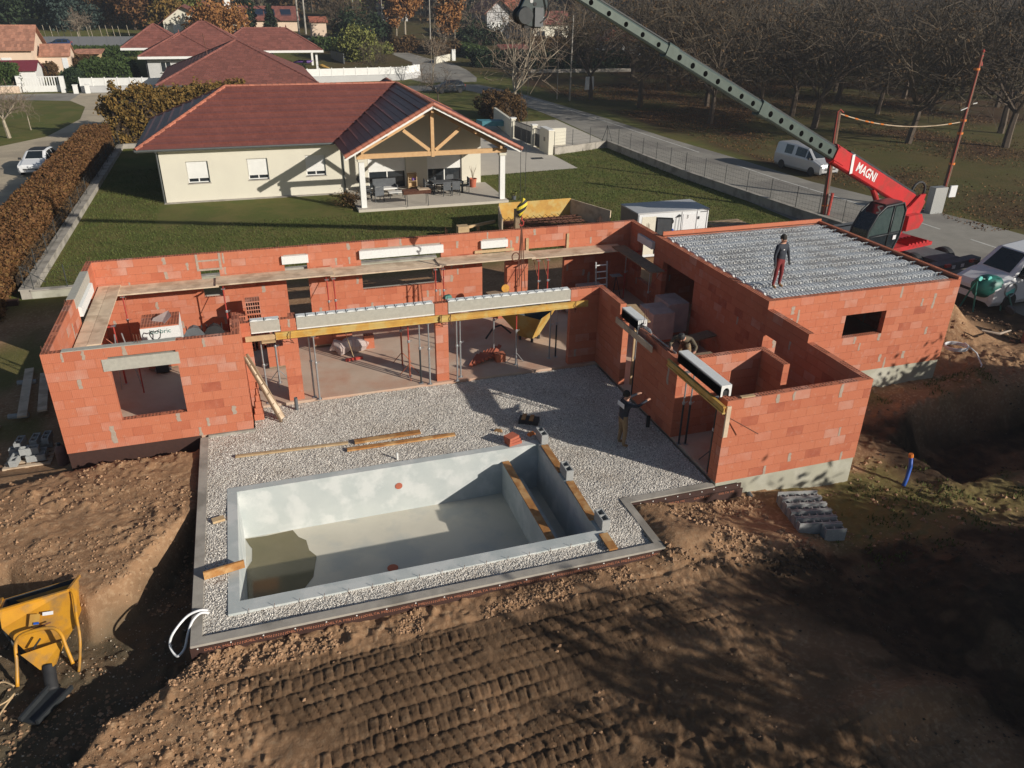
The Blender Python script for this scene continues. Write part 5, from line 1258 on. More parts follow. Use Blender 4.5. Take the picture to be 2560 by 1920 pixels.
hedge('vine_mound', 'golden-brown vine thicket sprawling behind the left end of the bungalow roof', -4.4,6.4, 52.5,59.5, GL, 3.1, 'ivy', 30000, .17, M['hedgecore'], 1.0, seed=11, cat='bush')
hedge('shrub', 'dark leafless thicket under the pale bare tree by the road', 30.2,33.4, 58,63, GL, 1.5, 'brownleaf', 7000, .16, M['hedgecore'], .8, seed=13, cat='bush')
hedge('shrub', 'bronze shrub in front of the peach house annex', -19.6,-17.6, 106,107.6, .1, 1.5, 'brownleaf', 1800, .18, M['hedgecore'], .4, seed=14, cat='bush')
hedge('shrub', 'reddish shrub between annex and bright green hedge', -15.4,-13.2, 110.5,112.5, .3, 2.0, 'brownleaf', 1800, .18, M['hedgecore'], .4, seed=15, cat='bush')

for (x0_, x1_, y0_, y1_, h_, mm_, lb) in ((33,38,128,131,1.6,'brownleaf','brown scrub before the far orange birches, left part'),(39,44,124,128,1.5,'brownleaf','brown scrub beside the bright sloping hedge'),(47.5,56,138,142,2.2,'darkgreen','dark shrubs below the blue-grey gabled house'),(57,66,125,129,2.0,'brownleaf','brown shrubs under the bare trees before the cream house'),(24,32,126,129,1.3,'willow','olive scrub behind the green willow'),(50,60,150,156,3,'darkgreen','dark evergreens left of the blue-grey gabled house'),(26,36,148,153,2.6,'brownleaf','rusty thicket below the far street lamps')):
    hedge('shrub_row', lb, x0_,x1_,y0_,y1_, tz(0,y0_), tz(0,y0_)+h_, mm_, 3200, .32, M['hedgecore'], .9, seed=int(x0_*7), cat='shrubs')
# ================================================================== props, beams and scaffold boards
def prop(label, x, y, z0, z1, mt='galv', mt2=None, tripod=False, lean=(0,0), name='steel_prop', group='steel props under the lintel beams'):
    t = thing(name, label, 'prop', (x, y, z0), group=group); top = Vector((x+lean[0], y+lean[1], z1)); b0 = Vector((x, y, z0)); mid = b0.lerp(top, .58)
    mb = MB(); mb.tube(b0, mid, .030, 8); mb.build('outer_tube', M[mt], t)
    mb = MB(); mb.tube(mid, top, .023, 8); mb.build('inner_tube', M[mt2 or 'galv'], t)
    mb = MB(); mb.lathe([(.03,-.05),(.045,-.03),(.045,.03),(.03,.05)], mid, 8); mb.poly([mid+Vector((.04,0,.02)), mid+Vector((.11,-.02,.05)), mid+Vector((.12,.02,0)), mid+Vector((.05,.02,-.03))], .007, 4); mb.build('collar', M['galv'], t)
    mb = MB(); mb.obox(b0+Vector((0,0,.005)), (.14,.14,.01)); mb.build('base_plate', M['galv'], t)
    mb = MB(); mb.obox(top+Vector((0,0,.004)), (.14,.14,.01)); mb.build('head_plate', M['galv'], t)
    if tripod:
        for k in range(3):
            a = .4+k*2.1; mb = MB(); mb.poly([b0+Vector((math.cos(a)*.04,math.sin(a)*.04,.42)), b0+Vector((math.cos(a)*.36,math.sin(a)*.36,.01))], .014, 5); mb.build('tripod_leg', M[mt], t)
    return t
PR = [(10.31,1.50,2.16,'darkmetal','galv',0,'dark steel prop just left of the middle brick pillar, inner one'),(10.58,1.36,2.16,'galv','galv',0,'grey steel prop nearest the middle brick pillar on its left'),
 (9.99,3.07,2.2,'rustred','redpaint',1,'dark red tripod prop standing farther inside, left of the middle pillar'),(10.06,2.10,2.2,'rustred','redpaint',1,'orange-red tripod prop in front of the farther one, left of the middle pillar'),
 (11.50,1.33,2.18,'galv','galv',0,'grey steel prop with yellow tape right beside the middle pillar'),(11.68,1.58,2.18,'galv','galv',0,'grey steel prop just behind the taped one right of the middle pillar'),
 (6.86,1.50,2.16,'galv','galv',0,'left of the two grey props right of the narrow left pillar'),(7.00,1.32,2.16,'galv','galv',0,'right of the two grey props right of the narrow left pillar'),
 (5.46,1.50,2.25,'galv','galv',0,'grey prop under the short lintel box left of the narrow pillar'),(5.87,2.85,2.25,'galv','darkmetal',1,'thin tripod prop behind the short lintel box'),
 (13.76,1.97,2.2,'galv','redpaint',1,'red and grey tripod prop between the mixer skip and patio edge'),(13.3,3.1,2.2,'galv','redpaint',0,'thin red-topped prop behind the tripod prop near the yellow skip'),
 (15.06,2.13,2.2,'galv','galv',0,'paired grey prop at the right end of the patio lintel, left one'),(15.32,2.19,2.2,'darkmetal','galv',0,'paired dark prop at the right end of the patio lintel, right one'),
 (16.60,-4.44,2.30,'darkmetal','galv',0,'left of two props under the wing shutter box'),(16.78,-4.50,2.30,'darkmetal','galv',0,'right of two props under the wing shutter box'),
 (16.62,-6.0,2.30,'darkmetal','darkmetal',0,'dark prop beside the near jamb of the wing opening'),(17.00,-5.60,1.1,'darkmetal','darkmetal',1,'short black tripod stand inside the wing opening'),
 (16.62,-1.30,2.30,'darkmetal','galv',0,'prop with screw collar in the narrow wing doorway')]
for (x_, y_, zt, m1, m2, tri, lb) in PR: prop(lb, x_, y_, 0, zt, m1, m2, bool(tri))
SC_ = [(1.1,4.2,'red scaffold prop under the left side boards, nearer one'),(1.1,6.9,'red scaffold prop under the left end of the long boards'),(4.38,6.8,'bright red prop at first overlap of the back wall boards'),(8.0,6.8,'red prop under the back boards behind the left lintel'),(8.25,6.85,'thin red prop beside the other one behind the left lintel'),(12.1,6.85,'red prop at the second overlap of the back boards, left one'),(12.4,6.8,'red prop at the second overlap of the back boards, right one'),(16.3,6.8,'red prop in front of the back doorway, left one'),(16.7,6.8,'red prop in front of the back doorway, right one'),(20.0,4.4,'grey prop holding the end of the shaded side board'),(20.2,6.9,'grey prop under the shaded corner of the boards')]
for i, (x_, y_, lb) in enumerate(SC_):
    t = prop(lb, x_, y_, 0, 2.03, 'rustred' if i % 2 else 'redpaint', 'redpaint' if x_ < 19 else 'galv', False, group='props carrying the scaffold boards', name='scaffold_prop')
    mb = MB(); mb.beam((x_, y_, 2.02), (x_, y_+.95, 2.02), .05, .05) if y_ > 5 and x_ < 19 else mb.beam((x_, y_, 2.02), (x_-.9 if x_ < 5 else x_+.7, y_, 2.02), .05, .05); mb.build('bracket_arm', M['redpaint'], t)
    mb = MB(); mb.tube((x_, y_, 1.3), (x_, y_+.7, 1.98), .014, 5) if y_ > 5 and x_ < 19 else mb.tube((x_, y_, 1.3), (x_-.6 if x_ < 5 else x_+.5, y_, 1.98), .014, 5); mb.build('bracket_strut', M['rustred'], t)
# low red trestle in the left room and grey frames
t = thing('trestle', 'red and grey builder trestle frame behind the front-left wall', 'trestle', (1.0,3.4,0))
for (p, q, mt_) in (((.9,3.2,1.35),(1.75,3.35,1.40),'redpaint'),((.95,3.2,0),(.9,3.2,1.4),'redpaint'),((1.7,3.35,0),(1.72,3.35,1.45),'redpaint'),((1.0,3.8,0),(1.15,3.8,1.9),'galv'),((1.6,3.85,0),(1.35,3.85,1.9),'galv'),((1.05,3.8,.9),(1.5,3.85,.9),'galv')):
    mb = MB(); mb.tube(p, q, .022, 6); mb.build('frame_tube', M[mt_], t)
# scaffold boards
def board(label, x0, y0, x1, y1, z, mm='plank', group='scaffold boards along the walls', th=.045, name='scaffold_board', rot=0):
    mb = MB(); cx, cy = (x0+x1)/2, (y0+y1)/2; mb.obox((cx,cy,z), (abs(x1-x0),abs(y1-y0),th), rz=rot)
    return single(mb, name, M[mm], label, 'board', (cx,cy,z), group)
for (a_, b_, tag_) in ((.55,4.25,'leftmost'),(4.15,8.3,'second from left'),(8.15,12.45,'third big-window'),(12.3,16.2,'fourth slings-side'),(16.05,20.2,'last shaded-corner')):
    dz = .05 if tag_.startswith(('second','fourth')) else 0
    board('inner board of '+tag_+' pair on back wall scaffold', a_, 6.92, b_, 7.38, 2.09+dz); board('outer board of '+tag_+' pair on back wall scaffold', a_, 7.39, b_, 7.86, 2.092+dz)
board('left board of the pair along the left wall', .26,2.4,.60,7.85,2.14); board('right board of the pair along the left wall', .61,2.5,.98,8.0-.15,2.145)
board('shaded board along the right inner wall', 19.75,3.9,20.35,7.4,2.15,'greywood'); 
# yellow formwork beams under the lintels
for (p, q, lb, grp) in (((5.92,1.33,2.29),(11.05,1.33,2.29),'long yellow formwork beam under the left lintel box',None),((10.95,1.28,2.29),(16.05,1.28,2.29),'long yellow formwork beam under the right lintel box',None),((16.36,-3.75,2.33),(16.34,-6.72,2.33),'dark yellow beam under the wing shutter box',None),((16.36,-.3,2.28),(16.38,-2.75,2.28),'weathered board under small shutter box over the wing doorway',None)):
    mb = MB(); ax = 0 if abs(q[0]-p[0]) > 1 else 1
    for dz in (-.085, .085): mb.beam(Vector(p)+Vector((0,0,dz)), Vector(q)+Vector((0,0,dz)), .08, .045)
    mb.beam(p, q, .03, .15)
    if 'weathered' in lb: mb = MB(); mb.beam(p, q, .04, .20)
    single(mb, 'formwork_beam', M['ply' if 'yellow' in lb else 'plank'], lb, 'beam', p)
mb = MB(); mb.beam((5.05,1.36,2.27),(5.95,1.36,2.27),.05,.16); mb.box(5.5,1.2,2.14,5.9,1.5,2.18); mb.build
single(mb, 'formwork_board', M['palewood'], 'pale boards under the short lintel box left of the narrow pillar', 'board', (5.5,1.36,2.2))
mb = MB(); mb.tube((16.42,-6.5,2.12),(17.3,-6.95,1.62),.014,6); single(mb, 'clamp_rod', M['rebar'], 'dark clamp rod jutting past the near corner of the wing', 'rod', (16.8,-6.7,1.9))
mb = MB(); mb.box(16.50,-6.62,1.45,16.62,-6.57,2.35); single(mb, 'edge_board', M['plank'], 'upright board clamped on the near left corner of the wing front', 'board', (16.56,-6.6,1.45))
for (x_, lb) in ((6.35,'dark screw clamp on the beam at the narrow left pillar'),(11.0,'dark screw clamp at the joint of the two yellow beams'),(11.3,'second dark clamp at the joint of the two yellow beams'),(15.6,'screw clamp near right end of yellow beam')):
    mb = MB(); mb.poly([(x_,1.24,2.42),(x_-.03,1.2,2.2),(x_,1.24,2.12),(x_+.04,1.3,2.1)], .014, 5); mb.tube((x_,1.3,2.12),(x_+.12,1.55,1.85),.01,5); single(mb, 'clamp', M['rebar'], lb, 'clamp', (x_,1.24,2.2))
# ladder leaning at the block return
t = thing('ladder', 'weathered wooden ladder leaning beside the left block return', 'ladder', (5.8,.5,-.05))
for dx in (0,.30):
    mb = MB(); mb.beam((5.75+dx*.3,.25+dx,-.05),(4.95+dx*.3,.75+dx*.5,2.0),.05,.07); mb.build('side_rail', M['greywood'], t)
mb = MB(); mb.beam((5.80,.42,-.03),(5.02,.92,1.9),.20,.03); mb.build('board', M['plank'], t)
for i in range(6): k = .1+i*.15; mb = MB(); mb.tube(Vector((5.75,.25,-.05)).lerp(Vector((4.95,.75,2.0)),k), Vector((5.84,.55,-.05)).lerp(Vector((5.04,.9,2.0)),k), .015, 5); mb.build('rung', M['greywood'], t)
t = thing('brick_pile', 'clay blocks stacked at the foot of the left return behind the ladder', 'bricks', (5.2,.7,0))
for i in range(5): mb = MB(); mb.box(5.0+.04*i,.45,.0+i*.21,5.28-.02*i,.95,.20+i*.21); mb.build('brick', M['brick'], t)
single(MB().lathe([(.0,0),(.055,0),(.055,.42),(.048,.42),(.048,.05),(0,.05)], (6.26,.95,-.08), 14), 'drain_pipe', M['pvcgrey'], 'grey plastic pipe standing upright in gravel before the narrow pillar', 'pipe', (6.26,.95,-.08))
single(MB().lathe([(.0,0),(.06,0),(.06,.38),(.05,.38),(.05,.05),(0,.05)], (16.24,-3.2,-.08), 14), 'drain_pipe', M['black'], 'black pipe standing at the foot of the shaded wing wall', 'pipe', (16.24,-3.2,-.08))
single(MB().poly([(8.70,-2.78,-.1),(8.70,-2.78,.12)], .03, 8), 'pipe_stub', M['white'], 'small white pipe stub by the back rim of the pool', 'pipe', (8.7,-2.78,-.1))
# clay slabs on the pool rim
t = thing('clay_slabs', 'small stack of pink clay slabs on the far rim of the pool', 'slabs', (12.0,-2.95,-.05))
for i in range(3): mb = MB(); mb.obox((12.05-.03*i,-2.95,.0+i*.09),(.42-.03*i,.28,.08),rz=.25+.1*i); mb.build('slab', M['tpot'], t)
t = thing('tool_crate', 'black and orange open crate on shaded gravel beyond the pool corner', 'crate', (12.9,-1.95,-.08))
mb = MB(); mb.obox((12.9,-1.9,.0),(.6,.35,.14),rz=-.5); mb.build('crate_body', M['black'], t)
for k in range(2): mb = MB(); mb.obox((12.78+.2*k,-1.78-.14*k,.085),(.12,.36,.03),rz=-.5); mb.build('strap', M['orangewood'], t)
mb = MB(); mb.obox((12.72,-2.62,-.04),(.26,.16,.1),rz=.3,taper=.6); single(mb, 'bucket_lid', M['orangetape'], 'orange scrap beside the first grey block at the pool corner', 'scrap', (12.72,-2.62,-.08))
mb = MB(); mb.obox((11.85,-2.15,-.04),(.30,.12,.1),rz=-.6,taper=.5); single(mb, 'work_glove', M['boot'], 'crumpled brown rag on gravel left of the black crate', 'rag', (11.85,-2.15,-.08))
# ------- inside the house
def pack(label, x0, y0, x1, y1, z1, rz=0, wrap='box', name='block_pallet', base=True):
    t = local_thing(name, label, 'pallet', 'pallets of building blocks'); L, W = x1-x0, y1-y0; z = 0
    if base:
        for k in range(5): mb = MB(); mb.box(-L/2,-W/2+k*(W-.1)/4,.08,L/2,-W/2+k*(W-.1)/4+.1,.12); mb.build('pallet_board', M['greywood'], t)
        z = .12
    nz = max(1, round((z1-z)/.30)); hh = (z1-z)/nz
    for a in range(nz):
        for i in range(2):
            for j in range(4):
                mb = MB(); mb.box(-L/2+i*L/2+.006, -W/2+j*W/4+.006, z+a*hh, -L/2+(i+1)*L/2-.006, -W/2+(j+1)*W/4-.006, z+(a+1)*hh-.01); mb.build('brick', M['brick'], t)
    if wrap:
        mb = MB(); zt = z1*.97 if wrap == 'box' else z1
        mb.box(-L/2-.012,-W/2-.012,z+.1,L/2+.012,-W/2-.003,zt); mb.box(-L/2-.012,W/2+.003,z+.1,L/2+.012,W/2+.012,zt); mb.box(-L/2-.012,-W/2-.003,z+.1,-L/2-.003,W/2+.003,zt); mb.box(L/2+.003,-W/2-.003,z+.1,L/2+.012,W/2+.003,zt)
        if wrap == 'wrap': mb.box(-L/2-.012,-W/2-.012,z1,L/2+.012,W/2+.012,z1+.01)
        mb.build('plastic_wrap', M[wrap], t)
    place(t, ((x0+x1)/2,(y0+y1)/2,0), rz); return t
pk = pack('opened pallet of clay blocks with white printed wrapping in the left room', 1.72,4.9,2.9,6.1,1.62, .03)
mb = MB(); mb.prism([(-.55,-.57,1.26),(-.1,-.57,1.40),(.4,-.3,1.8),(.3,.1,1.85),(-.2,.0,1.66)], (0,.02,.01)); mb.build('torn_wrap', M['wrap'], pk, origin=(0,0,0))
tm = text_mesh('bio\'bric', .22, Matrix.Translation((.0,-.6155,1.42)) @ Matrix.Rotation(R_(90),4,'X'), M['mixergreen'], 'wrap_print', None, .002); tm.parent = pk
t = local_thing('pallet_jack', 'black hand pallet truck in front of the white-wrapped pallet', 'pallet jack')
mb = MB(); mb.tube((0,0,.15),(0,-.12,1.0),.022,8); mb.build('shaft', M['darkmetal'], t)
mb = MB(); mb.poly([(0,-.12,1.0),(-.13,-.14,1.10),(-.17,-.15,1.22),(-.10,-.155,1.30),(0,-.155,1.27),(.10,-.155,1.30),(.17,-.15,1.22),(.13,-.14,1.10)], .016, 6, closed=True); mb.build('handle', M['black'], t)
for sx in (-.18,.18): mb = MB(); mb.box(sx-.08,.0,.05,sx+.08,1.1,.10); mb.build('fork', M['galv'], t)
mb = MB(); mb.obox((0,0,.15),(.4,.25,.2)); mb.build('pump_body', M['darkmetal'], t)
place(t, (2.20,4.72,0), 0); t.scale = (1,1,1.22)
for (x_, mt_, lb) in ((3.25,'pvcgrey','grey upturned wheelbarrow tray standing behind the front-left wall'),(3.92,'black','black upturned wheelbarrow tray right of the grey one')):
    t = local_thing('wheelbarrow', lb, 'wheelbarrow'); mb = MB()
    ring = lambda s, y: [(-.30*s,y,.05),(-.36*s,y,.45),(-.33*s,y,.80),(-.2*s,y,.98),(0,y,1.04),(.2*s,y,.98),(.33*s,y,.80),(.36*s,y,.45),(.30*s,y,.05)]
    A1, A2 = ring(1,0), ring(.72,.28); n_ = len(A1); mb.add(A1+A2, [(i, n_+i, n_+(i+1) % n_, (i+1) % n_) for i in range(n_)]+[tuple(range(n_, 2*n_))[::-1]]+[tuple(range(n_))]); mb.build('tray', M[mt_], t)
    for sx in (-.25,.25): mb = MB(); mb.poly([(sx,.3,1.0),(sx,.35,.5),(sx*.6,.42,.1)], .018, 6); mb.build('handle', M['darkmetal'], t)
    mb = MB(); mb.lathe([(.07,-.04),(.17,-.035),(.17,.035),(.07,.04)], (0,.45,.2), 14, Matrix.Rotation(R_(90),3,'Y')); mb.build('wheel', M['black'], t)
    place(t, (x_,5.9,0), 0)
t = thing('brick_pile', 'loose stack of upended hollow clay blocks in the left room beside the short lintel', 'bricks', (5.0,6.6,0))
for (x_, y_, z_, a_) in ((4.75,6.9,0,0),(5.3,7.0,0,.1),(4.7,6.3,0,0),(5.25,6.35,0,-.05),(4.75,6.9,.5,.05),(5.3,7.0,.5,0),(4.7,6.3,.5,0),(5.5,6.0,0,.2),(5.3,6.95,1.0,.02),(4.95,5.9,0,.1)):
    mb = MB(); mb.obox((x_,y_,z_+.25),(.5,.5,.49),rz=a_)
    o_ = mb.build('brick', M['brick'], t)
    mb = MB()
    for i in range(6):
        for j in range(3): mb.obox((x_-.2+i*.08,y_-.252,z_+.1+j*.15),(.055,.01,.11))
    q_ = mb.build('block_holes', M['void'], o_, kind='stuff')
pack('tall pallet of wrapped blocks in shade beyond the wing wall, nearer one', 19.9,2.5,21.0-.3,3.6,1.35, 0, 'wrap'); pack('pallet of wrapped blocks behind the nearer one by the right inner wall', 19.0,2.0,19.85,3.1,1.25, 0, 'wrap')
pack('half-unwrapped pallet of blocks under clouded film in the back right corner', 18.0,6.0,19.0,6.9,.85, 0, 'wrap'); pack('low pallet of blocks beside the aluminium ladder', 17.1,6.2,17.9,7.0,.6, 0, None)
mb = MB(); 
r3 = random.Random(9); pts = [(17.0+.2*i+r3.uniform(-.1,.1), 6.0+r3.uniform(-.2,.2), .15+.25*abs(math.sin(i*1.3))) for i in range(9)]
mb.poly(pts, [.05,.2,.28,.22,.3,.26,.2,.15,.05], 7); single(mb, 'plastic_sheet', M['wrap'], 'crumpled clouded plastic sheet on the floor before the back doorway', 'plastic', (17.5,6,0))
mb = MB(); pts = [(7.7+.2*i, 4.7+.1*math.sin(i*2), .12+.15*abs(math.sin(i*1.7))) for i in range(8)]
mb.poly(pts, [.03,.22,.30,.25,.32,.28,.2,.04], 7); single(mb, 'plastic_sheet', M['wrap'], 'clouded plastic sheet over a block pallet behind the left patio opening', 'plastic', (8.3,4.7,0))
pack('pallet of blocks seen under the short lintel box', 5.6,3.9,6.3,4.9,.85,0,None); pack('pallet of dark-wrapped blocks behind left patio opening', 7.2,5.3,8.6,6.2,.8,0,None)
mb = MB(); mb.box(8.95,4.75,0,9.3,5.0,.5); single(mb, 'clay_block', M['brick'], 'single clay block standing upright behind the left patio opening', 'block', (9.1,4.9,0))
t = thing('broom', 'broom lying with red head on the floor behind the left patio opening', 'broom', (8.4,3.9,0)); mb = MB(); mb.tube((8.45,3.95,.05),(8.2,4.5,1.2),.012,6); mb.build('handle', M['palewood'], t); mb = MB(); mb.obox((8.45,3.92,.05),(.6,.08,.09),rz=.12); mb.build('head', M['redpaint'], t)
t = thing('clay_boards', 'fanned stack of thin red clay boards on the slab near the yellow skip', 'slabs', (12.9,2.7,0))
for i in range(7): mb = MB(); mb.obox((12.45+i*.15,2.6+.05*i,.06+.02*i),(.13,.95,.05),Matrix.Rotation(-.55,3,'Z') @ Matrix.Rotation(.35,3,'Y')); mb.build('clay_board', M['tpot'], t)
mb = MB(); mb.box(13.15,2.3,0,13.5,2.6,.28); mb.build('brick', M['brick'], t)
# concrete skip with chute hose
t = thing('concrete_skip', 'open yellow concrete skip with dark lining on the slab behind the patio', 'skip', (14.9,4.0,0))
top = [(13.75,4.55,1.15),(15.0,5.2,1.3),(16.0,4.0,1.1),(15.1,3.3,1.0)]; bot = [(14.6,4.0,.12),(15.0,4.25,.12),(15.3,3.9,.12),(14.95,3.65,.12)]
mb = MB(); n_ = 4; mb.add(top+bot, [(i,(i+1)%4,4+(i+1)%4,4+i) for i in range(4)]+[(7,6,5,4)]); cen = Vector((14.95,4.2,.3))
inn = [tuple(Vector(p).lerp(cen,.06)) for p in top]; bi = [tuple(Vector(p)+Vector((0,0,.06))) for p in bot]
mb.cur = 1; mb.add(inn+bi, [(i,4+i,4+(i+1)%4,(i+1)%4) for i in range(4)]+[(4,5,6,7)]); mb.cur = 0; mb.add(top+inn, [(i,4+i,4+(i+1)%4,(i+1)%4) for i in range(4)])
mb.build('hopper', [M['ply'], M['darkmetal']], t)
mb = MB(); mb.poly([(14.2,3.9,.35),(13.8,3.8,.75),(13.5,3.75,.72),(13.2,3.75,.3)], .035, 8); mb.build('lever_hose', M['black'], t)
for p_ in ((14.6,4.0),(15.3,3.9),(14.95,3.65)): mb = MB(); mb.box(p_[0]-.04,p_[1]-.04,0,p_[0]+.04,p_[1]+.04,.14); mb.build('leg', M['darkmetal'], t)
# aluminium step ladder
t = thing('step_ladder', 'aluminium ladder standing upright in the shaded back right corner', 'ladder', (18.7,6.0,0))
for x_ in (18.5,18.98): mb = MB(); mb.beam((x_,5.9,0),(x_+.04,6.25,1.95),.05,.07); mb.build('side_rail', M['galv'], t)
for k in range(7): z_ = .25+k*.26; mb = MB(); mb.beam((18.5,5.9+.18*z_,z_),(19.0,5.9+.18*z_,z_),.05,.03); mb.build('rung', M['white'], t)
t = thing('folding_stand', 'spindly folding stand with small tray beside the aluminium ladder', 'stand', (19.4,6.1,0))
for p_ in ((19.2,5.9),(19.7,5.9),(19.4,6.4)): mb = MB(); mb.tube((p_[0],p_[1],0),(19.4,6.1,1.35),.014,5); mb.build('leg', M['darkmetal'], t)
mb = MB(); mb.obox((19.4,6.1,1.36),(.45,.3,.03)); mb.build('tray', M['galv'], t)
mb = MB(); mb.poly([(22.2+.5*math.cos(a*.7)*(.5+.1*a%.4)-1.9,1.6+.4*math.sin(a*.7),.06+.01*a) for a in range(24)], .035, 6); single(mb, 'hose_coil', M['black'], 'black hose coiled on boards by the right inner wall', 'hose', (20.3,1.6,0))
mb = MB(); mb.obox((20.1,.7,.8),(1.4,.5,.05),rz=.25); mb.obox((20.1,.7,.4),(.1,.1,.8)); single(mb, 'work_bench', M['greywood'], 'board on trestle below the right inner wall', 'bench', (20.1,.7,0))
mb = MB(); mb.obox((16.98,-.55,2.52),(.34,1.5,.04),rz=-.15); mb.box(16.9,-.6,0,16.96,-.54,2.5); single(mb, 'platform_board', M['palewood'], 'pale board platform just behind the wing wall top', 'board', (17,-.55,2.5))
mb = MB(); mb.obox((18.0,-2.7,1.5),(1.9,1.6,.05)); mb.box(17.2,-3.4,0,17.28,-3.32,1.48); mb.box(18.8,-2.0,0,18.88,-1.92,1.48); mb.box(17.2,-2.0,0,17.28,-1.92,1.48); mb.box(18.8,-3.4,0,18.88,-3.32,1.48)
single(mb, 'work_platform', M['greywood'], 'low wooden platform the leaning mason stands on', 'platform', (18,-2.7,0))
t = thing('hand_saw', 'grinder-like power tool lying on the wing wall top', 'power tool', (16.62,-2.0,2.475)); mb = MB(); mb.poly([(16.62,-1.75,2.56),(16.63,-2.0,2.56),(16.64,-2.15,2.52)], [.05,.06,.03], 8); mb.build('tool_body', M['galv'], t); mb = MB(); mb.lathe([(.0,0),(.05,.0),(.05,.03),(0,.03)], (16.6,-1.72,2.62), 10); mb.build('tool_knob', M['white'], t)
mb = MB(); mb.beam((16.63,-2.2,2.50),(16.68,-3.6,2.50),.02,.04); single(mb, 'straightedge', M['galv'], 'aluminium straightedge lying on the wing wall top', 'straightedge', (16.65,-2.9,2.48))
mb = MB(); mb.obox((11.35,1.85,2.80),(.3,.16,.10),rz=.4,taper=.7); single(mb, 'tool_bag', M['mixergreen'], 'teal tool left on the lintel beside the middle pillar', 'tool', (11.35,1.85,2.75))
# stone saw hanging / standing below the slings
t = thing('block_saw', 'saw with yellow disc guard on the stacked blocks below the slings', 'saw', (14.6,6.4,0))
mb = MB(); mb.obox((14.65,6.4,.5),(.45,.45,1.0)); mb.build('brick', M['brick'], t); mb = MB(); mb.obox((14.45,6.35,1.04),(.9,.3,.06),rz=.1); mb.build('saw_table', M['greywood'], t); mb = MB(); mb.lathe([(0,-.03),(.16,-.03),(.16,.03),(0,.03)], (14.75,6.3,1.2), 16, Matrix.Rotation(R_(80),3,'X')); mb.build('disc_guard', M['yellow'], t)
# left yard: boards, blocks, gas bottle
for (p, q, lb) in (((-2.65,8.2,-.80),(-2.10,4.2,-.72),'long yellowish plank on the dark ground left of the house, outer one'),((-2.05,7.6,-.78),(-1.55,4.4,-.70),'long plank leaning beside the outer one, left of the house')):
    mb = MB(); mb.beam(p, q, .28, .06); single(mb, 'plank', M['plank'], lb, 'plank', p)
for (x_, y_, lb) in ((-2.55,7.2,'round concrete spacer under the far end of the left yard planks'),(-2.3,4.6,'round concrete spacer under the near end of the left yard planks')):
    mb = MB(); mb.poly([(x_-.3,y_,-.86),(x_+.3,y_-.05,-.86)], .09, 8); single(mb, 'pipe_spacer', M['block'], lb, 'pipe', (x_,y_,-.9))
mb = MB(); mb.obox((-3.3,3.0,-.83),(.5,2.2,.05),rz=-.4); single(mb, 'plank', M['greywood'], 'grey board lying at the far left edge beside the block pile', 'plank', (-3.3,3,-.86))
t = thing('pallet', 'wooden pallet carrying the grey block pile left of the house', 'pallet', (-1.45,1.75,-.95))
for k in range(5): mb = MB(); mb.box(-2.05,1.15+k*.27,-.88,-.8,1.27+k*.27,-.84); mb.build('pallet_board', M['plank'], t)
for k in range(3): mb = MB(); mb.box(-2.05+k*.57,1.15,-.95,-1.95+k*.57,2.4,-.88); mb.build('pallet_runner', M['plank'], t)
for i, (x_, y_, z_, a_, lb) in enumerate(((-1.75,1.45,-.84,1.5,'grey block with open cells facing front, lowest left of the yard pile'),(-1.2,1.45,-.84,0,'grey block lying at lower right front of the yard pile'),(-1.2,1.7,-.84,0,'grey block behind the lower right front one in the yard pile'),(-1.35,1.55,-.64,0,'grey block lying on top front of the yard pile'),(-1.75,2.0,-.84,.0,'grey block in the middle of the yard pile'),(-1.7,2.1,-.64,1.5,'grey block standing back left on the yard pile'),(-1.3,2.15,-.64,1.5,'grey block standing back middle on the yard pile'),(-1.0,2.2,-.64,1.5,'grey block standing back right on the yard pile'),(-1.15,2.2,-.84,0,'grey block bottom row at back of the yard pile'))):
    hollow_block(lb, (x_, y_, z_), a_, 'hollow blocks piled left of the house')
t = thing('gas_bottle', 'brown cylinder standing at the front left corner of the house', 'cylinder', (-.42,1.0,-.92)); mb = MB(); mb.lathe([(.12,0),(.15,.04),(.15,.55),(.10,.66),(.05,.70),(0,.70)], (-.42,1.0,-.92), 16); mb.build('cylinder_body', mat('brown_cylinder',(.22,.12,.10),(.17,.09,.075),.6), t); mb = MB(); mb.tube((-.42,1,-.22),(-.42,1,-.15),.05,8); mb.build('valve', M['darkmetal'], t)
# white conduit loop at the kerb corner
mb = MB(); mb.poly(smooth_pts([(3.80,-7.46,-.12),(3.64,-7.57,.03),(3.38,-7.65,0.0),(3.11,-7.89,-.15),(3.02,-7.99,-.35),(3.09,-8.12,-.5),(3.17,-8.19,-.5),(3.3,-8.12,-.4),(3.4,-7.99,-.15),(3.50,-7.82,.0),(3.66,-7.66,.03),(3.80,-7.56,-.10)]), .027, 8); o_ = single(mb, 'conduit', M['carwhite'], 'white corrugated conduit looping over the near left kerb corner', 'conduit', (3.3,-8.2,-.1), smooth=True)
mb = MB(); n_ = 60; mb.poly([(29.85+.42*math.cos(i*.32),-1.35+.36*math.sin(i*.32),.02+.12*(i/n_)) for i in range(n_)]+[(30.5,-1.1,.05),(30.9,-1.4,-.3),(30.6,-2.0,-.5),(30.0,-2.4,-.6)], .03, 6); single(mb, 'conduit_coil', M['carwhite'], 'pale coil of conduit on the earth beside the garage corner', 'conduit', (29.85,-1.35,0), smooth=True)
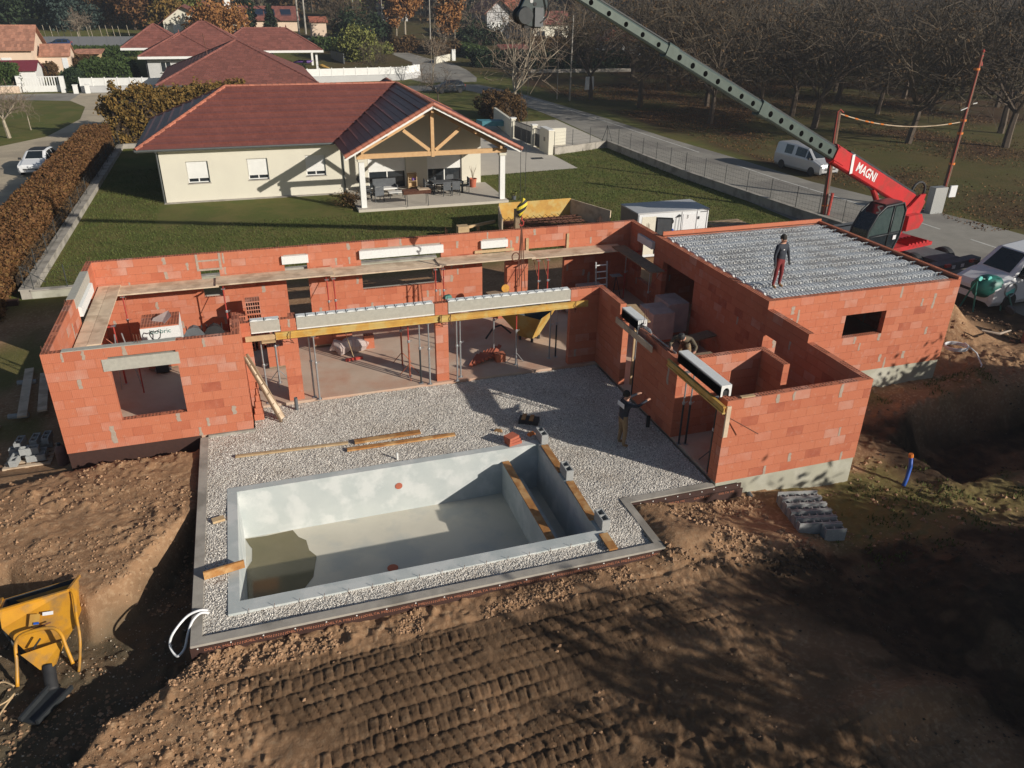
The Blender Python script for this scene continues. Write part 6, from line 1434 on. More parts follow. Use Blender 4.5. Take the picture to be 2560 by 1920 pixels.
t = thing('duct_pipe', 'blue bent duct with yellow cap sticking out of the ground right of the wing', 'pipe', (22.5,-7.1,-.9)); mb = MB(); mb.poly([(22.35,-7.2,-1.0),(22.55,-7.1,-.7),(22.68,-7.0,-.35),(22.66,-6.95,-.05)], .055, 8); mb.build('duct', M['bluepipe'], t, smooth=True); mb = MB(); mb.tube((22.66,-6.95,-.06),(22.64,-6.94,.05),.065,8); mb.build('cap', M['orangetape'], t)
mb = MB(); mb.poly([(17.62,-6.58,-.52),(17.62,-6.72,-.56)], .075, 12); mb.cur = 0; single(mb, 'drain_pipe', M['pvcgrey'], 'grey drain pipe end poking out below the wing footing', 'pipe', (17.62,-6.6,-.5))
# grey shuttering-block pallet at the right
t0 = thing('pallet', 'pallet under the rows of grey beam blocks right of the kerb corner', 'pallet', (18.6,-8.0,-.72))
rzp = -.22; Rm = Matrix.Rotation(rzp, 3, 'Z')
for k in range(4): mb = MB(); mb.obox(Vector((18.55,-8.0,-.70))+Rm @ Vector((0,-.72+k*.48,0)), (1.12,.12,.1), rz=rzp); mb.build('pallet_board', M['greywood'], t0)
for i in range(6):
    if i == 0: half = True
    else: half = False
    yl = -.72+i*.29; zt = -.645
    t = local_thing('trough_block_row', 'x', 'blocks', 'rows of grey beam blocks on the pallet')
    t['label'] = ['short nearest row','second row from the front','third row from the front','fourth row from the front','fifth row from the front','farthest row'][i]+' of grey notched beam blocks on the right-hand pallet'
    x0_ = .02 if half else -.55
    mb = MB(); mb.box(x0_,-.13,0,.55,-.10,.36); mb.box(x0_,.10,0,.55,.13,.36); mb.build('side_wall', M['block'], t, kind='stuff')
    mb = MB(); mb.box(x0_,-.10,0,.55,.10,.03); mb.build('base', M['block'], t)
    n_ = 6 if not half else 3
    for k in range(n_): mb = MB(); x_ = x0_+.03+k*(.55-x0_-.06)/max(1,(n_-1))*.98; mb.prism([(x_-.012,-.10,.03),(x_-.012,.10,.03),(x_-.012,.10,.22),(x_-.012,.03,.33),(x_-.012,-.03,.33),(x_-.012,-.10,.22)][::1], (.024,0,0)); mb.build('web', M['block'], t)
    p_ = Vector((18.55,-8.0,0))+Rm @ Vector((0,yl,0)); place(t, (p_.x, p_.y, zt), rzp)
# ------- yellow concrete pump / hopper machine on the low ground
t = thing('concrete_hopper', 'yellow crane concrete hopper with round guard frame and rubber discharge hose', 'hopper', (.35,-6.4,-1.1))
def loft(mb, A, B): n = len(A); mb.add(list(A)+list(B), [(i,(i+1)%n,n+(i+1)%n,n+i) for i in range(n)])
rim = [(-.27,-6.45,.10),(1.0,-6.32,.20),(1.08,-5.68,.02),(-.36,-5.85,-.08)]
mid = [(-.27,-6.60,-.25),(1.16,-6.90,-.25),(1.12,-6.10,-.48),(-.27,-6.0,-.52)]
bot = [(.17,-7.02,-.62),(.68,-7.42,-.75),(.66,-6.95,-.88),(.2,-6.75,-.88)]
mb = MB(); loft(mb, mid, rim); loft(mb, bot, mid); mb.add(bot, [(3,2,1,0)])
cc_ = Vector((.36,-6.08,.0)); rin = [tuple(Vector(p).lerp(cc_,.07)) for p in rim]; mb.add(rim+rin, [(i,4+i,4+(i+1)%4,(i+1)%4) for i in range(4)])
mb.cur = 1; low = [tuple(Vector(p).lerp(cc_,.35)+Vector((0,-.1,-.35))) for p in rim]; mb.add(rin+low, [(i,4+i,4+(i+1)%4,(i+1)%4) for i in range(4)]+[(4,5,6,7)])
mb.build('hopper_body', [M['yellow'], M['darkmetal']], t)
def pipe(nm, pts, r, mt_, n=8): b = MB(); b.poly(smooth_pts(pts, 4), r, n); return b.build(nm, M[mt_], t, smooth=True)
mb = MB(); mb.beam((-.29,-6.47,.11),(1.02,-6.34,.21),.05,.06); mb.beam((1.02,-6.34,.21),(1.10,-5.66,.03),.05,.06); mb.beam((-.29,-6.47,.11),(-.38,-5.84,-.07),.05,.06); mb.build('rim_rail', M['yellow'], t, kind='stuff')
pipe('guard_frame', [(-.02,-7.45,-1.1),(.0,-7.15,-.70),(.02,-6.98,-.40),(.16,-6.98,-.20),(.45,-7.03,-.10),(.78,-7.10,-.06),(.95,-7.24,-.15),(1.02,-7.40,-.35),(1.12,-7.62,-.65)], .036, 'yellow')
pipe('guard_frame', [(1.02,-6.30,.21),(1.12,-6.42,.16),(1.20,-6.9,-.1),(1.24,-7.2,-.4),(1.16,-7.35,-.85),(1.1,-7.4,-1.08)], .03, 'yellow')
pipe('frame_leg', [(-.25,-6.6,-.3),(.1,-7.0,-.95)], .028, 'darkmetal'); pipe('frame_leg', [(-.45,-6.3,-1.05),(-.1,-6.6,-.55),(.3,-7.1,-.65)], .022, 'darkmetal')
pipe('lever', [(.28,-6.93,-.17),(.70,-6.85,-.12)], .016, 'rebar'); pipe('lever', [(.36,-7.18,-.45),(.52,-7.10,-.28)], .02, 'black')
mb = MB(); A_ = [(.14,-7.24,-.48),(.95,-7.16,-.38),(.93,-7.02,-.50),(.16,-7.08,-.60)]; B_ = [(.48,-7.50,-.74),(.74,-7.52,-.70),(.74,-7.36,-.80),(.48,-7.34,-.84)]; loft(mb, B_, A_); mb.add(B_, [(3,2,1,0)]); mb.build('lower_chute', M['yellow'], t)
mb = MB(); mb.poly(smooth_pts([(.62,-7.42,-.74),(.65,-7.6,-.86),(.70,-7.86,-1.02)]), .125, 14); mb.build('discharge_hose', M['black'], t, smooth=True)
mb = MB(); mb.obox((.64,-6.66,-.03),(.20,.015,.07),Matrix.Rotation(-.08,3,'Z') @ Matrix.Rotation(-.75,3,'X')); mb.build('label_plate', M['carwhite'], t)
mb = MB(); mb.obox((.42,-6.78,-.135),(.10,.015,.045),Matrix.Rotation(-.08,3,'Z') @ Matrix.Rotation(-.75,3,'X')); mb.build('label_plate', M['bluepipe'], t)
mb = MB(); mb.beam((.40,-6.62,-.02),(.36,-6.80,-.20),.20,.004) ; mb.build('embossed_plate', M['ply'], t)
mb = MB(); mb.prism([(.28,-8.50,-1.08),(.58,-8.65,-1.08),(1.07,-7.99,-1.02),(.72,-7.80,-1.02)], (0,0,.06)); mb.prism([(.56,-8.66,-1.02),(.61,-8.67,-1.02),(1.12,-7.99,-.96),(1.07,-7.98,-.96)], (0,0,.10)); mb.prism([(.23,-8.49,-1.02),(.28,-8.51,-1.02),(.72,-7.80,-.96),(.67,-7.78,-.96)], (0,0,.10))
single(mb, 'chute_tray', M['darkmetal'], 'dark metal chute tray lying below the hopper hose', 'chute', (.5,-8.2,-1.08))
mb = MB(); mb.poly(smooth_pts([(-.05,-7.5,-1.02),(-.3,-7.35,-.98),(-.45,-7.6,-1.0),(-.35,-7.95,-1.02),(-.1,-7.9,-1.0),(0.0,-7.7,-1.02),(-.15,-8.1,-1.04),(-.3,-8.6,-1.06),(-.35,-8.9,-1.07)]), .018, 6); single(mb, 'rope', M['palewood'], 'pale rope trailing from the hopper frame at the left edge', 'rope', (-.2,-8,-1), smooth=True)
mb = MB(); mb.poly([(-.32,-8.75,-1.06),(-.36,-9.0,-1.07)], .026, 6); single(mb, 'hook', M['orangetape'], 'orange rope end on the ground at lower left', 'hook', (-.34,-8.9,-1.06))
# yellow shuttering bin behind the back wall
t = thing('rebar_bin', 'yellow shuttering panels forming a bin of rusty rebar behind the back wall', 'bin', (21,19,GL))
for (p, q, mt_) in (((18.9,20.5,.35),(23.3,20.6,.35),'ply'),((18.9,20.5,.2),(18.2,17.6,.2),'plank'),((23.3,20.6,.3),(24.6,17.9,.2),'plank')):
    mb = MB(); mb.beam(p, q, .06, 1.1); mb.build('shuttering_panel', M[mt_], t)
mb = MB()
for i in range(60): y_ = 17.9+random.random()*2.3; z_ = GL+.1+random.random()*.5; mb.tube((18.8,y_,z_),(23.4,y_+random.uniform(-.2,.2),z_+random.uniform(-.05,.05)),.018,4,caps=False)
for i in range(12): x_ = 19+i*.37; mb.tube((x_,17.9,GL+.62),(x_,20.2,GL+.62),.015,4,caps=False)
mb.build('rebar', M['rebar'], t, kind='stuff')
mb = MB(); mb.box(18.9,17.5,-.1,19.15,17.8,1.25); mb.build('corner_post', M['greywood'], t)
mb = MB(); mb.beam((16.2,18.8,.1),(18.4,19.6,.15),.12,.14); mb.box(16.0,18.4,-.4,16.6,18.9,.3); single(mb, 'timber_stack', M['palewood'], 'pale timber bearer pointing left from the rebar bin', 'timber', (17,19,0))
t = thing('block_stack', 'row of pink clay blocks lying before the rebar bin', 'bricks', (20.5,16.6,GL))
for i in range(6): mb = MB(); mb.box(19.9+i*.55,16.4,GL,20.4+i*.55,16.65,.28+.05*(i % 2)); mb.build('brick', M['brick'], t)
# ------- site cabin
t = thing('site_cabin', 'white portable site cabin with open grey door and blue lettering', 'cabin', (25.6,13.8,GL))
x0_, x1_, y0_, y1_, zt = 23.68, 27.62, 12.8, 14.75, 1.93
mb = MB(); mb.box(x0_,y0_,GL+.12,x1_,y1_,zt-.06); mb.build('cabin_body', M['terrawhite'], t)
mb = MB(); mb.box(x0_-.03,y0_-.03,zt-.06,x1_+.03,y1_+.03,zt); mb.build('roof', mat('cabin_roof_grey',(.46,.47,.48),(.40,.41,.43),.5), t)
mb = MB(); mb.box(x0_-.012,y0_,GL+.12,x0_-.002,y1_,zt-.07); mb.build('end_panel', M['pvcgrey'], t)
mb = MB(); mb.box(23.9,y0_-.012,-.2,24.7,y0_-.004,1.72); mb.build('door_opening', M['render'], t)
mb = MB(); mb.obox((25.05,12.62,.75),(.80,.05,1.85),rz=-.45); d_ = mb.build('door', M['darkmetal'], t); mb = MB(); mb.obox((25.04,12.59,.78),(.68,.03,1.65),rz=-.45); mb.build('door_panel', M['wicker'], d_)
for (a_, b_) in ((26.18,26.92),): mb = MB(); mb.box(a_,y0_-.02,GL+.2,b_,y0_-.005,1.72); mb.build('door', M['carwhite'], t)
for x_ in (26.12,26.98,27.56,23.74): mb = MB(); mb.box(x_-.02,y0_-.03,GL+.12,x_+.02,y0_-.005,zt-.08); mb.build('edge_profile', M['carwhite'], t)
mb = MB(); mb.lathe([(0,0),(.13,0),(.13,.02),(0,.02)], (25.53,12.775,1.40), 18, Matrix.Rotation(R_(90),3,'X')); mb.build('porthole', M['black'], t)
mb = MB(); mb.box(26.98,12.76,1.42,27.10,12.79,1.56); mb.build('lock_box', M['black'], t)
mb = MB(); mb.prism([(25.80,12.78,1.62),(26.0,12.78,1.62),(26.0,12.78,1.72),(25.95,12.78,1.74)], (0,-.08,0)); mb.tube((25.8,12.77,1.6),(25.76,12.77,.6),.008,4); mb.tube((25.98,12.77,1.6),(25.93,12.77,.6),.008,4); mb.build('floodlight', M['darkmetal'], t)
text_mesh('3', .26, Matrix.Translation((26.42,12.772,1.58)) @ face_front, M['black'], 'door_number', t)
text_mesh('As', .55, Matrix.Translation((25.75,12.772,.80)) @ face_front @ Matrix.Shear('XY',4,(.2,0)), M['bluepipe'], 'cabin_lettering', t, bold=.015)
mb = MB(); mb.box(27.15,12.775,1.77,27.5,12.79,1.80); mb.build('name_plate', M['darkmetal'], t)
def pallet(label, loc, rz, n_=0):
    t = local_thing('pallet', label, 'pallet', 'empty pallets stacked beside the cabin')
    for k in range(5): mb = MB(); mb.box(-.6,-.4+k*.17,.11,.6,-.30+k*.17,.135); mb.build('deck_board', M['greywood'], t)
    for k in range(3): mb = MB(); mb.box(-.6+k*.55,-.4,.0,-.5+k*.55,.4,.11); mb.build('bearer', M['greywood'], t)
    place(t, loc, rz); t.scale = (1.75,1.9,1); return t
for i in range(6): pallet(['lowest','second','third','fourth','fifth','topmost'][i]+' pallet in the stack beside the white cabin', (30.2+.05*(i%2),14.9-.04*(i%3),GL+i*.15), .03*(i%3)-.03)
# ------- poles, rope and tape
t = thing('wooden_pole', 'stout wooden pole with rust-red cable in front of the parked van', 'pole', (39.05,18.0,GL))
mb = MB(); mb.tube((39.05,18.0,GL-.3),(38.8,18.05,5.55),.17,12,r2=.13); mb.build('pole_shaft', mat('tarred_pole',(.17,.10,.065),(.11,.065,.045),.9,scale=2), t)
mb = MB(); mb.poly([(38.95,17.85,GL),(38.86,17.88,1.5),(38.72,17.9,3.5),(38.66,17.95,5.55),(38.85,18.0,5.68),(39.1,18,5.5)], .028, 6); mb.build('cable_sleeve', M['redpaint'], t)
mb = MB(); mb.tube((39.04,18,.05),(39.04,18,.13),.19,12); mb.build('tape_band', M['orangetape'], t)
mb = MB(); mb.poly([(39.15,17.7,GL),(39.15,17.65,.9)], .09, 8); mb.build('cable_guard', M['redpaint'], t)
t = thing('utility_pole', 'tall leaning wooden pole with red cable guards beside the orchard', 'pole', (46.8,16.7,GL))
mb = MB(); mb.tube((46.75,16.75,GL-.3),(46.95,16.74,8.8),.15,12,r2=.10); mb.build('pole_shaft', bpy.data.materials['tarred_pole'], t)
mb = MB(); mb.tube((46.65,16.6,.8),(46.85,16.6,8.6),.03,6); mb.lathe([(.0,0),(.08,.05),(.05,.2),(.09,.35),(0,.45)], (46.95,16.7,8.5), 8); mb.lathe([(.0,0),(.08,.05),(.05,.2),(.0,.3)], (47.05,16.7,8.0), 8); mb.build('cable_sleeve', M['redpaint'], t)
for z_ in (2.4,4.2,4.95,7.8): mb = MB(); mb.tube((46.85,16.74,z_),(46.85,16.74,z_+.12),.17,12); mb.build('tape_band', M['orangetape'], t)
mb = MB(); mb.beam((46.3,16.6,5.6),(46.75,16.6,5.75),.05,.06); mb.beam((47.1,16.6,5.95),(47.4,16.6,6.0),.05,.06); mb.build('step_iron', M['galv'], t, kind='stuff')
t = thing('power_box', 'pale grey electricity box with white panel at the foot of the tall leaning pole', 'power box', (46.2,16.5,GL)); mb = MB(); mb.box(45.55,16.2,GL-.1,46.5,16.7,1.15); mb.build('cabinet', M['galv'], t); mb = MB(); mb.box(46.6,16.1,.55,47.1,16.2,1.25); mb.build('meter_panel', M['carwhite'], t)
mb = MB(); P0, P1 = Vector((38.85,18.0,5.45)), Vector((46.9,16.7,4.95)); pts = []
for i in range(25): k = i/24; p = P0.lerp(P1, k); p.z -= .55*4*k*(1-k)*.9; pts.append(p)
t = thing('rope', 'sagging rope with orange tape strung between the two wooden poles', 'rope', P0); mb.poly(pts, .03, 6); mb.build('rope_line', M['plank'], t)
for i in (1,3,5,6,8,21): mb = MB(); mb.tube(pts[i], pts[i+1].lerp(pts[i], .4), .045, 6); mb.build('orange_tape', M['orangetape'], t)
def street_pole(label, x, y, h, mt_='kerb', lamp=False, r=.11, name='concrete_pole'):
    t = thing(name, label, 'pole', (x, y, tz(x,y))); z0 = tz(x,y); mb = MB(); mb.tube((x,y,z0-.3),(x,y,z0+h),r,8,r2=r*.65); mb.build('pole_shaft', M[mt_], t)
    if lamp: mb = MB(); mb.poly([(x,y,z0+h-.1),(x-.6,y,z0+h+.15),(x-1.1,y,z0+h+.1)], [.04,.04,.09], 6); mb.build('lamp_arm', M['galv'], t)
    return t
street_pole('pale concrete pole with insulator by the orchard corner', 44.0,72.1,9.4,'kerb'); street_pole('slender pale post left of the concrete pole by the orchard', 43.0,73.8,4.6,'kerb',r=.07)
street_pole('white concrete pole rising by the road bend before the birches', 39.2,126.4,13,'kerb'); street_pole('street lamp on a pale pole left of the orange trees', 34.2,146.1,10,'kerb',True); street_pole('pale pole right of the villa roof, nearer one', 18.5,150,14,'kerb',r=.2); street_pole('pale pole right of the villa roof, farther one', 20.6,160,14,'kerb',r=.2)
street_pole('brown wooden pole left of the street lamp', 31.5,158.6,13,'bark'); street_pole('thin street lamp left of the brown wooden pole', 30.6,160,8,'galv',True,r=.07)
t = thing('road_sign', 'white triangular road sign and small plate on the far lamp post', 'sign', (30.4,159.5,2.5)); mb = MB(); mb.prism([(29.9,159.4,5.2),(30.9,159.4,5.2),(30.4,159.4,6.4)], (0,.05,0)); mb.build('triangle_plate', M['carwhite'], t); mb = MB(); mb.box(30.1,159.4,4.4,30.8,159.45,5.0); mb.build('plate', M['carwhite'], t); mb = MB(); mb.tube((30.4,159.5,2.5),(30.4,159.5,5.5),.04,5); mb.build('post', M['galv'], t)
mb = MB(); mb.obox((46.9,73.0,1.4),(1.3,.08,1.5),rz=.2,taper=.9); single(mb, 'white_sack', M['terrawhite'], 'pale bluish sheet hung on the trunk base of an orchard tree', 'sheet', (46.9,73,.4))
mb = MB(); mb.prism([(27.0,53.8,GL+.5),(29.4,53.2,GL+.5),(29.6,52.0,GL+.5),(27.2,52.4,GL+.5)], (0,0,.45)); single(mb, 'covered_trailer', M['pooltarp'], 'low trailer under a turquoise tarpaulin behind the porch roof', 'trailer', (28.4,53,GL))
mb = MB(); mb.beam((21.2,121.5,1.2),(22.4,114.6,1.2),.1,1.7); single(mb, 'blue_gate', M['pvcgrey'], 'grey-blue garden gate beyond the villa carport', 'gate', (21.8,118,.6))
# ------- vehicles
def car(name, label, cat, L, W, st, loc, rz, paint, top_glass, side_glass, wheels, wr=.32, roof_paint=None, lights=True, extra=None, zscale=1.0, group=None):
    """st: stations (x, zb, zbelt, ztop, hw, rhw) from nose to tail"""
    t = local_thing(name, label, cat, group); body = MB(); glass = MB(); rows = []
    for (x, zb, zl, zt_, hw, rw) in st:
        h = [(x,hw*.9,zb),(x,hw,zb+.16),(x,hw,zl-.10),(x,hw*.975,zl),(x,rw,zt_-.05),(x,rw*.82,zt_)]
        rows.append(h+[(a,-b,c) for a,b,c in reversed(h)])
    n = 12
    for i in range(len(rows)-1):
        A, B = rows[i], rows[i+1]
        for k in range(n-1):
            f = [A[k], A[k+1], B[k+1], B[k]]
            isg = (k in (3,7) and side_glass[i]) or (k == 5 and top_glass[i])
            if isg:
                c = sum((Vector(p) for p in f), Vector())/4; nn = (Vector(f[1])-Vector(f[0])).cross(Vector(f[3])-Vector(f[0])).normalized()
                inn = [Vector(p).lerp(c, .12) for p in f]; nn = nn if nn.dot(c-Vector((c.x,0,.6))) > 0 else -nn
                body.add(f, [(0,1,2,3)]); glass.add([p+nn*.012 for p in inn], [(0,1,2,3)])
            else: body.add(f, [(0,1,2,3)])
    for r_, rev in ((rows[0], False), (rows[-1], True)): body.add(r_, [tuple(range(12)) if not rev else tuple(reversed(range(12)))])
    body.build('body', paint, t, smooth=True, auto=28)
    glass.build('windows', M['glassblue'], t, kind=None)
    if roof_paint:
        m2_ = MB()
        for i in range(len(rows)-1):
            if side_glass[i] == 2 or (side_glass[i] and not top_glass[i]): A, B = rows[i], rows[i+1]; m2_.add([Vector(A[5])+Vector((0,0,.008)),Vector(A[6])+Vector((0,0,.008)),Vector(B[6])+Vector((0,0,.008)),Vector(B[5])+Vector((0,0,.008))],[(0,1,2,3)])
        m2_.build('roof_panel', roof_paint, t)
    for (x, s_) in wheels:
        for sy in (-1,1):
            mb = MB(); Ry = Matrix.Rotation(R_(90),3,'X'); y_ = sy*(W/2-.02)
            mb.lathe([(wr*.6,-.10),(wr*.95,-.10),(wr,-.06),(wr,.06),(wr*.95,.10),(wr*.6,.10)], (x,y_-sy*.08,wr), 18, Ry); w_ = mb.build('tyre', M['black'], t)
            mb = MB(); mb.lathe([(0,-.085),(wr*.6,-.085),(wr*.62,.085),(0,.085)], (x,y_-sy*.08,wr), 12, Ry); mb.build('rim', M['galv'], w_)
    if lights:
        x, zb, zl, zt_, hw, rw = st[1]
        for sy in (-1,1):
            mb = MB(); mb.obox((x+.02,sy*hw*.78,zl-.08),(.14,.26,.12)); mb.build('headlight', M['carwhite'], t)
            x2 = st[-2][0]; mb = MB(); mb.obox((x2-.04,sy*st[-2][4]*.86,st[-2][2]-.1),(.10,.16,.3)); mb.build('tail_light', M['redpaint'], t)
            xm = [s for s in range(len(st)) if top_glass[min(s,len(top_glass)-1)]][0]; mb = MB(); mb.obox((st[xm][0]-.25,sy*(st[xm][4]+.09),st[xm][2]+.08),(.12,.18,.13)); mb.build('wing_mirror', M['black'], t)
        mb = MB(); mb.obox((st[0][0]+.005,0,st[0][1]+.12),(.03,.5,.11)); mb.build('number_plate', M['carwhite'], t)
        mb = MB(); mb.obox((st[0][0]+.0,0,st[0][2]-.12),(.03,W*.55,.10)); mb.build('grille', M['black'], t)
    place(t, loc, rz); return t
HB = [(2.03,.32,.62,.66,.72,.6),(1.92,.22,.76,.80,.84,.7),(1.15,.20,.90,.96,.87,.76),(.92,.20,.93,1.00,.88,.78),(.15,.20,.95,1.44,.88,.64),(-.75,.20,.97,1.48,.88,.64),(-1.55,.22,.99,1.42,.87,.62),(-1.92,.26,1.0,1.05,.85,.66),(-2.03,.34,.75,.80,.80,.65)]
HT = [0,0,0,1,0,0,1,0]; HS = [0,0,0,1,1,1,0,0]
car('parked_car', 'white small car with black roof parked on the lane behind the brown hedge', 'car', 4.06,1.78, HB, (-8.35,43.2,GL+.016), R_(-95), M['carwhite'], HT, HS, [(1.25,0),(-1.25,0)], roof_paint=M['black'])
car('parked_car', 'dark blue-grey hatchback at the roadside beyond the cream bungalow', 'car', 4.06,1.78, HB, (31.6,83.0,GL+.012), R_(185), M['cardark'], HT, HS, [(1.25,0),(-1.25,0)])
car('parked_car', 'blue car half hidden in front of the dark grey panel fence', 'car', 4.06,1.78, HB, (-21.8,138,1.6), R_(180), M['carblue'], HT, HS, [(1.25,0),(-1.25,0)])
VN = [(2.45,.35,.70,.74,.80,.7),(2.36,.22,.88,.93,.93,.8),(1.75,.20,1.08,1.14,.96,.82),(1.55,.20,1.12,1.20,.96,.84),(.80,.20,1.15,1.84,.96,.74),(-.35,.20,1.17,1.93,.96,.76),(-.6,.20,1.17,1.93,.96,.76),(-1.5,.20,1.17,1.93,.96,.76),(-2.35,.22,1.18,1.90,.95,.75),(-2.45,.35,1.1,1.80,.93,.74)]
car('parked_van', 'silver panel van with side windows parked across the road behind the boom', 'van', 4.9,1.95, VN, (46.0,29.2,GL+.02), R_(-83), M['silver'], [0,0,0,1,0,0,0,0,0], [0,0,0,1,1,0,1,0,0], [(1.55,0),(-1.55,0)], wr=.34)
vb = car('parked_van', 'white van with open side door at right edge behind the teal mixer', 'van', 5.4,2.0, [(a*1.1,b,c*1.08,d*1.08,e,f) for a,b,c,d,e,f in VN], (38.1,3.3,GL-.05), R_(184), M['carwhite'], [0,0,0,1,0,0,0,0,0], [0,0,0,1,1,0,0,0,0], [(1.7,0),(-1.7,0)], wr=.35)
vb.scale = (1.12,1.08,1.18)
mb = MB(); mb.box(-1.6,.962,.35,-.5,.985,1.80); o_ = mb.build('open_doorway', M['black'], None); o_.parent = vb
mb = MB(); mb.box(-1.5,.975,1.1,-.6,.995,1.25); mb.box(-1.4,.975,.5,-.7,.995,.62); o_ = mb.build('load_shelf', M['redpaint'], None, kind='stuff'); o_.parent = vb
# ------- concrete mixer, barrel
t = thing('concrete_mixer', 'teal drum concrete mixer with pale hand wheel beside the white van', 'mixer', (35.4,2.9,GL)); cx_, cy_ = 35.3, 2.6
ax_ = Vector((.55,-.35,.75)).normalized(); rot = ax_.to_track_quat('Z','Y').to_matrix()
mb = MB(); mb.lathe([(0,-.55),(.32,-.5),(.50,-.15),(.50,.10),(.36,.45),(.26,.58),(.24,.58),(.3,.4),(0,.3)], (cx_,cy_,.55), 20, Matrix.Rotation(R_(75),3,'Y') @ Matrix.Rotation(R_(20),3,'X')); mb.build('drum', M['mixergreen'], t, smooth=True, auto=40)
for p_, q_ in (((cx_-.75,cy_-.1,1.0),(cx_+.75,cy_-.2,.75)),((cx_-.75,cy_-.1,1.0),(cx_-.7,cy_-.3,GL)),((cx_+.75,cy_-.2,.75),(cx_+.6,cy_-.5,GL)),((cx_-.7,cy_+.4,GL),(cx_-.75,cy_-.1,1.0)),((cx_+.75,cy_-.2,.75),(cx_+.9,cy_-.9,GL))):
    mb = MB(); mb.tube(p_, q_, .035, 8); mb.build('frame_tube', M['mixergreen'], t)
mb = MB(); mb.lathe([(0,-.02),(.28,-.02),(.28,.02),(0,.02)], (cx_+.85,cy_-.45,.45), 20, Matrix.Rotation(R_(80),3,'X')); mb.build('hand_wheel', mat('pale_teal',(.16,.62,.55),(.14,.55,.50),.5), t)
mb = MB(); mb.poly([(cx_+.85+.31*math.cos(a*.35),cy_-.5,.45+.31*math.sin(a*.35)) for a in range(18)], .03, 6, closed=True); mb.build('wheel_rim', M['galv'], t)
mb = MB(); mb.lathe([(.08,-.06),(.22,-.05),(.22,.05),(.08,.06)], (cx_+.55,cy_-1.0,GL+.22), 16, Matrix.Rotation(R_(60),3,'Y')); mb.build('road_wheel', M['wicker'], t)
for i, (x_, z_) in enumerate(((cx_-.72,1.02),(cx_-.2,.98))): mb = MB(); mb.lathe([(.0,-.04),(.10,-.04),(.10,.04),(0,.04)], (x_,cy_-.2,z_), 12, Matrix.Rotation(R_(90),3,'X')); mb.build('bearing_cap', bpy.data.materials['pale_teal'], t)
t = thing('drum_barrel', 'dull red steel barrel at the right edge beyond the sand heap', 'barrel', (34.4,-.7,GL-.1)); mb = MB(); mb.lathe([(.27,0),(.29,.02),(.29,.28),(.30,.3),(.29,.32),(.29,.60),(.30,.62),(.29,.64),(.29,.9),(.26,.9),(.26,.8),(0,.8)], (34.4,-.7,GL-.15), 20); mb.build('barrel_body', mat('dull_red_barrel',(.30,.11,.08),(.24,.09,.07),.7), t)
mb = MB(); mb.poly([(31.8,-.6,.2),(32.4,-.9,.1),(33.6,-.4,-.1)], [.03,.05,.03], 6); single(mb, 'broken_slab', M['mortar'], 'pale timber edge below the sand heap', 'timber', (32.5,-.8,0))
# ------- telescopic crane handler
cr = thing('telehandler_crane', 'red rotating telescopic handler with long grey boom reaching over the house', 'crane', (36.3,8.9,GL))
T0, T1 = Vector((36.9,9.22,2.42)), Vector((14.6,4.35,12.45)); bd = (T1-T0).normalized(); side = Vector((bd.y, -bd.x, 0)).normalized()
if side.y > 0: side = -side
bu = side.cross(bd); bu = bu if bu.z > 0 else -bu
BMx = Matrix((bd, side, bu)).transposed()
def bpt(s): return T0+bd*s
LEN = (T1-T0).length
def boom_seg(nm, s0, s1, h, w_, mt_, chamf=.06):
    mb = MB(); hh, ww = h/2, w_/2; sec = [(-ww,-hh+chamf),(-ww,hh-chamf),(-ww+chamf,hh),(ww-chamf,hh),(ww,hh-chamf),(ww,-hh+chamf),(ww-chamf,-hh),(-ww+chamf,-hh)]
    mb.prism([bpt(s0)+side*a+bu*b for a, b in sec], bd*(s1-s0)); return mb.build(nm, M[mt_], cr)
sR = 7.35; s2 = 12.85; s3 = 18.4
b1 = boom_seg('boom_base', -.6, sR, .78, .44, 'redcrane'); b2 = boom_seg('boom_section', sR-.2, s2, .52, .34, 'boomgrey'); b3 = boom_seg('boom_section', s2-.2, s3, .44, .29, 'boomgrey'); b4 = boom_seg('boom_section', s3-.2, LEN, .37, .25, 'boomgrey')
boom_seg('boom_collar', s2-.45, s2+.05, .60, .39, 'boomgrey'); boom_seg('boom_collar', s3-.45, s3+.05, .51, .34, 'boomgrey'); boom_seg('boom_nose', sR-.7, sR+.1, .86, .49, 'redcrane', .18)
for (a_, b_, hw, r_) in ((sR+.5, s2-.6, .17, .105), (s2+.55, s3-.6, .145, .09), (s3+.5, LEN-.3, .125, .075)):
    n_ = int((b_-a_)/.72)
    for i in range(n_+1):
        c_ = bpt(a_+(b_-a_)*i/n_)-bu*.02
        par = b2 if hw == .17 else (b3 if hw == .145 else b4)
        mb = MB(); mb.lathe([(0,0),(r_,0),(r_*1.12,.006),(r_*1.12,-.01)], c_+side*(hw+.006), 16, Matrix((bd, bu.cross(bd) if False else side.cross(bd), side)).transposed()); mb.build('lightening_hole', M['void'], par)
for sgn in (1,):
    mb = MB(); mb.beam(bpt(sR)+bu*.31, bpt(s2)+bu*.30, .08, .08); mb.beam(bpt(s2)+bu*.27, bpt(LEN)+bu*.22, .05, .04); mb.build('hose_tray', M['darkmetal'], b2)
    mb = MB(); mb.beam(bpt(.4)+bu*.44, bpt(sR-.9)+bu*.44, .30, .08); mb.build('cover', M['darkmetal'], b1)
mb = MB(); mb.beam(bpt(sR-1.05)+side*.25+bu*.38, bpt(sR-1.42)+side*.25-bu*.38, .012, .18, tuple(bd)); mb.build('white_stripe', M['carwhite'], b1)
tmx = Matrix((-bd, bu, side)).transposed().to_4x4()
tt = Matrix.Translation(bpt(sR-2.5)+side*.225+bu*.02) @ tmx
text_mesh('MAGNI', .56, tt, M['carwhite'], 'boom_lettering', cr, .006, .95, .012)
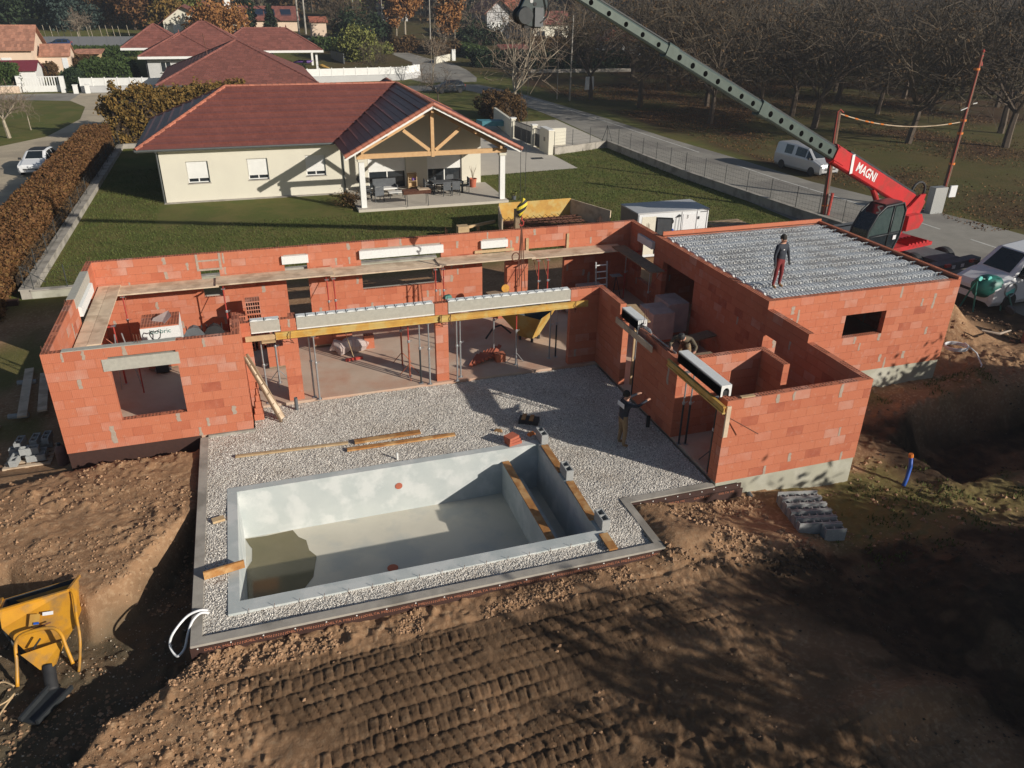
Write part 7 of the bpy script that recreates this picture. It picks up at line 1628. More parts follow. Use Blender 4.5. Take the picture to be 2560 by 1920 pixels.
# slewing superstructure (local frame: f forward along the boom in plan)
f_ = Vector((bd.x, bd.y, 0)).normalized(); 
def U(a, b, c): return T0+f_*a+side*b+Vector((0,0,c-T0.z))
sp = MB()
outl = [(-.30,2.95),(.12,2.95),(.75,2.45),(1.5,2.1),(2.3,1.5),(2.9,.85),(1.2,.75),(.9,1.2),(.5,1.7),(-.1,2.1)]
sp.prism([U(a,.40,c) for a,c in outl], -side*.12); sp.prism([U(a,-.28,c) for a,c in outl], -side*.12); sp.build('boom_mast', M['redcrane'], cr)
mb = MB(); mb.prism([U(1.2,.75,1.35),U(.2,.75,1.4),U(-.05,.75,1.75),U(.2,.75,2.1),U(1.2,.75,2.1)], -side*1.7); mb.build('counterweight', M['redcrane'], cr)
mb = MB()
for k in range(6): mb.prism([U(1.3-.28*k,1.15,.62),U(1.12-.28*k,1.15,.62),U(1.12-.28*k,1.15,.80),U(1.3-.28*k,1.15,.86)], -side*.9)
mb.build('cooling_louvres', M['redcrane'], cr, kind='stuff')
mb = MB(); mb.prism([U(4.2,1.15,.55),U(-.6,1.15,.55),U(-.6,1.15,.72),U(4.2,1.15,.8)], -side*2.3); mb.build('turntable_deck', M['redcrane'], cr)
# cab
M['cabglass'] = mat('greenish_cab_glass', (.05,.075,.072), (.035,.055,.055), .08, spec=.8)
cabp = [(2.9,.75),(3.6,.75),(4.7,.95),(5.05,1.35),(4.95,2.0),(4.5,2.7),(4.0,3.02),(2.75,3.05),(2.5,2.7),(2.55,1.5)]
mb = MB(); mb.prism([U(a-.05,1.28,c) for a,c in cabp], -side*.86); cb = mb.build('cab', M['glassblue'], cr)
mb = MB()
for yy in (1.30,.40):
    L_ = [U(a-.05,yy,c) for a,c in cabp]; mb.poly(L_, .045, 6, closed=True)
mb.poly([U(3.4,1.30,.8),U(3.35,1.30,3.0)], .035, 6); mb.poly([U(2.6,1.30,1.65),U(4.85,1.30,1.65)], .03, 6)
mb.build('cab_frame', M['darkmetal'], cb, smooth=True)
mb = MB(); mb.prism([U(2.7,1.2,3.06),U(3.9,1.2,3.04),U(3.9,.5,3.04),U(2.7,.5,3.06)], (0,0,.05)); mb.build('cab_roof', mat('cab_roof_dark',(.05,.02,.022),(.04,.018,.02),.3), cb)
mb = MB(); mb.prism([U(4.72,1.312,1.05),U(4.93,1.312,1.4),U(4.84,1.312,1.95),U(4.42,1.312,2.62),U(3.98,1.312,2.92),U(3.48,1.312,2.94),U(3.50,1.312,1.74),U(4.8,1.312,1.74)][::1], side*.01); mb.build('side_window', M['cabglass'], cb)
mb = MB(); mb.prism([U(3.28,1.312,1.74),U(3.26,1.312,2.94),U(2.76,1.312,2.94),U(2.58,1.312,2.65),U(2.60,1.312,1.74)], side*.01); mb.build('side_window', M['cabglass'], cb)
mb = MB(); mb.obox(U(2.9,1.325,1.45),(.22,.02,.20),Matrix((-f_,side,Vector((0,0,1)))).transposed()); mb.build('sticker', M['carwhite'], cb)
mb = MB(); mb.obox(U(3.9,.9,1.6),(.25,.3,.35)); mb.build('seat', M['darkgreen'] if False else M['yellow'], cb)
mb = MB(); mb.tube(U(1.9,0,1.6), bpt(3.6)-bu*.35, .13, 10); mb.build('lift_ram', M['redcrane'], cr); mb = MB(); mb.tube(bpt(3.0)-bu*.45, bpt(4.0)-bu*.38, .07, 8); mb.build('ram_rod', M['galv'], cr)
mb = MB(); c0_ = T0+Vector((0,0,.5))-f_*.2; mb.poly([c0_+f_*.7*math.cos(a*.45)*.75+Vector((0,0,.45*math.sin(a*.45)+.1)) for a in range(-1,9)], .06, 8); mb.build('hose_loop', M['black'], cr, smooth=True)
# undercarriage
ch_dir = Vector((math.cos(R_(100)), math.sin(R_(100)), 0)); cs = Vector((ch_dir.y, -ch_dir.x, 0)); cc0 = Vector((36.2,9.0,0))
def Wc(a, b, c): return cc0+ch_dir*a+cs*b+Vector((0,0,c))
mb = MB(); mb.prism([Wc(-3.0,-.8,.0),Wc(3.4,-.8,.0),Wc(3.4,.8,.0),Wc(-3.0,.8,.0)], (0,0,.55)); mb.build('chassis', M['wicker'], cr)
for a in (-1.9,2.3):
    for b in (-1.15,1.15):
        mb = MB(); mb.lathe([(.3,-.22),(.52,-.22),(.58,-.15),(.58,.15),(.52,.22),(.3,.22)], Wc(a,b,.12), 22, Matrix((ch_dir,Vector((0,0,1)),cs)).transposed()); ty = mb.build('tyre', M['black'], cr)
        mb = MB(); mb.lathe([(0,-.1),(.3,-.18),(.3,.18),(0,.1)], Wc(a,b,.12), 14, Matrix((ch_dir,Vector((0,0,1)),cs)).transposed()); mb.build('rim', M['redcrane'], ty)
for a in (-3.2,3.5):
    mb = MB(); mb.prism([Wc(a-.25,-1.7,.15),Wc(a+.25,-1.7,.15),Wc(a+.25,1.7,.15),Wc(a-.25,1.7,.15)], (0,0,.4)); mb.build('outrigger_beam', M['wicker'], cr)
    for b in (-1.7,1.7): mb = MB(); mb.tube(Wc(a,b,.5), Wc(a,b,GL+.1), .08, 8); mb.lathe([(.3,0),(.3,.06),(0,.06)], Wc(a,b,GL+.02), 14); mb.build('outrigger_leg', M['redcrane'], cr)
for b in (-.9,.9): mb = MB(); mb.obox(Wc(-3.55,b,.52),(.32,.12,.14),rz=R_(10)); mb.build('rear_lamp', M['redpaint'], cr)
for b in (-.3,.35): mb = MB(); mb.obox(Wc(-3.47,b,.35),(.22,.02,.16),rz=R_(10)); mb.build('warning_plate', M['carwhite'], cr)
# boom head with winch
mb = MB(); hd = Vector((14.95,4.38,10.9))
mb.prism([hd+.82*Vector((-.45,-.22,-.25)),hd+.82*Vector((-.62,-.22,.2)),hd+.82*Vector((-.35,-.22,.7)),hd+.82*Vector((.1,-.22,1.3)),hd+.82*Vector((.5,-.22,1.3)),hd+.82*Vector((.52,-.22,.45)),hd+.82*Vector((.25,-.22,-.4))], (0,.10,0)); mb.prism([hd+.82*Vector((-.45,.16,-.25)),hd+.82*Vector((-.62,.16,.2)),hd+.82*Vector((-.35,.16,.7)),hd+.82*Vector((.1,.16,1.3)),hd+.82*Vector((.5,.16,1.3)),hd+.82*Vector((.52,.16,.45)),hd+.82*Vector((.25,.16,-.4))], (0,.10,0)); mb.build('jib_plate', M['jib'], cr)
mb = MB(); mb.lathe([(.0,-.34),(.24,-.34),(.27,-.2),(.18,-.15),(.18,.15),(.27,.2),(.24,.34),(0,.34)], hd+.82*Vector((-.42,0,.05)), 18, Matrix.Rotation(R_(90),3,'X')); mb.build('winch_drum', M['darkmetal'], cr); mb = MB(); mb.lathe([(.0,0),(.10,0),(.10,.02),(0,.02)], hd+.82*Vector((-.42,-.345,.05)), 16, Matrix.Rotation(R_(90),3,'X')); mb.build('winch_cap', M['galv'], cr)
for (dx, dz, mt_) in ((.0,.45,'black'),(.22,.75,'black'),(.3,.3,'black'),(-.05,.9,'carwhite'),(-.15,.55,'galv'),(.38,-.05,'galv')): mb = MB(); mb.lathe([(.0,0),(.055,0),(.055,.012),(0,.012)], hd+.82*Vector((dx,-.225,dz)), 12, Matrix.Rotation(R_(90),3,'X')); mb.build('pin', M[mt_], cr)
mb = MB(); mb.poly(smooth_pts([hd+.82*Vector((.2,-.3,1.2)),hd+.82*Vector((.45,-.35,.7)),hd+.82*Vector((.5,-.3,.1)),hd+.82*Vector((.2,-.3,-.2))]), .025, 6); mb.build('hydraulic_hose', M['black'], cr)
mb = MB(); mb.obox(hd+.82*Vector((.15,-.27,0.0)),(.28,.06,.55)); mb.build('side_cover', M['pvcgrey'], cr); mb = MB(); mb.obox(hd+.82*Vector((-.1,0,-.2)),(.5,.3,.3)); mb.build('sheave_block', M['black'], cr)
hk = Vector((14.71,4.38,4.83))
mb = MB()
for dx in (-.10,.14): mb.tube(Vector((14.71+dx,4.38,10.6)), hk+Vector((dx*.7,0,.25)), .009, 5, caps=False)
mb.build('hoist_rope', M['darkmetal'], cr, kind='stuff')
t = thing('hook_block', 'black and yellow striped crane hook block hanging over the back wall', 'hook', hk)
mb = MB(); sl = 7
prf = [(-.26,.02),(-.19,.08),(-.1,.15),(.03,.20),(.14,.19),(.22,.12),(.26,.04)]
for i in range(6):
    z0_, r0_ = prf[i]; z1_, r1_ = prf[i+1]; mb.cur = i % 2
    mb.add([hk+Vector((r0_*math.cos(a),r0_*.6*math.sin(a),z0_+.10*math.cos(a))) for a in [k*math.pi/8 for k in range(16)]]+[hk+Vector((r1_*math.cos(a),r1_*.6*math.sin(a),z1_+.10*math.cos(a))) for a in [k*math.pi/8 for k in range(16)]], [(k,(k+1)%16,16+(k+1)%16,16+k) for k in range(16)])
mb.build('sheave_housing', [M['black'], mat('hook_yellow',(.75,.60,.05),(.7,.55,.05),.5)], t)
mb = MB(); mb.poly([hk+Vector((0,0,-.3)),hk+Vector((0,0,-.42)),hk+Vector((.07,0,-.48)),hk+Vector((.06,0,-.6)),hk+Vector((-.03,0,-.63)),hk+Vector((-.08,0,-.55))], .025, 6); mb.build('hook', M['redpaint'], t)
t = thing('lifting_slings', 'rusty chain slings hanging from the crane hook in front of the back doorway', 'slings', hk+Vector((0,0,-.55)))
for i, (dx, dz) in enumerate(((-.14,-3.1),(.06,-3.15),(.20,-3.0),(-.03,-2.9))):
    mb = MB(); mb.poly([hk+Vector((0,0,-.55)), hk+Vector((dx*.15,0,-.9)), hk+Vector((dx*.6,.02*i,-1.9)), hk+Vector((dx,.02*i,dz))], .016, 5); mb.build('chain', M['rebar'], t)
mb = MB(); mb.poly([hk+Vector((-.20+.14*math.cos(a*.5),0,-1.75+.16*math.sin(a*.5))) for a in range(13)], .022, 6, closed=True); mb.build('sling_ring', M['rebar'], t)
# ================================================================== people
def person(label, J, R, mats, bone_mat, origin, hair=None, extras=None):
    names = list(J.keys()); me = bpy.data.meshes.new('body'); E = [('pelvis','waist'),('waist','chest'),('chest','neck'),('neck','headb'),('headb','heada')]
    for s_ in 'LR':
        E += [('chest','sh'+s_),('sh'+s_,'el'+s_),('el'+s_,'wr'+s_),('wr'+s_,'pa'+s_),('pelvis','hi'+s_),('hi'+s_,'kn'+s_),('kn'+s_,'an'+s_),('an'+s_,'to'+s_)]
        wr, pa = Vector(J['wr'+s_]), Vector(J['pa'+s_]); d = (pa-wr).normalized(); sd_ = d.cross(Vector((0,0,1)));
        sd_ = sd_.normalized() if sd_.length > .2 else Vector((1,0,0))
        for k, (o_, l_) in enumerate(((-.032,.060),(-.012,.075),(.010,.070),(.030,.055))):
            J['f%s%d' % (s_,k)] = tuple(pa+sd_*o_+d*.02); J['g%s%d' % (s_,k)] = tuple(pa+sd_*o_*1.1+d*l_+Vector((0,0,-.012))); R['f%s%d' % (s_,k)] = .0105; R['g%s%d' % (s_,k)] = .008; E += [('pa'+s_,'f%s%d' % (s_,k)),('f%s%d' % (s_,k),'g%s%d' % (s_,k))]
        J['t'+s_] = tuple(wr.lerp(pa,.5)+sd_*-.055); R['t'+s_] = .011; E.append(('wr'+s_,'t'+s_))
    names = list(J.keys()); ix = {n: i for i, n in enumerate(names)}
    me.from_pydata([J[n] for n in names], [(ix[a], ix[b]) for a, b in E], [])
    o = bpy.data.objects.new('tmp', me); col.objects.link(o); sk = o.modifiers.new('skin', 'SKIN'); ss = o.modifiers.new('sub', 'SUBSURF'); ss.levels = 1; ss.render_levels = 1
    if not me.skin_vertices: me.attributes.new
    try: sl_ = me.skin_vertices[0].data
    except Exception:
        sl_ = None
    if sl_ is None or len(sl_) == 0:
        bpy.context.view_layer.objects.active = o; bpy.ops.mesh.customdata_skin_add(); sl_ = me.skin_vertices[0].data
    for n in names:
        r_ = R.get(n, R.get(n[:2], .05)); r_ = (r_, r_) if not isinstance(r_, tuple) else r_
        sl_[ix[n]].radius = r_; sl_[ix[n]].use_root = (n == 'pelvis')
    bpy.context.view_layer.update(); dg = bpy.context.evaluated_depsgraph_get(); m2_ = bpy.data.meshes.new_from_object(o.evaluated_get(dg)); bpy.data.objects.remove(o)
    m2_.materials.clear()
    for k in mats: m2_.materials.append(M[k])
    segs = [(Vector(J[a]), Vector(J[b]), bone_mat(a, b)) for a, b in E]
    for f in m2_.polygons:
        c = f.center; best = None
        for a, b, k in segs:
            ab = b-a; t_ = max(0, min(1, (c-a).dot(ab)/max(ab.length_squared,1e-9))); dd = (c-(a+ab*t_)).length
            if best is None or dd < best[0]: best = (dd, k)
        f.material_index = mats.index(best[1]); f.use_smooth = True
    t = thing('person', label, 'person', origin); m2_.transform(Matrix.Translation(-Vector(origin))); m2_.name = 'body'
    ob = bpy.data.objects.new('body', m2_); col.objects.link(ob); ob.parent = t
    return t
def bm_std(jacket, trouser, boot='boot', hand='skin'):
    def g(a, b):
        if a[:2] in ('hi','kn') or a == 'pelvis' and b[:2] == 'hi': return trouser
        if a[:2] == 'an': return boot
        if a in ('neck','headb'): return 'skin'
        if a[:2] in ('wr','pa') or a[0] in 'fg' : return hand
        return jacket
    return g
RAD = {'pelvis':(.15,.12),'waist':(.145,.11),'chest':(.17,.125),'neck':.062,'headb':.085,'heada':.088,'sh':.085,'el':.052,'wr':.036,'pa':.036,'hi':.10,'kn':.068,'an':.048,'to':.042}
def standing(x, y, z, rz, armL, armR, feet=.12, lean=0.0):
    c, s = math.cos(rz), math.sin(rz)
    def P(a, b, h): return (x+a*c-b*s, y+a*s+b*c, z+h)      # a: right(+)/left, b: forward is -b (local -Y)
    J = {'pelvis':P(0,0,.93),'waist':P(0,-lean*.3,1.10),'chest':P(0,-lean*.8,1.34),'neck':P(0,-lean*1.1,1.49),'headb':P(0,-lean*1.25-.015,1.58),'heada':P(0,-lean*1.35-.02,1.66)}
    for s_, q, arm in (('R',1,armR),('L',-1,armL)):
        J['sh'+s_] = P(q*.185,-lean*.9,1.42); J['el'+s_] = P(*arm[0]); J['wr'+s_] = P(*arm[1]); J['pa'+s_] = P(*arm[2])
        J['hi'+s_] = P(q*.10,.0,.88); J['kn'+s_] = P(q*feet*.9,-.03,.48); J['an'+s_] = P(q*feet,.01,.09); J['to'+s_] = P(q*feet*1.15,-.15,.045)
    return J, P
def face(t, P, h=1.62, hairm='hair', cap=True, lean=0.0, capr=.105):
    for a in (-.035,.035): mb = MB(); mb.lathe([(0,-.010),(.011,0),(0,.010)], P(a,-.105-lean,h+.005), 6); mb.build('eye', M['black'], t)
    mb = MB(); mb.lathe([(.016,-.02),(.013,.0),(0,.03)], P(0,-.115-lean,h-.02), 6); mb.build('nose', M['skin'], t)
    mb = MB(); mb.obox(P(0,-.102-lean,h-.06), (.05,.012,.01)); mb.build('mouth', M['redpaint'], t)
    for a in (-.098,.098): mb = MB(); mb.lathe([(.012,-.03),(.022,0),(.012,.03)], P(a,-.01-lean,h), 6); mb.build('ear', M['skin'], t)
    if cap: mb = MB(); mb.lathe([(capr*1.0,-.02),(capr*1.03,.03),(capr*.92,.08),(capr*.6,.125),(0,.14)], P(0,.012-lean,h+.02), 14); mb.build('hair' if hairm == 'hair' else 'beanie', M[hairm], t)
# man standing on the deck
J, P = standing(21.78,-.88,3.03,R_(12), [(-.30,-.02,1.14),(-.33,-.10,.90),(-.33,-.12,.82)], [(.30,-.02,1.14),(.33,-.08,.90),(.33,-.10,.82)], .14)
t = person('man in dark jacket and dark red trousers standing on the garage deck', J, dict(RAD), ['navy','redtrouser','boot','skin','hair','black'], bm_std('navy','redtrouser','boot','black'), (21.78,-.88,3.03)); face(t, P, 1.63)
mb = MB(); mb.obox(P(-.09,-.162,1.33), (.05,.01,.03), rz=R_(12)); mb.build('chest_logo', M['carwhite'], t)
mb = MB(); mb.tube(P(-.34,-.12,.80), P(-.38,-.10,.42), .02, 8); single(mb, 'hand_tool', M['galv'], 'short pale tool in the right hand of the man on the deck', 'tool', P(-.34,-.12,.8))
# man in the shade reaching up at the wing wall
J, P = standing(15.0,-3.95,-.07,R_(95), [(-.36,-.22,1.42),(-.30,-.52,1.52),(-.28,-.60,1.54)], [(.30,-.24,1.36),(.22,-.52,1.48),(.20,-.60,1.50)], .13, .05)
t = person('man in navy jacket and khaki trousers reaching up at the shaded wing wall', J, dict(RAD), ['navy','khaki','boot','skin','hair'], bm_std('navy','khaki'), (15.0,-3.95,-.07)); face(t, P, 1.63, lean=.05)
mb = MB(); mb.obox(P(0,.115,1.38), (.34,.012,.14), rz=R_(95)); mb.build('reflective_yoke', M['terrawhite'], t)
# mason bending over the wing wall
bx_, by_, bz_ = 17.35,-3.15,1.53
J = {'pelvis':(17.42,-2.85,bz_+.80),'waist':(17.33,-2.95,bz_+.98),'chest':(17.18,-3.13,bz_+1.16),'neck':(17.05,-3.26,bz_+1.24),'headb':(16.98,-3.34,bz_+1.27),'heada':(16.93,-3.38,bz_+1.34),
 'shR':(17.00,-2.98,bz_+1.17),'elR':(16.78,-3.05,bz_+1.02),'wrR':(16.66,-3.30,bz_+1.02),'paR':(16.64,-3.37,bz_+1.01),
 'shL':(17.34,-3.24,bz_+1.16),'elL':(17.38,-3.50,bz_+1.02),'wrL':(17.20,-3.72,bz_+.99),'paL':(17.13,-3.76,bz_+.98),
 'hiR':(17.35,-2.78,bz_+.76),'hiL':(17.50,-2.92,bz_+.76),'knR':(17.18,-2.85,bz_+.42),'knL':(17.42,-3.08,bz_+.42),'anR':(17.38,-2.62,bz_+.09),'anL':(17.60,-2.85,bz_+.09),'toR':(17.26,-2.74,bz_+.045),'toL':(17.48,-2.97,bz_+.045)}
t = person('mason in olive jacket and dark beanie bending over the wing wall', J, dict(RAD), ['olive','khaki','boot','skin','hair'], bm_std('olive','khaki'), (17.35,-3.1,bz_))
hb = Vector(J['heada']); mb = MB(); mb.lathe([(.100,-.03),(.108,.02),(.095,.08),(.05,.125),(0,.13)], hb+Vector((.01,.02,.0)), 14, Matrix.Rotation(R_(-20),3,'Y') @ Matrix.Rotation(R_(18),3,'X')); mb.build('beanie', M['black'], t)
dn = Vector((-.55,-.6,-.35)).normalized(); hc = Vector(J['headb']).lerp(hb,.4)
mb = MB(); mb.lathe([(.016,-.02),(.012,.0),(0,.03)], hc+dn*.10, 6); mb.build('nose', M['skin'], t)
for q in (-1,1): mb = MB(); mb.lathe([(0,-.01),(.011,0),(0,.01)], hc+dn*.092+Vector((.03*q,-.03*q,.035)), 6); mb.build('eye', M['black'], t)
# ================================================================== trees
def tubes_np(S, n):
    """S: list of (p, q, r0, r1); returns V,F of open n-gon tubes"""
    P = np.array([s[0] for s in S], float); Q = np.array([s[1] for s in S], float); r0 = np.array([s[2] for s in S]); r1 = np.array([s[3] for s in S])
    d = Q-P; d /= np.linalg.norm(d, axis=1)[:,None]+1e-9
    ref = np.where(np.abs(d[:,2:3]) > .9, np.array([[1.,0,0]]), np.array([[0,0,1.]])); u = np.cross(d, ref); u /= np.linalg.norm(u, axis=1)[:,None]+1e-9; v = np.cross(d, u)
    a = 2*np.pi*np.arange(n)/n; ring = u[:,None,:]*np.cos(a)[None,:,None]+v[:,None,:]*np.sin(a)[None,:,None]
    V = np.concatenate([P[:,None,:]+ring*r0[:,None,None], Q[:,None,:]+ring*r1[:,None,None]], 1)
    k = np.arange(n); F = np.stack([k, (k+1) % n, n+(k+1) % n, n+k], 1)
    return V.reshape(-1,3), (F[None]+2*n*np.arange(len(S))[:,None,None]).reshape(-1,4)
def grow(seed, h, spread, trunk_r, trunk_h, nl=5, levels=4, droop=0.0, upw=.35, kids=(5,5,5,4)):
    r = random.Random(seed); thick, thin = [], []
    def rec(p, d, L, rad, lv):
        nseg = 3 if lv < 2 else 2; q = p
        for i in range(nseg):
            d2 = (d+Vector((r.uniform(-1,1),r.uniform(-1,1),r.uniform(-.6,.8)))*(.22 if lv else .08)+Vector((0,0,-droop*lv*.3))).normalized()
            e = q+d2*(L/nseg); ra = rad*(1-.28*i/nseg); rb = rad*(1-.28*(i+1)/nseg)
            (thick if ra > .035 else thin).append((tuple(q), tuple(e), ra, rb)); 
            if lv < levels and lv > 0 or (lv == 0 and i == nseg-1):
                nk = kids[lv] if lv == 0 else max(1, round(kids[lv]/nseg*(1 if i else .6)))
                for k in range(nk):
                    a = r.uniform(0, 6.283); 
                    side = d2.orthogonal().normalized(); side.rotate(Matrix.Rotation(a, 3, d2))
                    nd = (d2*(.55 if lv else .62)+side*(.85 if lv else spread)+Vector((0,0,upw if lv < 2 else .1))).normalized()
                    rec(e if lv == 0 else q.lerp(e, r.random()), nd, L*r.uniform(.55,.80) if lv else (h-trunk_h)*r.uniform(.55,.75), rb*(.55 if lv else .58), lv+1)
            d, q = d2, e
    rec(Vector((0,0,0)), Vector((r.uniform(-.06,.06),r.uniform(-.06,.06),1)), trunk_h, trunk_r, 0)
    return thick, thin
def bare_variant(seed, h, spread, tr, th, bark='bark', twig='twig', leaves=0, leafm='brownleaf', leafsize=.10, twmin=.012, levels=4, kids=(5,5,6,6), droop=0.0, name='walnut_tree', upw=.35):
    thick, thin = grow(seed, h, spread, tr, th, levels=levels, kids=kids, droop=droop, upw=upw)
    t = thing(name, 'tree', 'tree', (0,0,0))
    V, F_ = tubes_np(thick, 6); np_mesh('trunk', V, F_, M[bark], parent=t)
    S = [(p, q, max(a, twmin), max(b*.8, twmin*.7)) for p, q, a, b in thin]
    V, F_ = tubes_np(S, 3); np_mesh('twigs', V, F_, M[twig], parent=t, kind='stuff')
    if leaves:
        r = np.random.default_rng(seed); A = np.array([s[1] for s in thin]); C0 = A[r.integers(0, len(A), leaves)]+r.normal(size=(leaves,3))*.12
        V, F_ = leaf_quads(C0, leafsize, r); np_mesh('leaves', V, F_, M[leafm], parent=t, kind='stuff')
    return t
def leafy(name, label, x, y, h, cr, leafm, n, size, shape='round', trunk='bark', clumps=26, base=.25, seed=0, group=None, z=None):
    z0 = tz(x,y) if z is None else z; t = thing(name, label, 'tree', (x,y,z0), group=group); r = np.random.default_rng(seed)
    mb = MB(); mb.poly([(x,y,z0-.2),(x+.1,y,z0+h*.4),(x,y+.05,z0+h*.85)], [cr*.07+.05,cr*.05+.03,.03], 7)
    for i in range(7): a = i*.9; z_ = z0+h*(base+.06*i); mb.poly([(x,y,z_),(x+math.cos(a)*cr*.35,y+math.sin(a)*cr*.35,z_+h*.08),(x+math.cos(a)*cr*.65,y+math.sin(a)*cr*.65,z_+h*.16)], [cr*.03+.02,.03,.015], 5)
    mb.build('trunk', M[trunk], t)
    k = r.random((clumps,3)); th = k[:,0]*6.283
    if shape == 'round':
        ph = np.arccos(1-2*k[:,1]); rr_ = .45+.5*k[:,2]**.5; cc = np.stack([np.cos(th)*np.sin(ph)*cr*rr_, np.sin(th)*np.sin(ph)*cr*rr_, h*(base+(1-base)*.5)+np.cos(ph)*rr_*h*(1-base)*.48], 1); cs_ = np.full(clumps, cr*.26)
    elif shape == 'cone':
        zz = k[:,1]**.8; rad = (1-zz)*cr*(.5+.5*k[:,2]); cc = np.stack([np.cos(th)*rad, np.sin(th)*rad, h*(base+(1-base)*zz)], 1); cs_ = cr*(.10+.20*(1-zz))
    else:
        zz = k[:,1]; rad = cr*np.sqrt(k[:,2])*.8*np.sin(np.clip(zz*.9+.12,0,1)*math.pi)**.5; cc = np.stack([np.cos(th)*rad, np.sin(th)*rad, h*(base+(1-base)*zz)], 1); cs_ = np.full(clumps, cr*.28)
    w_ = r.integers(0, clumps, n); C0 = cc[w_]+r.normal(size=(n,3))*cs_[w_][:,None]*np.array([.8,.8,.7])+np.array([x,y,z0])
    C0[:,2] = np.maximum(C0[:,2], z0+.1)
    V, F_ = leaf_quads(C0, size, r); np_mesh('crown', V, F_, M[leafm], parent=t, kind='stuff'); return t
# orchard walnuts: four grown variants, copied
W4 = [bare_variant(101+i*7, 9.2, .95, .24, 2.1, leaves=900, leafsize=.13, twmin=.021, kids=(5,7,8,6)) for i in range(4)]
spots = [(47.2,73.0,'walnut tree with a pale sheet on its trunk at the near corner of the orchard'),(49.7,64.6,'forked walnut tree standing alone in leaf litter under the boom'),(51.3,51.8,'leaning walnut at road edge left of the silver van'),(60.1,46.7,'pale-barked walnut right behind the silver van'),(63.3,37.4,'broad walnut framed between the two wooden poles'),(76.9,39.9,'walnut with bare trunk right of the tall leaning pole'),(61.4,79.3,'slim walnut at the orchard back near the dark hedge')]
rr2 = random.Random(21); far = []
for i in range(11):
    for j in range(10):
        x_ = 58+i*10.4+rr2.uniform(-2,2)+(j % 2)*4; y_ = 24+j*10.2+rr2.uniform(-2,2)
        if any(math.dist((x_,y_),(a,b)) < 8.2 for a, b, _ in spots): continue
        if y_ > 100 and x_ < 68 or (x_ < 62 and y_ < 40): continue
        if x_ < 55+max(0,(y_-60))*.08 or 68 < x_ < 80 and y_ > 112 or (y_ > 97 and x_ < 72): continue
        az = math.degrees(math.atan2(x_-5.8, y_+21.4))
        if az > 54: continue
        far.append((x_, y_))
k_ = 0; used = set()
def orchard(x, y, label, group, i):
    global k_
    v = i % 4; rz = rr2.uniform(0, 6.28); s = rr2.uniform(1.15, 1.4)
    if v not in used: used.add(v); t = W4[v]
    else: t = copy_tree(W4[v])
    t.location = (x, y, tz(x,y)); t.rotation_euler = (0,0,rz); t.scale = (s*1.05,s*1.05,s); t['label'] = label
    if group: t['group'] = group
for i, (x_, y_, lb) in enumerate(spots): orchard(x_, y_, lb, 'walnut trees of the orchard', i)
for i, (x_, y_) in enumerate(far): orchard(x_, y_, 'bare walnut tree among the crowded rows farther back in the orchard', 'bare walnut trees deep in the orchard', i)
# pale bare trees by the road
t = bare_variant(333, 9.2, .95, .22, 1.8, 'barkpale', 'twiggrey', twmin=.018, kids=(4,5,5,4), levels=4, leaves=150); t.name = 'pollard_tree'; t.location = (34.0,63.8,GL); t.scale = (1.15,1.15,1.2); t['label'] = 'large pale-barked bare tree between the cream gate wall and the road'
t = bare_variant(334, 7.5, .45, .12, 2.0, 'barkpale', 'twiggrey', twmin=.016, kids=(3,5,5,4), levels=4); t.name = 'bare_tree'; t.location = (31.6,92.5,tz(0,92.5)); t['label'] = 'tall slender grey bare tree right of the far end of the white fence'
t = bare_variant(335, 4.2, .8, .10, .9, 'bark', 'twiggrey', twmin=.014, kids=(4,5,5,4), levels=4); t.name = 'bare_tree'; t.location = (28.2,74.5,GL); t['label'] = 'small vase-shaped bare tree in front of the dark hatchback'
t = bare_variant(336, 5.2, .7, .12, 1.2, 'bark', 'twig', twmin=.02, kids=(4,5,5,4), levels=4); t.name = 'bare_tree'; t.location = (24.5,99,tz(0,99)); t['label'] = 'dark bare tree before the right end of the white panel fence'
t = bare_variant(337, 4.6, .9, .17, 1.5, 'barkpale', 'twiggrey', twmin=.012, kids=(5,6,6,5), levels=4); t.name = 'bare_tree'; t.location = (-13.5,58.6,GL); t['label'] = 'pruned bare fruit tree on the grass island at left edge'
t = bare_variant(338, 3.2, .4, .05, 1.2, 'barkpale', 'twiggrey', twmin=.010, kids=(3,4,4,3), levels=4); t.name = 'bare_sapling'; t.location = (-12.6,62.7,GL); t['label'] = 'thin bare sapling beside the pruned fruit tree'
t = bare_variant(339, 11, .45, .16, 3, 'bark', 'twiggrey', twmin=.03, kids=(4,5,5,4), levels=4); t.name = 'bare_tree'; t.location = (50.1,138.9,1.6); t['label'] = 'tall bare tree between orange birches and blue-grey house'
t = bare_variant(340, 9, .7, .16, 2, 'bark', 'twiggrey', twmin=.03, kids=(5,5,5,4), levels=4, leaves=600, leafsize=.3, leafm='willow'); t.name = 'bare_tree'; t.location = (33.6,165,2.8); t['label'] = 'large spreading tree left of the golden birch'
t = bare_variant(341, 5.0, .8, .14, 1.5, 'barkpale', 'twiggrey', twmin=.02, kids=(5,5,5,4), levels=4); t.name = 'bare_tree'; t.location = (-20,148,2.1); t['label'] = 'small bare tree in front of the pale vineyard poles'
for (x_, y_, sd_, lb) in ((55,128,342,'bare tree just left of the blue-grey gabled house'),(62,134,343,'bare tree in front of the long cream house'),(67.5,131,344,'second bare tree in front of the long cream house'),(24.5,140,345,'bare tree behind the green willow')):
    t = bare_variant(sd_, 9.5, .75, .2, 2.2, 'bark', 'twig', twmin=.03, kids=(5,5,5,4), levels=4, leaves=300, leafsize=.22); t.name = 'bare_tree'; t.location = (x_, y_, tz(x_,y_)); t['label'] = lb
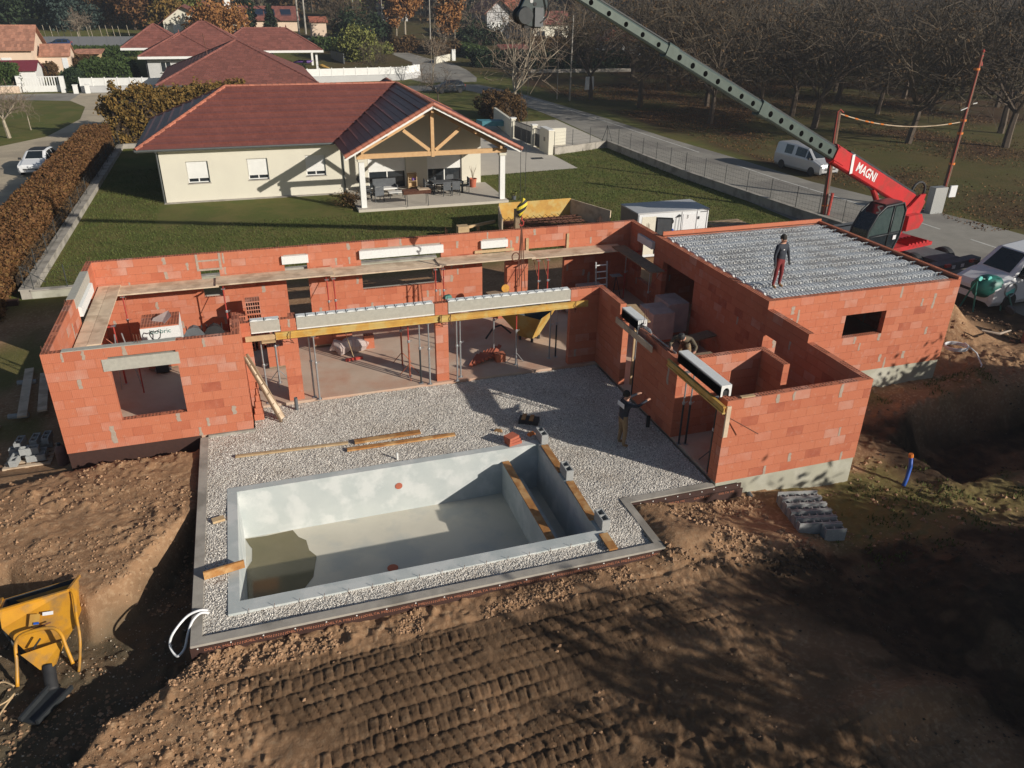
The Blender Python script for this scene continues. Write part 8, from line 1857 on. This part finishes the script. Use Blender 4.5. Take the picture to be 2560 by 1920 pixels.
# leafy ones
leafy('birch_tree','glowing orange birch left of the white concrete pole',41.0,158.5,12.5,2.9,'orangeleaf',4200,.42,'round','barkpale',34,.22,1)
leafy('birch_tree','shorter orange birch in front of the tall orange one',38.7,156,8.0,1.8,'orangeleaf',1800,.4,'round','barkpale',20,.2,2)
leafy('birch_tree','narrow copper-orange birch with pale trunks, left of pair by the green hedge',44.3,136.3,13.0,1.9,'orangeleaf',3400,.36,'column','barkpale',46,.20,3)
leafy('birch_tree','narrow copper-orange birch with pale trunks, right of pair by the green hedge',46.2,136.6,13.5,1.8,'orangeleaf',3200,.36,'column','barkpale',46,.22,4)
leafy('willow_tree','rounded olive-green willow bush beyond the villa lawn',25.2,118,4.6,3.3,'willow',5200,.30,'round','bark',40,.05,5)
leafy('cypress_tree','tall narrow dark cypress beside the golden tree',9.9,158,12.5,1.0,'darkgreen',3600,.34,'column','bark',50,.02,6)
leafy('fir_tree','small dark conical fir before the solar house',13.6,155,5.6,1.7,'darkgreen',2600,.32,'cone','bark',40,.02,7)
leafy('golden_tree','broad golden-orange tree with fan of pale stems behind the villa roofs',4.6,124,7.6,4.3,'orangeleaf',5200,.34,'round','barkpale',44,.35,8)
leafy('pine_tree','dark green pine at the top left corner',-35.5,172,15.5,5.5,'darkgreen',7000,.5,'round','bark',40,.1,9)
leafy('pine_tree','dark pine behind the peach house roof',-28.5,174,15,5.0,'darkgreen',6500,.5,'round','bark',40,.05,10)
leafy('blue_spruce','blue-green conifer at top left beside the dark pine',-23.5,168,15,4.8,'bluegreen',7000,.42,'cone','bark',60,.02,11)
for i, (x_, y_, h, c_, mm_, lb) in enumerate(((-17.5,172,12.5,4.2,'brownleaf','rust-brown tree right of the blue conifer'),(-12.5,169,11.5,4.4,'beech','russet tree above the low green hedge, left one'),(-7.0,172,13,4.6,'brownleaf','brown tree in the middle of the far left autumn trees'),(-3.5,166,11,3.8,'willow','olive tree just left of the cream gabled house'),(-12.5,184,14,5.2,'orangeleaf','gold-brown tree rising behind the russet ones'),(-4.5,150,7,2.8,'ivy','yellow-green tree touching the cream house eaves'),(-17.5,188,14,5,'beech','reddish tree high behind the blue conifer'))):
    leafy('autumn_tree',lb,x_,y_,h,c_,mm_,5200,.46,'round','bark',40,.08,20+i)
leafy('dark_conifer','round dark evergreen right of the tarmac drive beyond the villa',27.6,140,6.2,3.0,'darkgreen',4200,.34,'round','bark',34,.02,31)
leafy('dark_conifer','second dark evergreen behind the small sign post',31.2,143,5.2,2.4,'darkgreen',3000,.34,'round','bark',30,.02,32)
# off-frame evergreens on the right that throw the dark shade onto the ground
leafy('evergreen_tree','dense evergreen standing right of the frame beyond the blue duct',31.8,-10.6,3.7,2.6,'darkgreen',24000,.20,'round','bark',60,.02,41,z=-.7)
leafy('evergreen_tree','second dense evergreen right of the frame beside the first',35.6,-10.8,4.3,2.9,'darkgreen',22000,.20,'round','bark',60,.02,45,z=-.7)
leafy('evergreen_tree','evergreen right of the frame behind the white van and barrel',44.0,-5.2,4.8,3.0,'darkgreen',22000,.20,'round','bark',60,.02,46,z=-.5)
leafy('evergreen_tree','broad evergreen right of the frame near the bottom corner',27.2,-18.9,5.0,3.4,'darkgreen',26000,.20,'round','bark',70,.02,42,z=-.7)
leafy('evergreen_tree','lower evergreen right of the frame at the bottom corner',24.2,-20.9,4.6,3.1,'darkgreen',20000,.20,'round','bark',50,.02,43,z=-.7)
leafy('evergreen_tree','rounded evergreen bush right of the frame',30.6,-20.2,3.9,2.8,'darkgreen',16000,.20,'round','bark',50,.02,44,z=-.7)
t = bare_variant(350, 6.4, .9, .20, 1.0, 'bark', 'twig', twmin=.02, kids=(6,6,6,5), levels=4, leaves=5200, leafsize=.20); t.name = 'bare_tree'; t.location = (25.0,-23.4,-.7); t['label'] = 'half-leafless tree out of frame at lower right'
# the far wood that closes the view
rw = np.random.default_rng(99); C_, S_ = [], []; trunks = []
for i in range(330):
    az = R_(rw.uniform(-18, 57)); d_ = rw.uniform(196, 330); x_ = 5.8+math.sin(az)*d_; y_ = -21.4+math.cos(az)*d_
    if x_ > 120 and y_ < 140: pass
    h = rw.uniform(10, 17); c_ = rw.uniform(3.2, 5.5); z_ = tz(x_,y_); n_ = 420
    cl = rw.normal(size=(16,3))*np.array([c_*.45,c_*.45,h*.20])+np.array([x_,y_,z_+h*.55]); w_ = rw.integers(0,16,n_)
    C_.append(cl[w_]+rw.normal(size=(n_,3))*c_*.22); S_.append(rw.integers(0,4)); trunks.append(((x_,y_,z_),(x_+rw.uniform(-.6,.6),y_,z_+h*.8),.22,.06))
VV = [[] for _ in range(4)]; 
for c0, s0 in zip(C_, S_): VV[s0].append(c0)
allV, allF, mi, o_ = [], [], [], 0
for k in range(4):
    V, F_ = leaf_quads(np.concatenate(VV[k]), .75, rw); allV.append(V); allF.append(F_+o_); mi += [k]*len(F_); o_ += len(V)
V, F_ = tubes_np(trunks, 4); allV.append(V); allF.append(F_+o_); mi += [4]*len(F_)
o = np_mesh('far_wood', np.concatenate(allV), np.concatenate(allF), [M['brownleaf'], M['darkgreen'], M['twig'], M['twig'], M['bark']], kind='stuff', mi=mi)
tag(o, 'far brown and dark green wood closing the view at the top', 'wood')
# fallen leaves under the orchard and grass tufts on the lawn
rl = np.random.default_rng(8); n_ = 60000; x_ = rl.uniform(44.2, 84, n_); y_ = rl.uniform(12, 88, n_); k = (fbm(x_*.12, y_*.12, 3, 131) > .30+.25*rl.random(n_)) & (x_ > 45.5+np.clip(0,(80-y_)*0,0)); x_, y_ = x_[k], y_[k]
V, F_ = leaf_quads(np.stack([x_, y_, np.full(len(x_), GL+.03)+.02*rl.random(len(x_))], -1), .085, rl, flat=.2); o = np_mesh('fallen_leaves', V, F_, M['beech'], kind='stuff'); tag(o, 'brown fallen leaves scattered under the orchard trees', 'leaves')
def tufts(n, x0, x1, y0, y1, cond, size, z=None, seed=0, name='grass_tufts', label='short grass tufts covering the lawn', mm='grassblade'):
    r = np.random.default_rng(seed); x = r.uniform(x0,x1,n); y = r.uniform(y0,y1,n); k = cond(x,y); x, y = x[k], y[k]; n = len(x)
    zz = gz1(x,y) if z is None else np.full(n, z); a = r.random(n)*6.283; h = size*(.5+r.random(n)); w_ = size*.28
    b = np.stack([x,y,zz],-1); dx = np.stack([np.cos(a)*w_,np.sin(a)*w_,np.zeros(n)],-1); tp = b+np.stack([r.normal(size=n)*size*.35,r.normal(size=n)*size*.35,h],-1)
    V = np.stack([b-dx,b+dx,tp],1).reshape(-1,3); o = np_mesh(name, V, np.arange(3*n).reshape(n,3), M[mm], kind='stuff'); tag(o, label, 'grass')
M['grassblade'] = leafmat('grass_blades', [(.05,.075,.016),(.08,.11,.024),(.12,.115,.035),(.06,.085,.02)])
tufts(90000, -3.6, 36, 15.3, 42, lambda x,y: ~((x > .4)&(x < 21.6)&(y > 25.4))&(poly_sd(x,y,[(21.6,33.8),(29.6,34.6),(29.6,45),(21.6,45)]) > 0), .075, GL, 5)
tufts(15000, 18.5, 34, -10, -2, lambda x,y: (poly_sd(x,y,FOOT) > .2)&(fbm(x*.35,y*.35,4,111) > .50)&(fbm(x*1.4,y*1.4,3,112) > .52)&((y < -6.2)|(y > -3.2)), .085, None, 6, 'rough_grass', 'rough grass growing on the uneven ground right of the house')
# ------- thin late-autumn air
mb = MB(); mb.box(-520,-75,-6.0,720,905,25.0)
hz_ = bpy.data.materials.new('haze'); hz_.use_nodes = True; n = hz_.node_tree; n.nodes.clear()
v_ = n.nodes.new('ShaderNodeVolumePrincipled'); v_.inputs['Density'].default_value = 0.0005; v_.inputs['Color'].default_value = (.80,.87,1.0,1); v_.inputs['Anisotropy'].default_value = .3
o_ = n.nodes.new('ShaderNodeOutputMaterial'); n.links.new(v_.outputs[0], o_.inputs['Volume'])
o = mb.build('haze', hz_, None, kind='stuff'); o['label'] = 'thin pale autumn air over the whole scene'; o['category'] = 'haze'
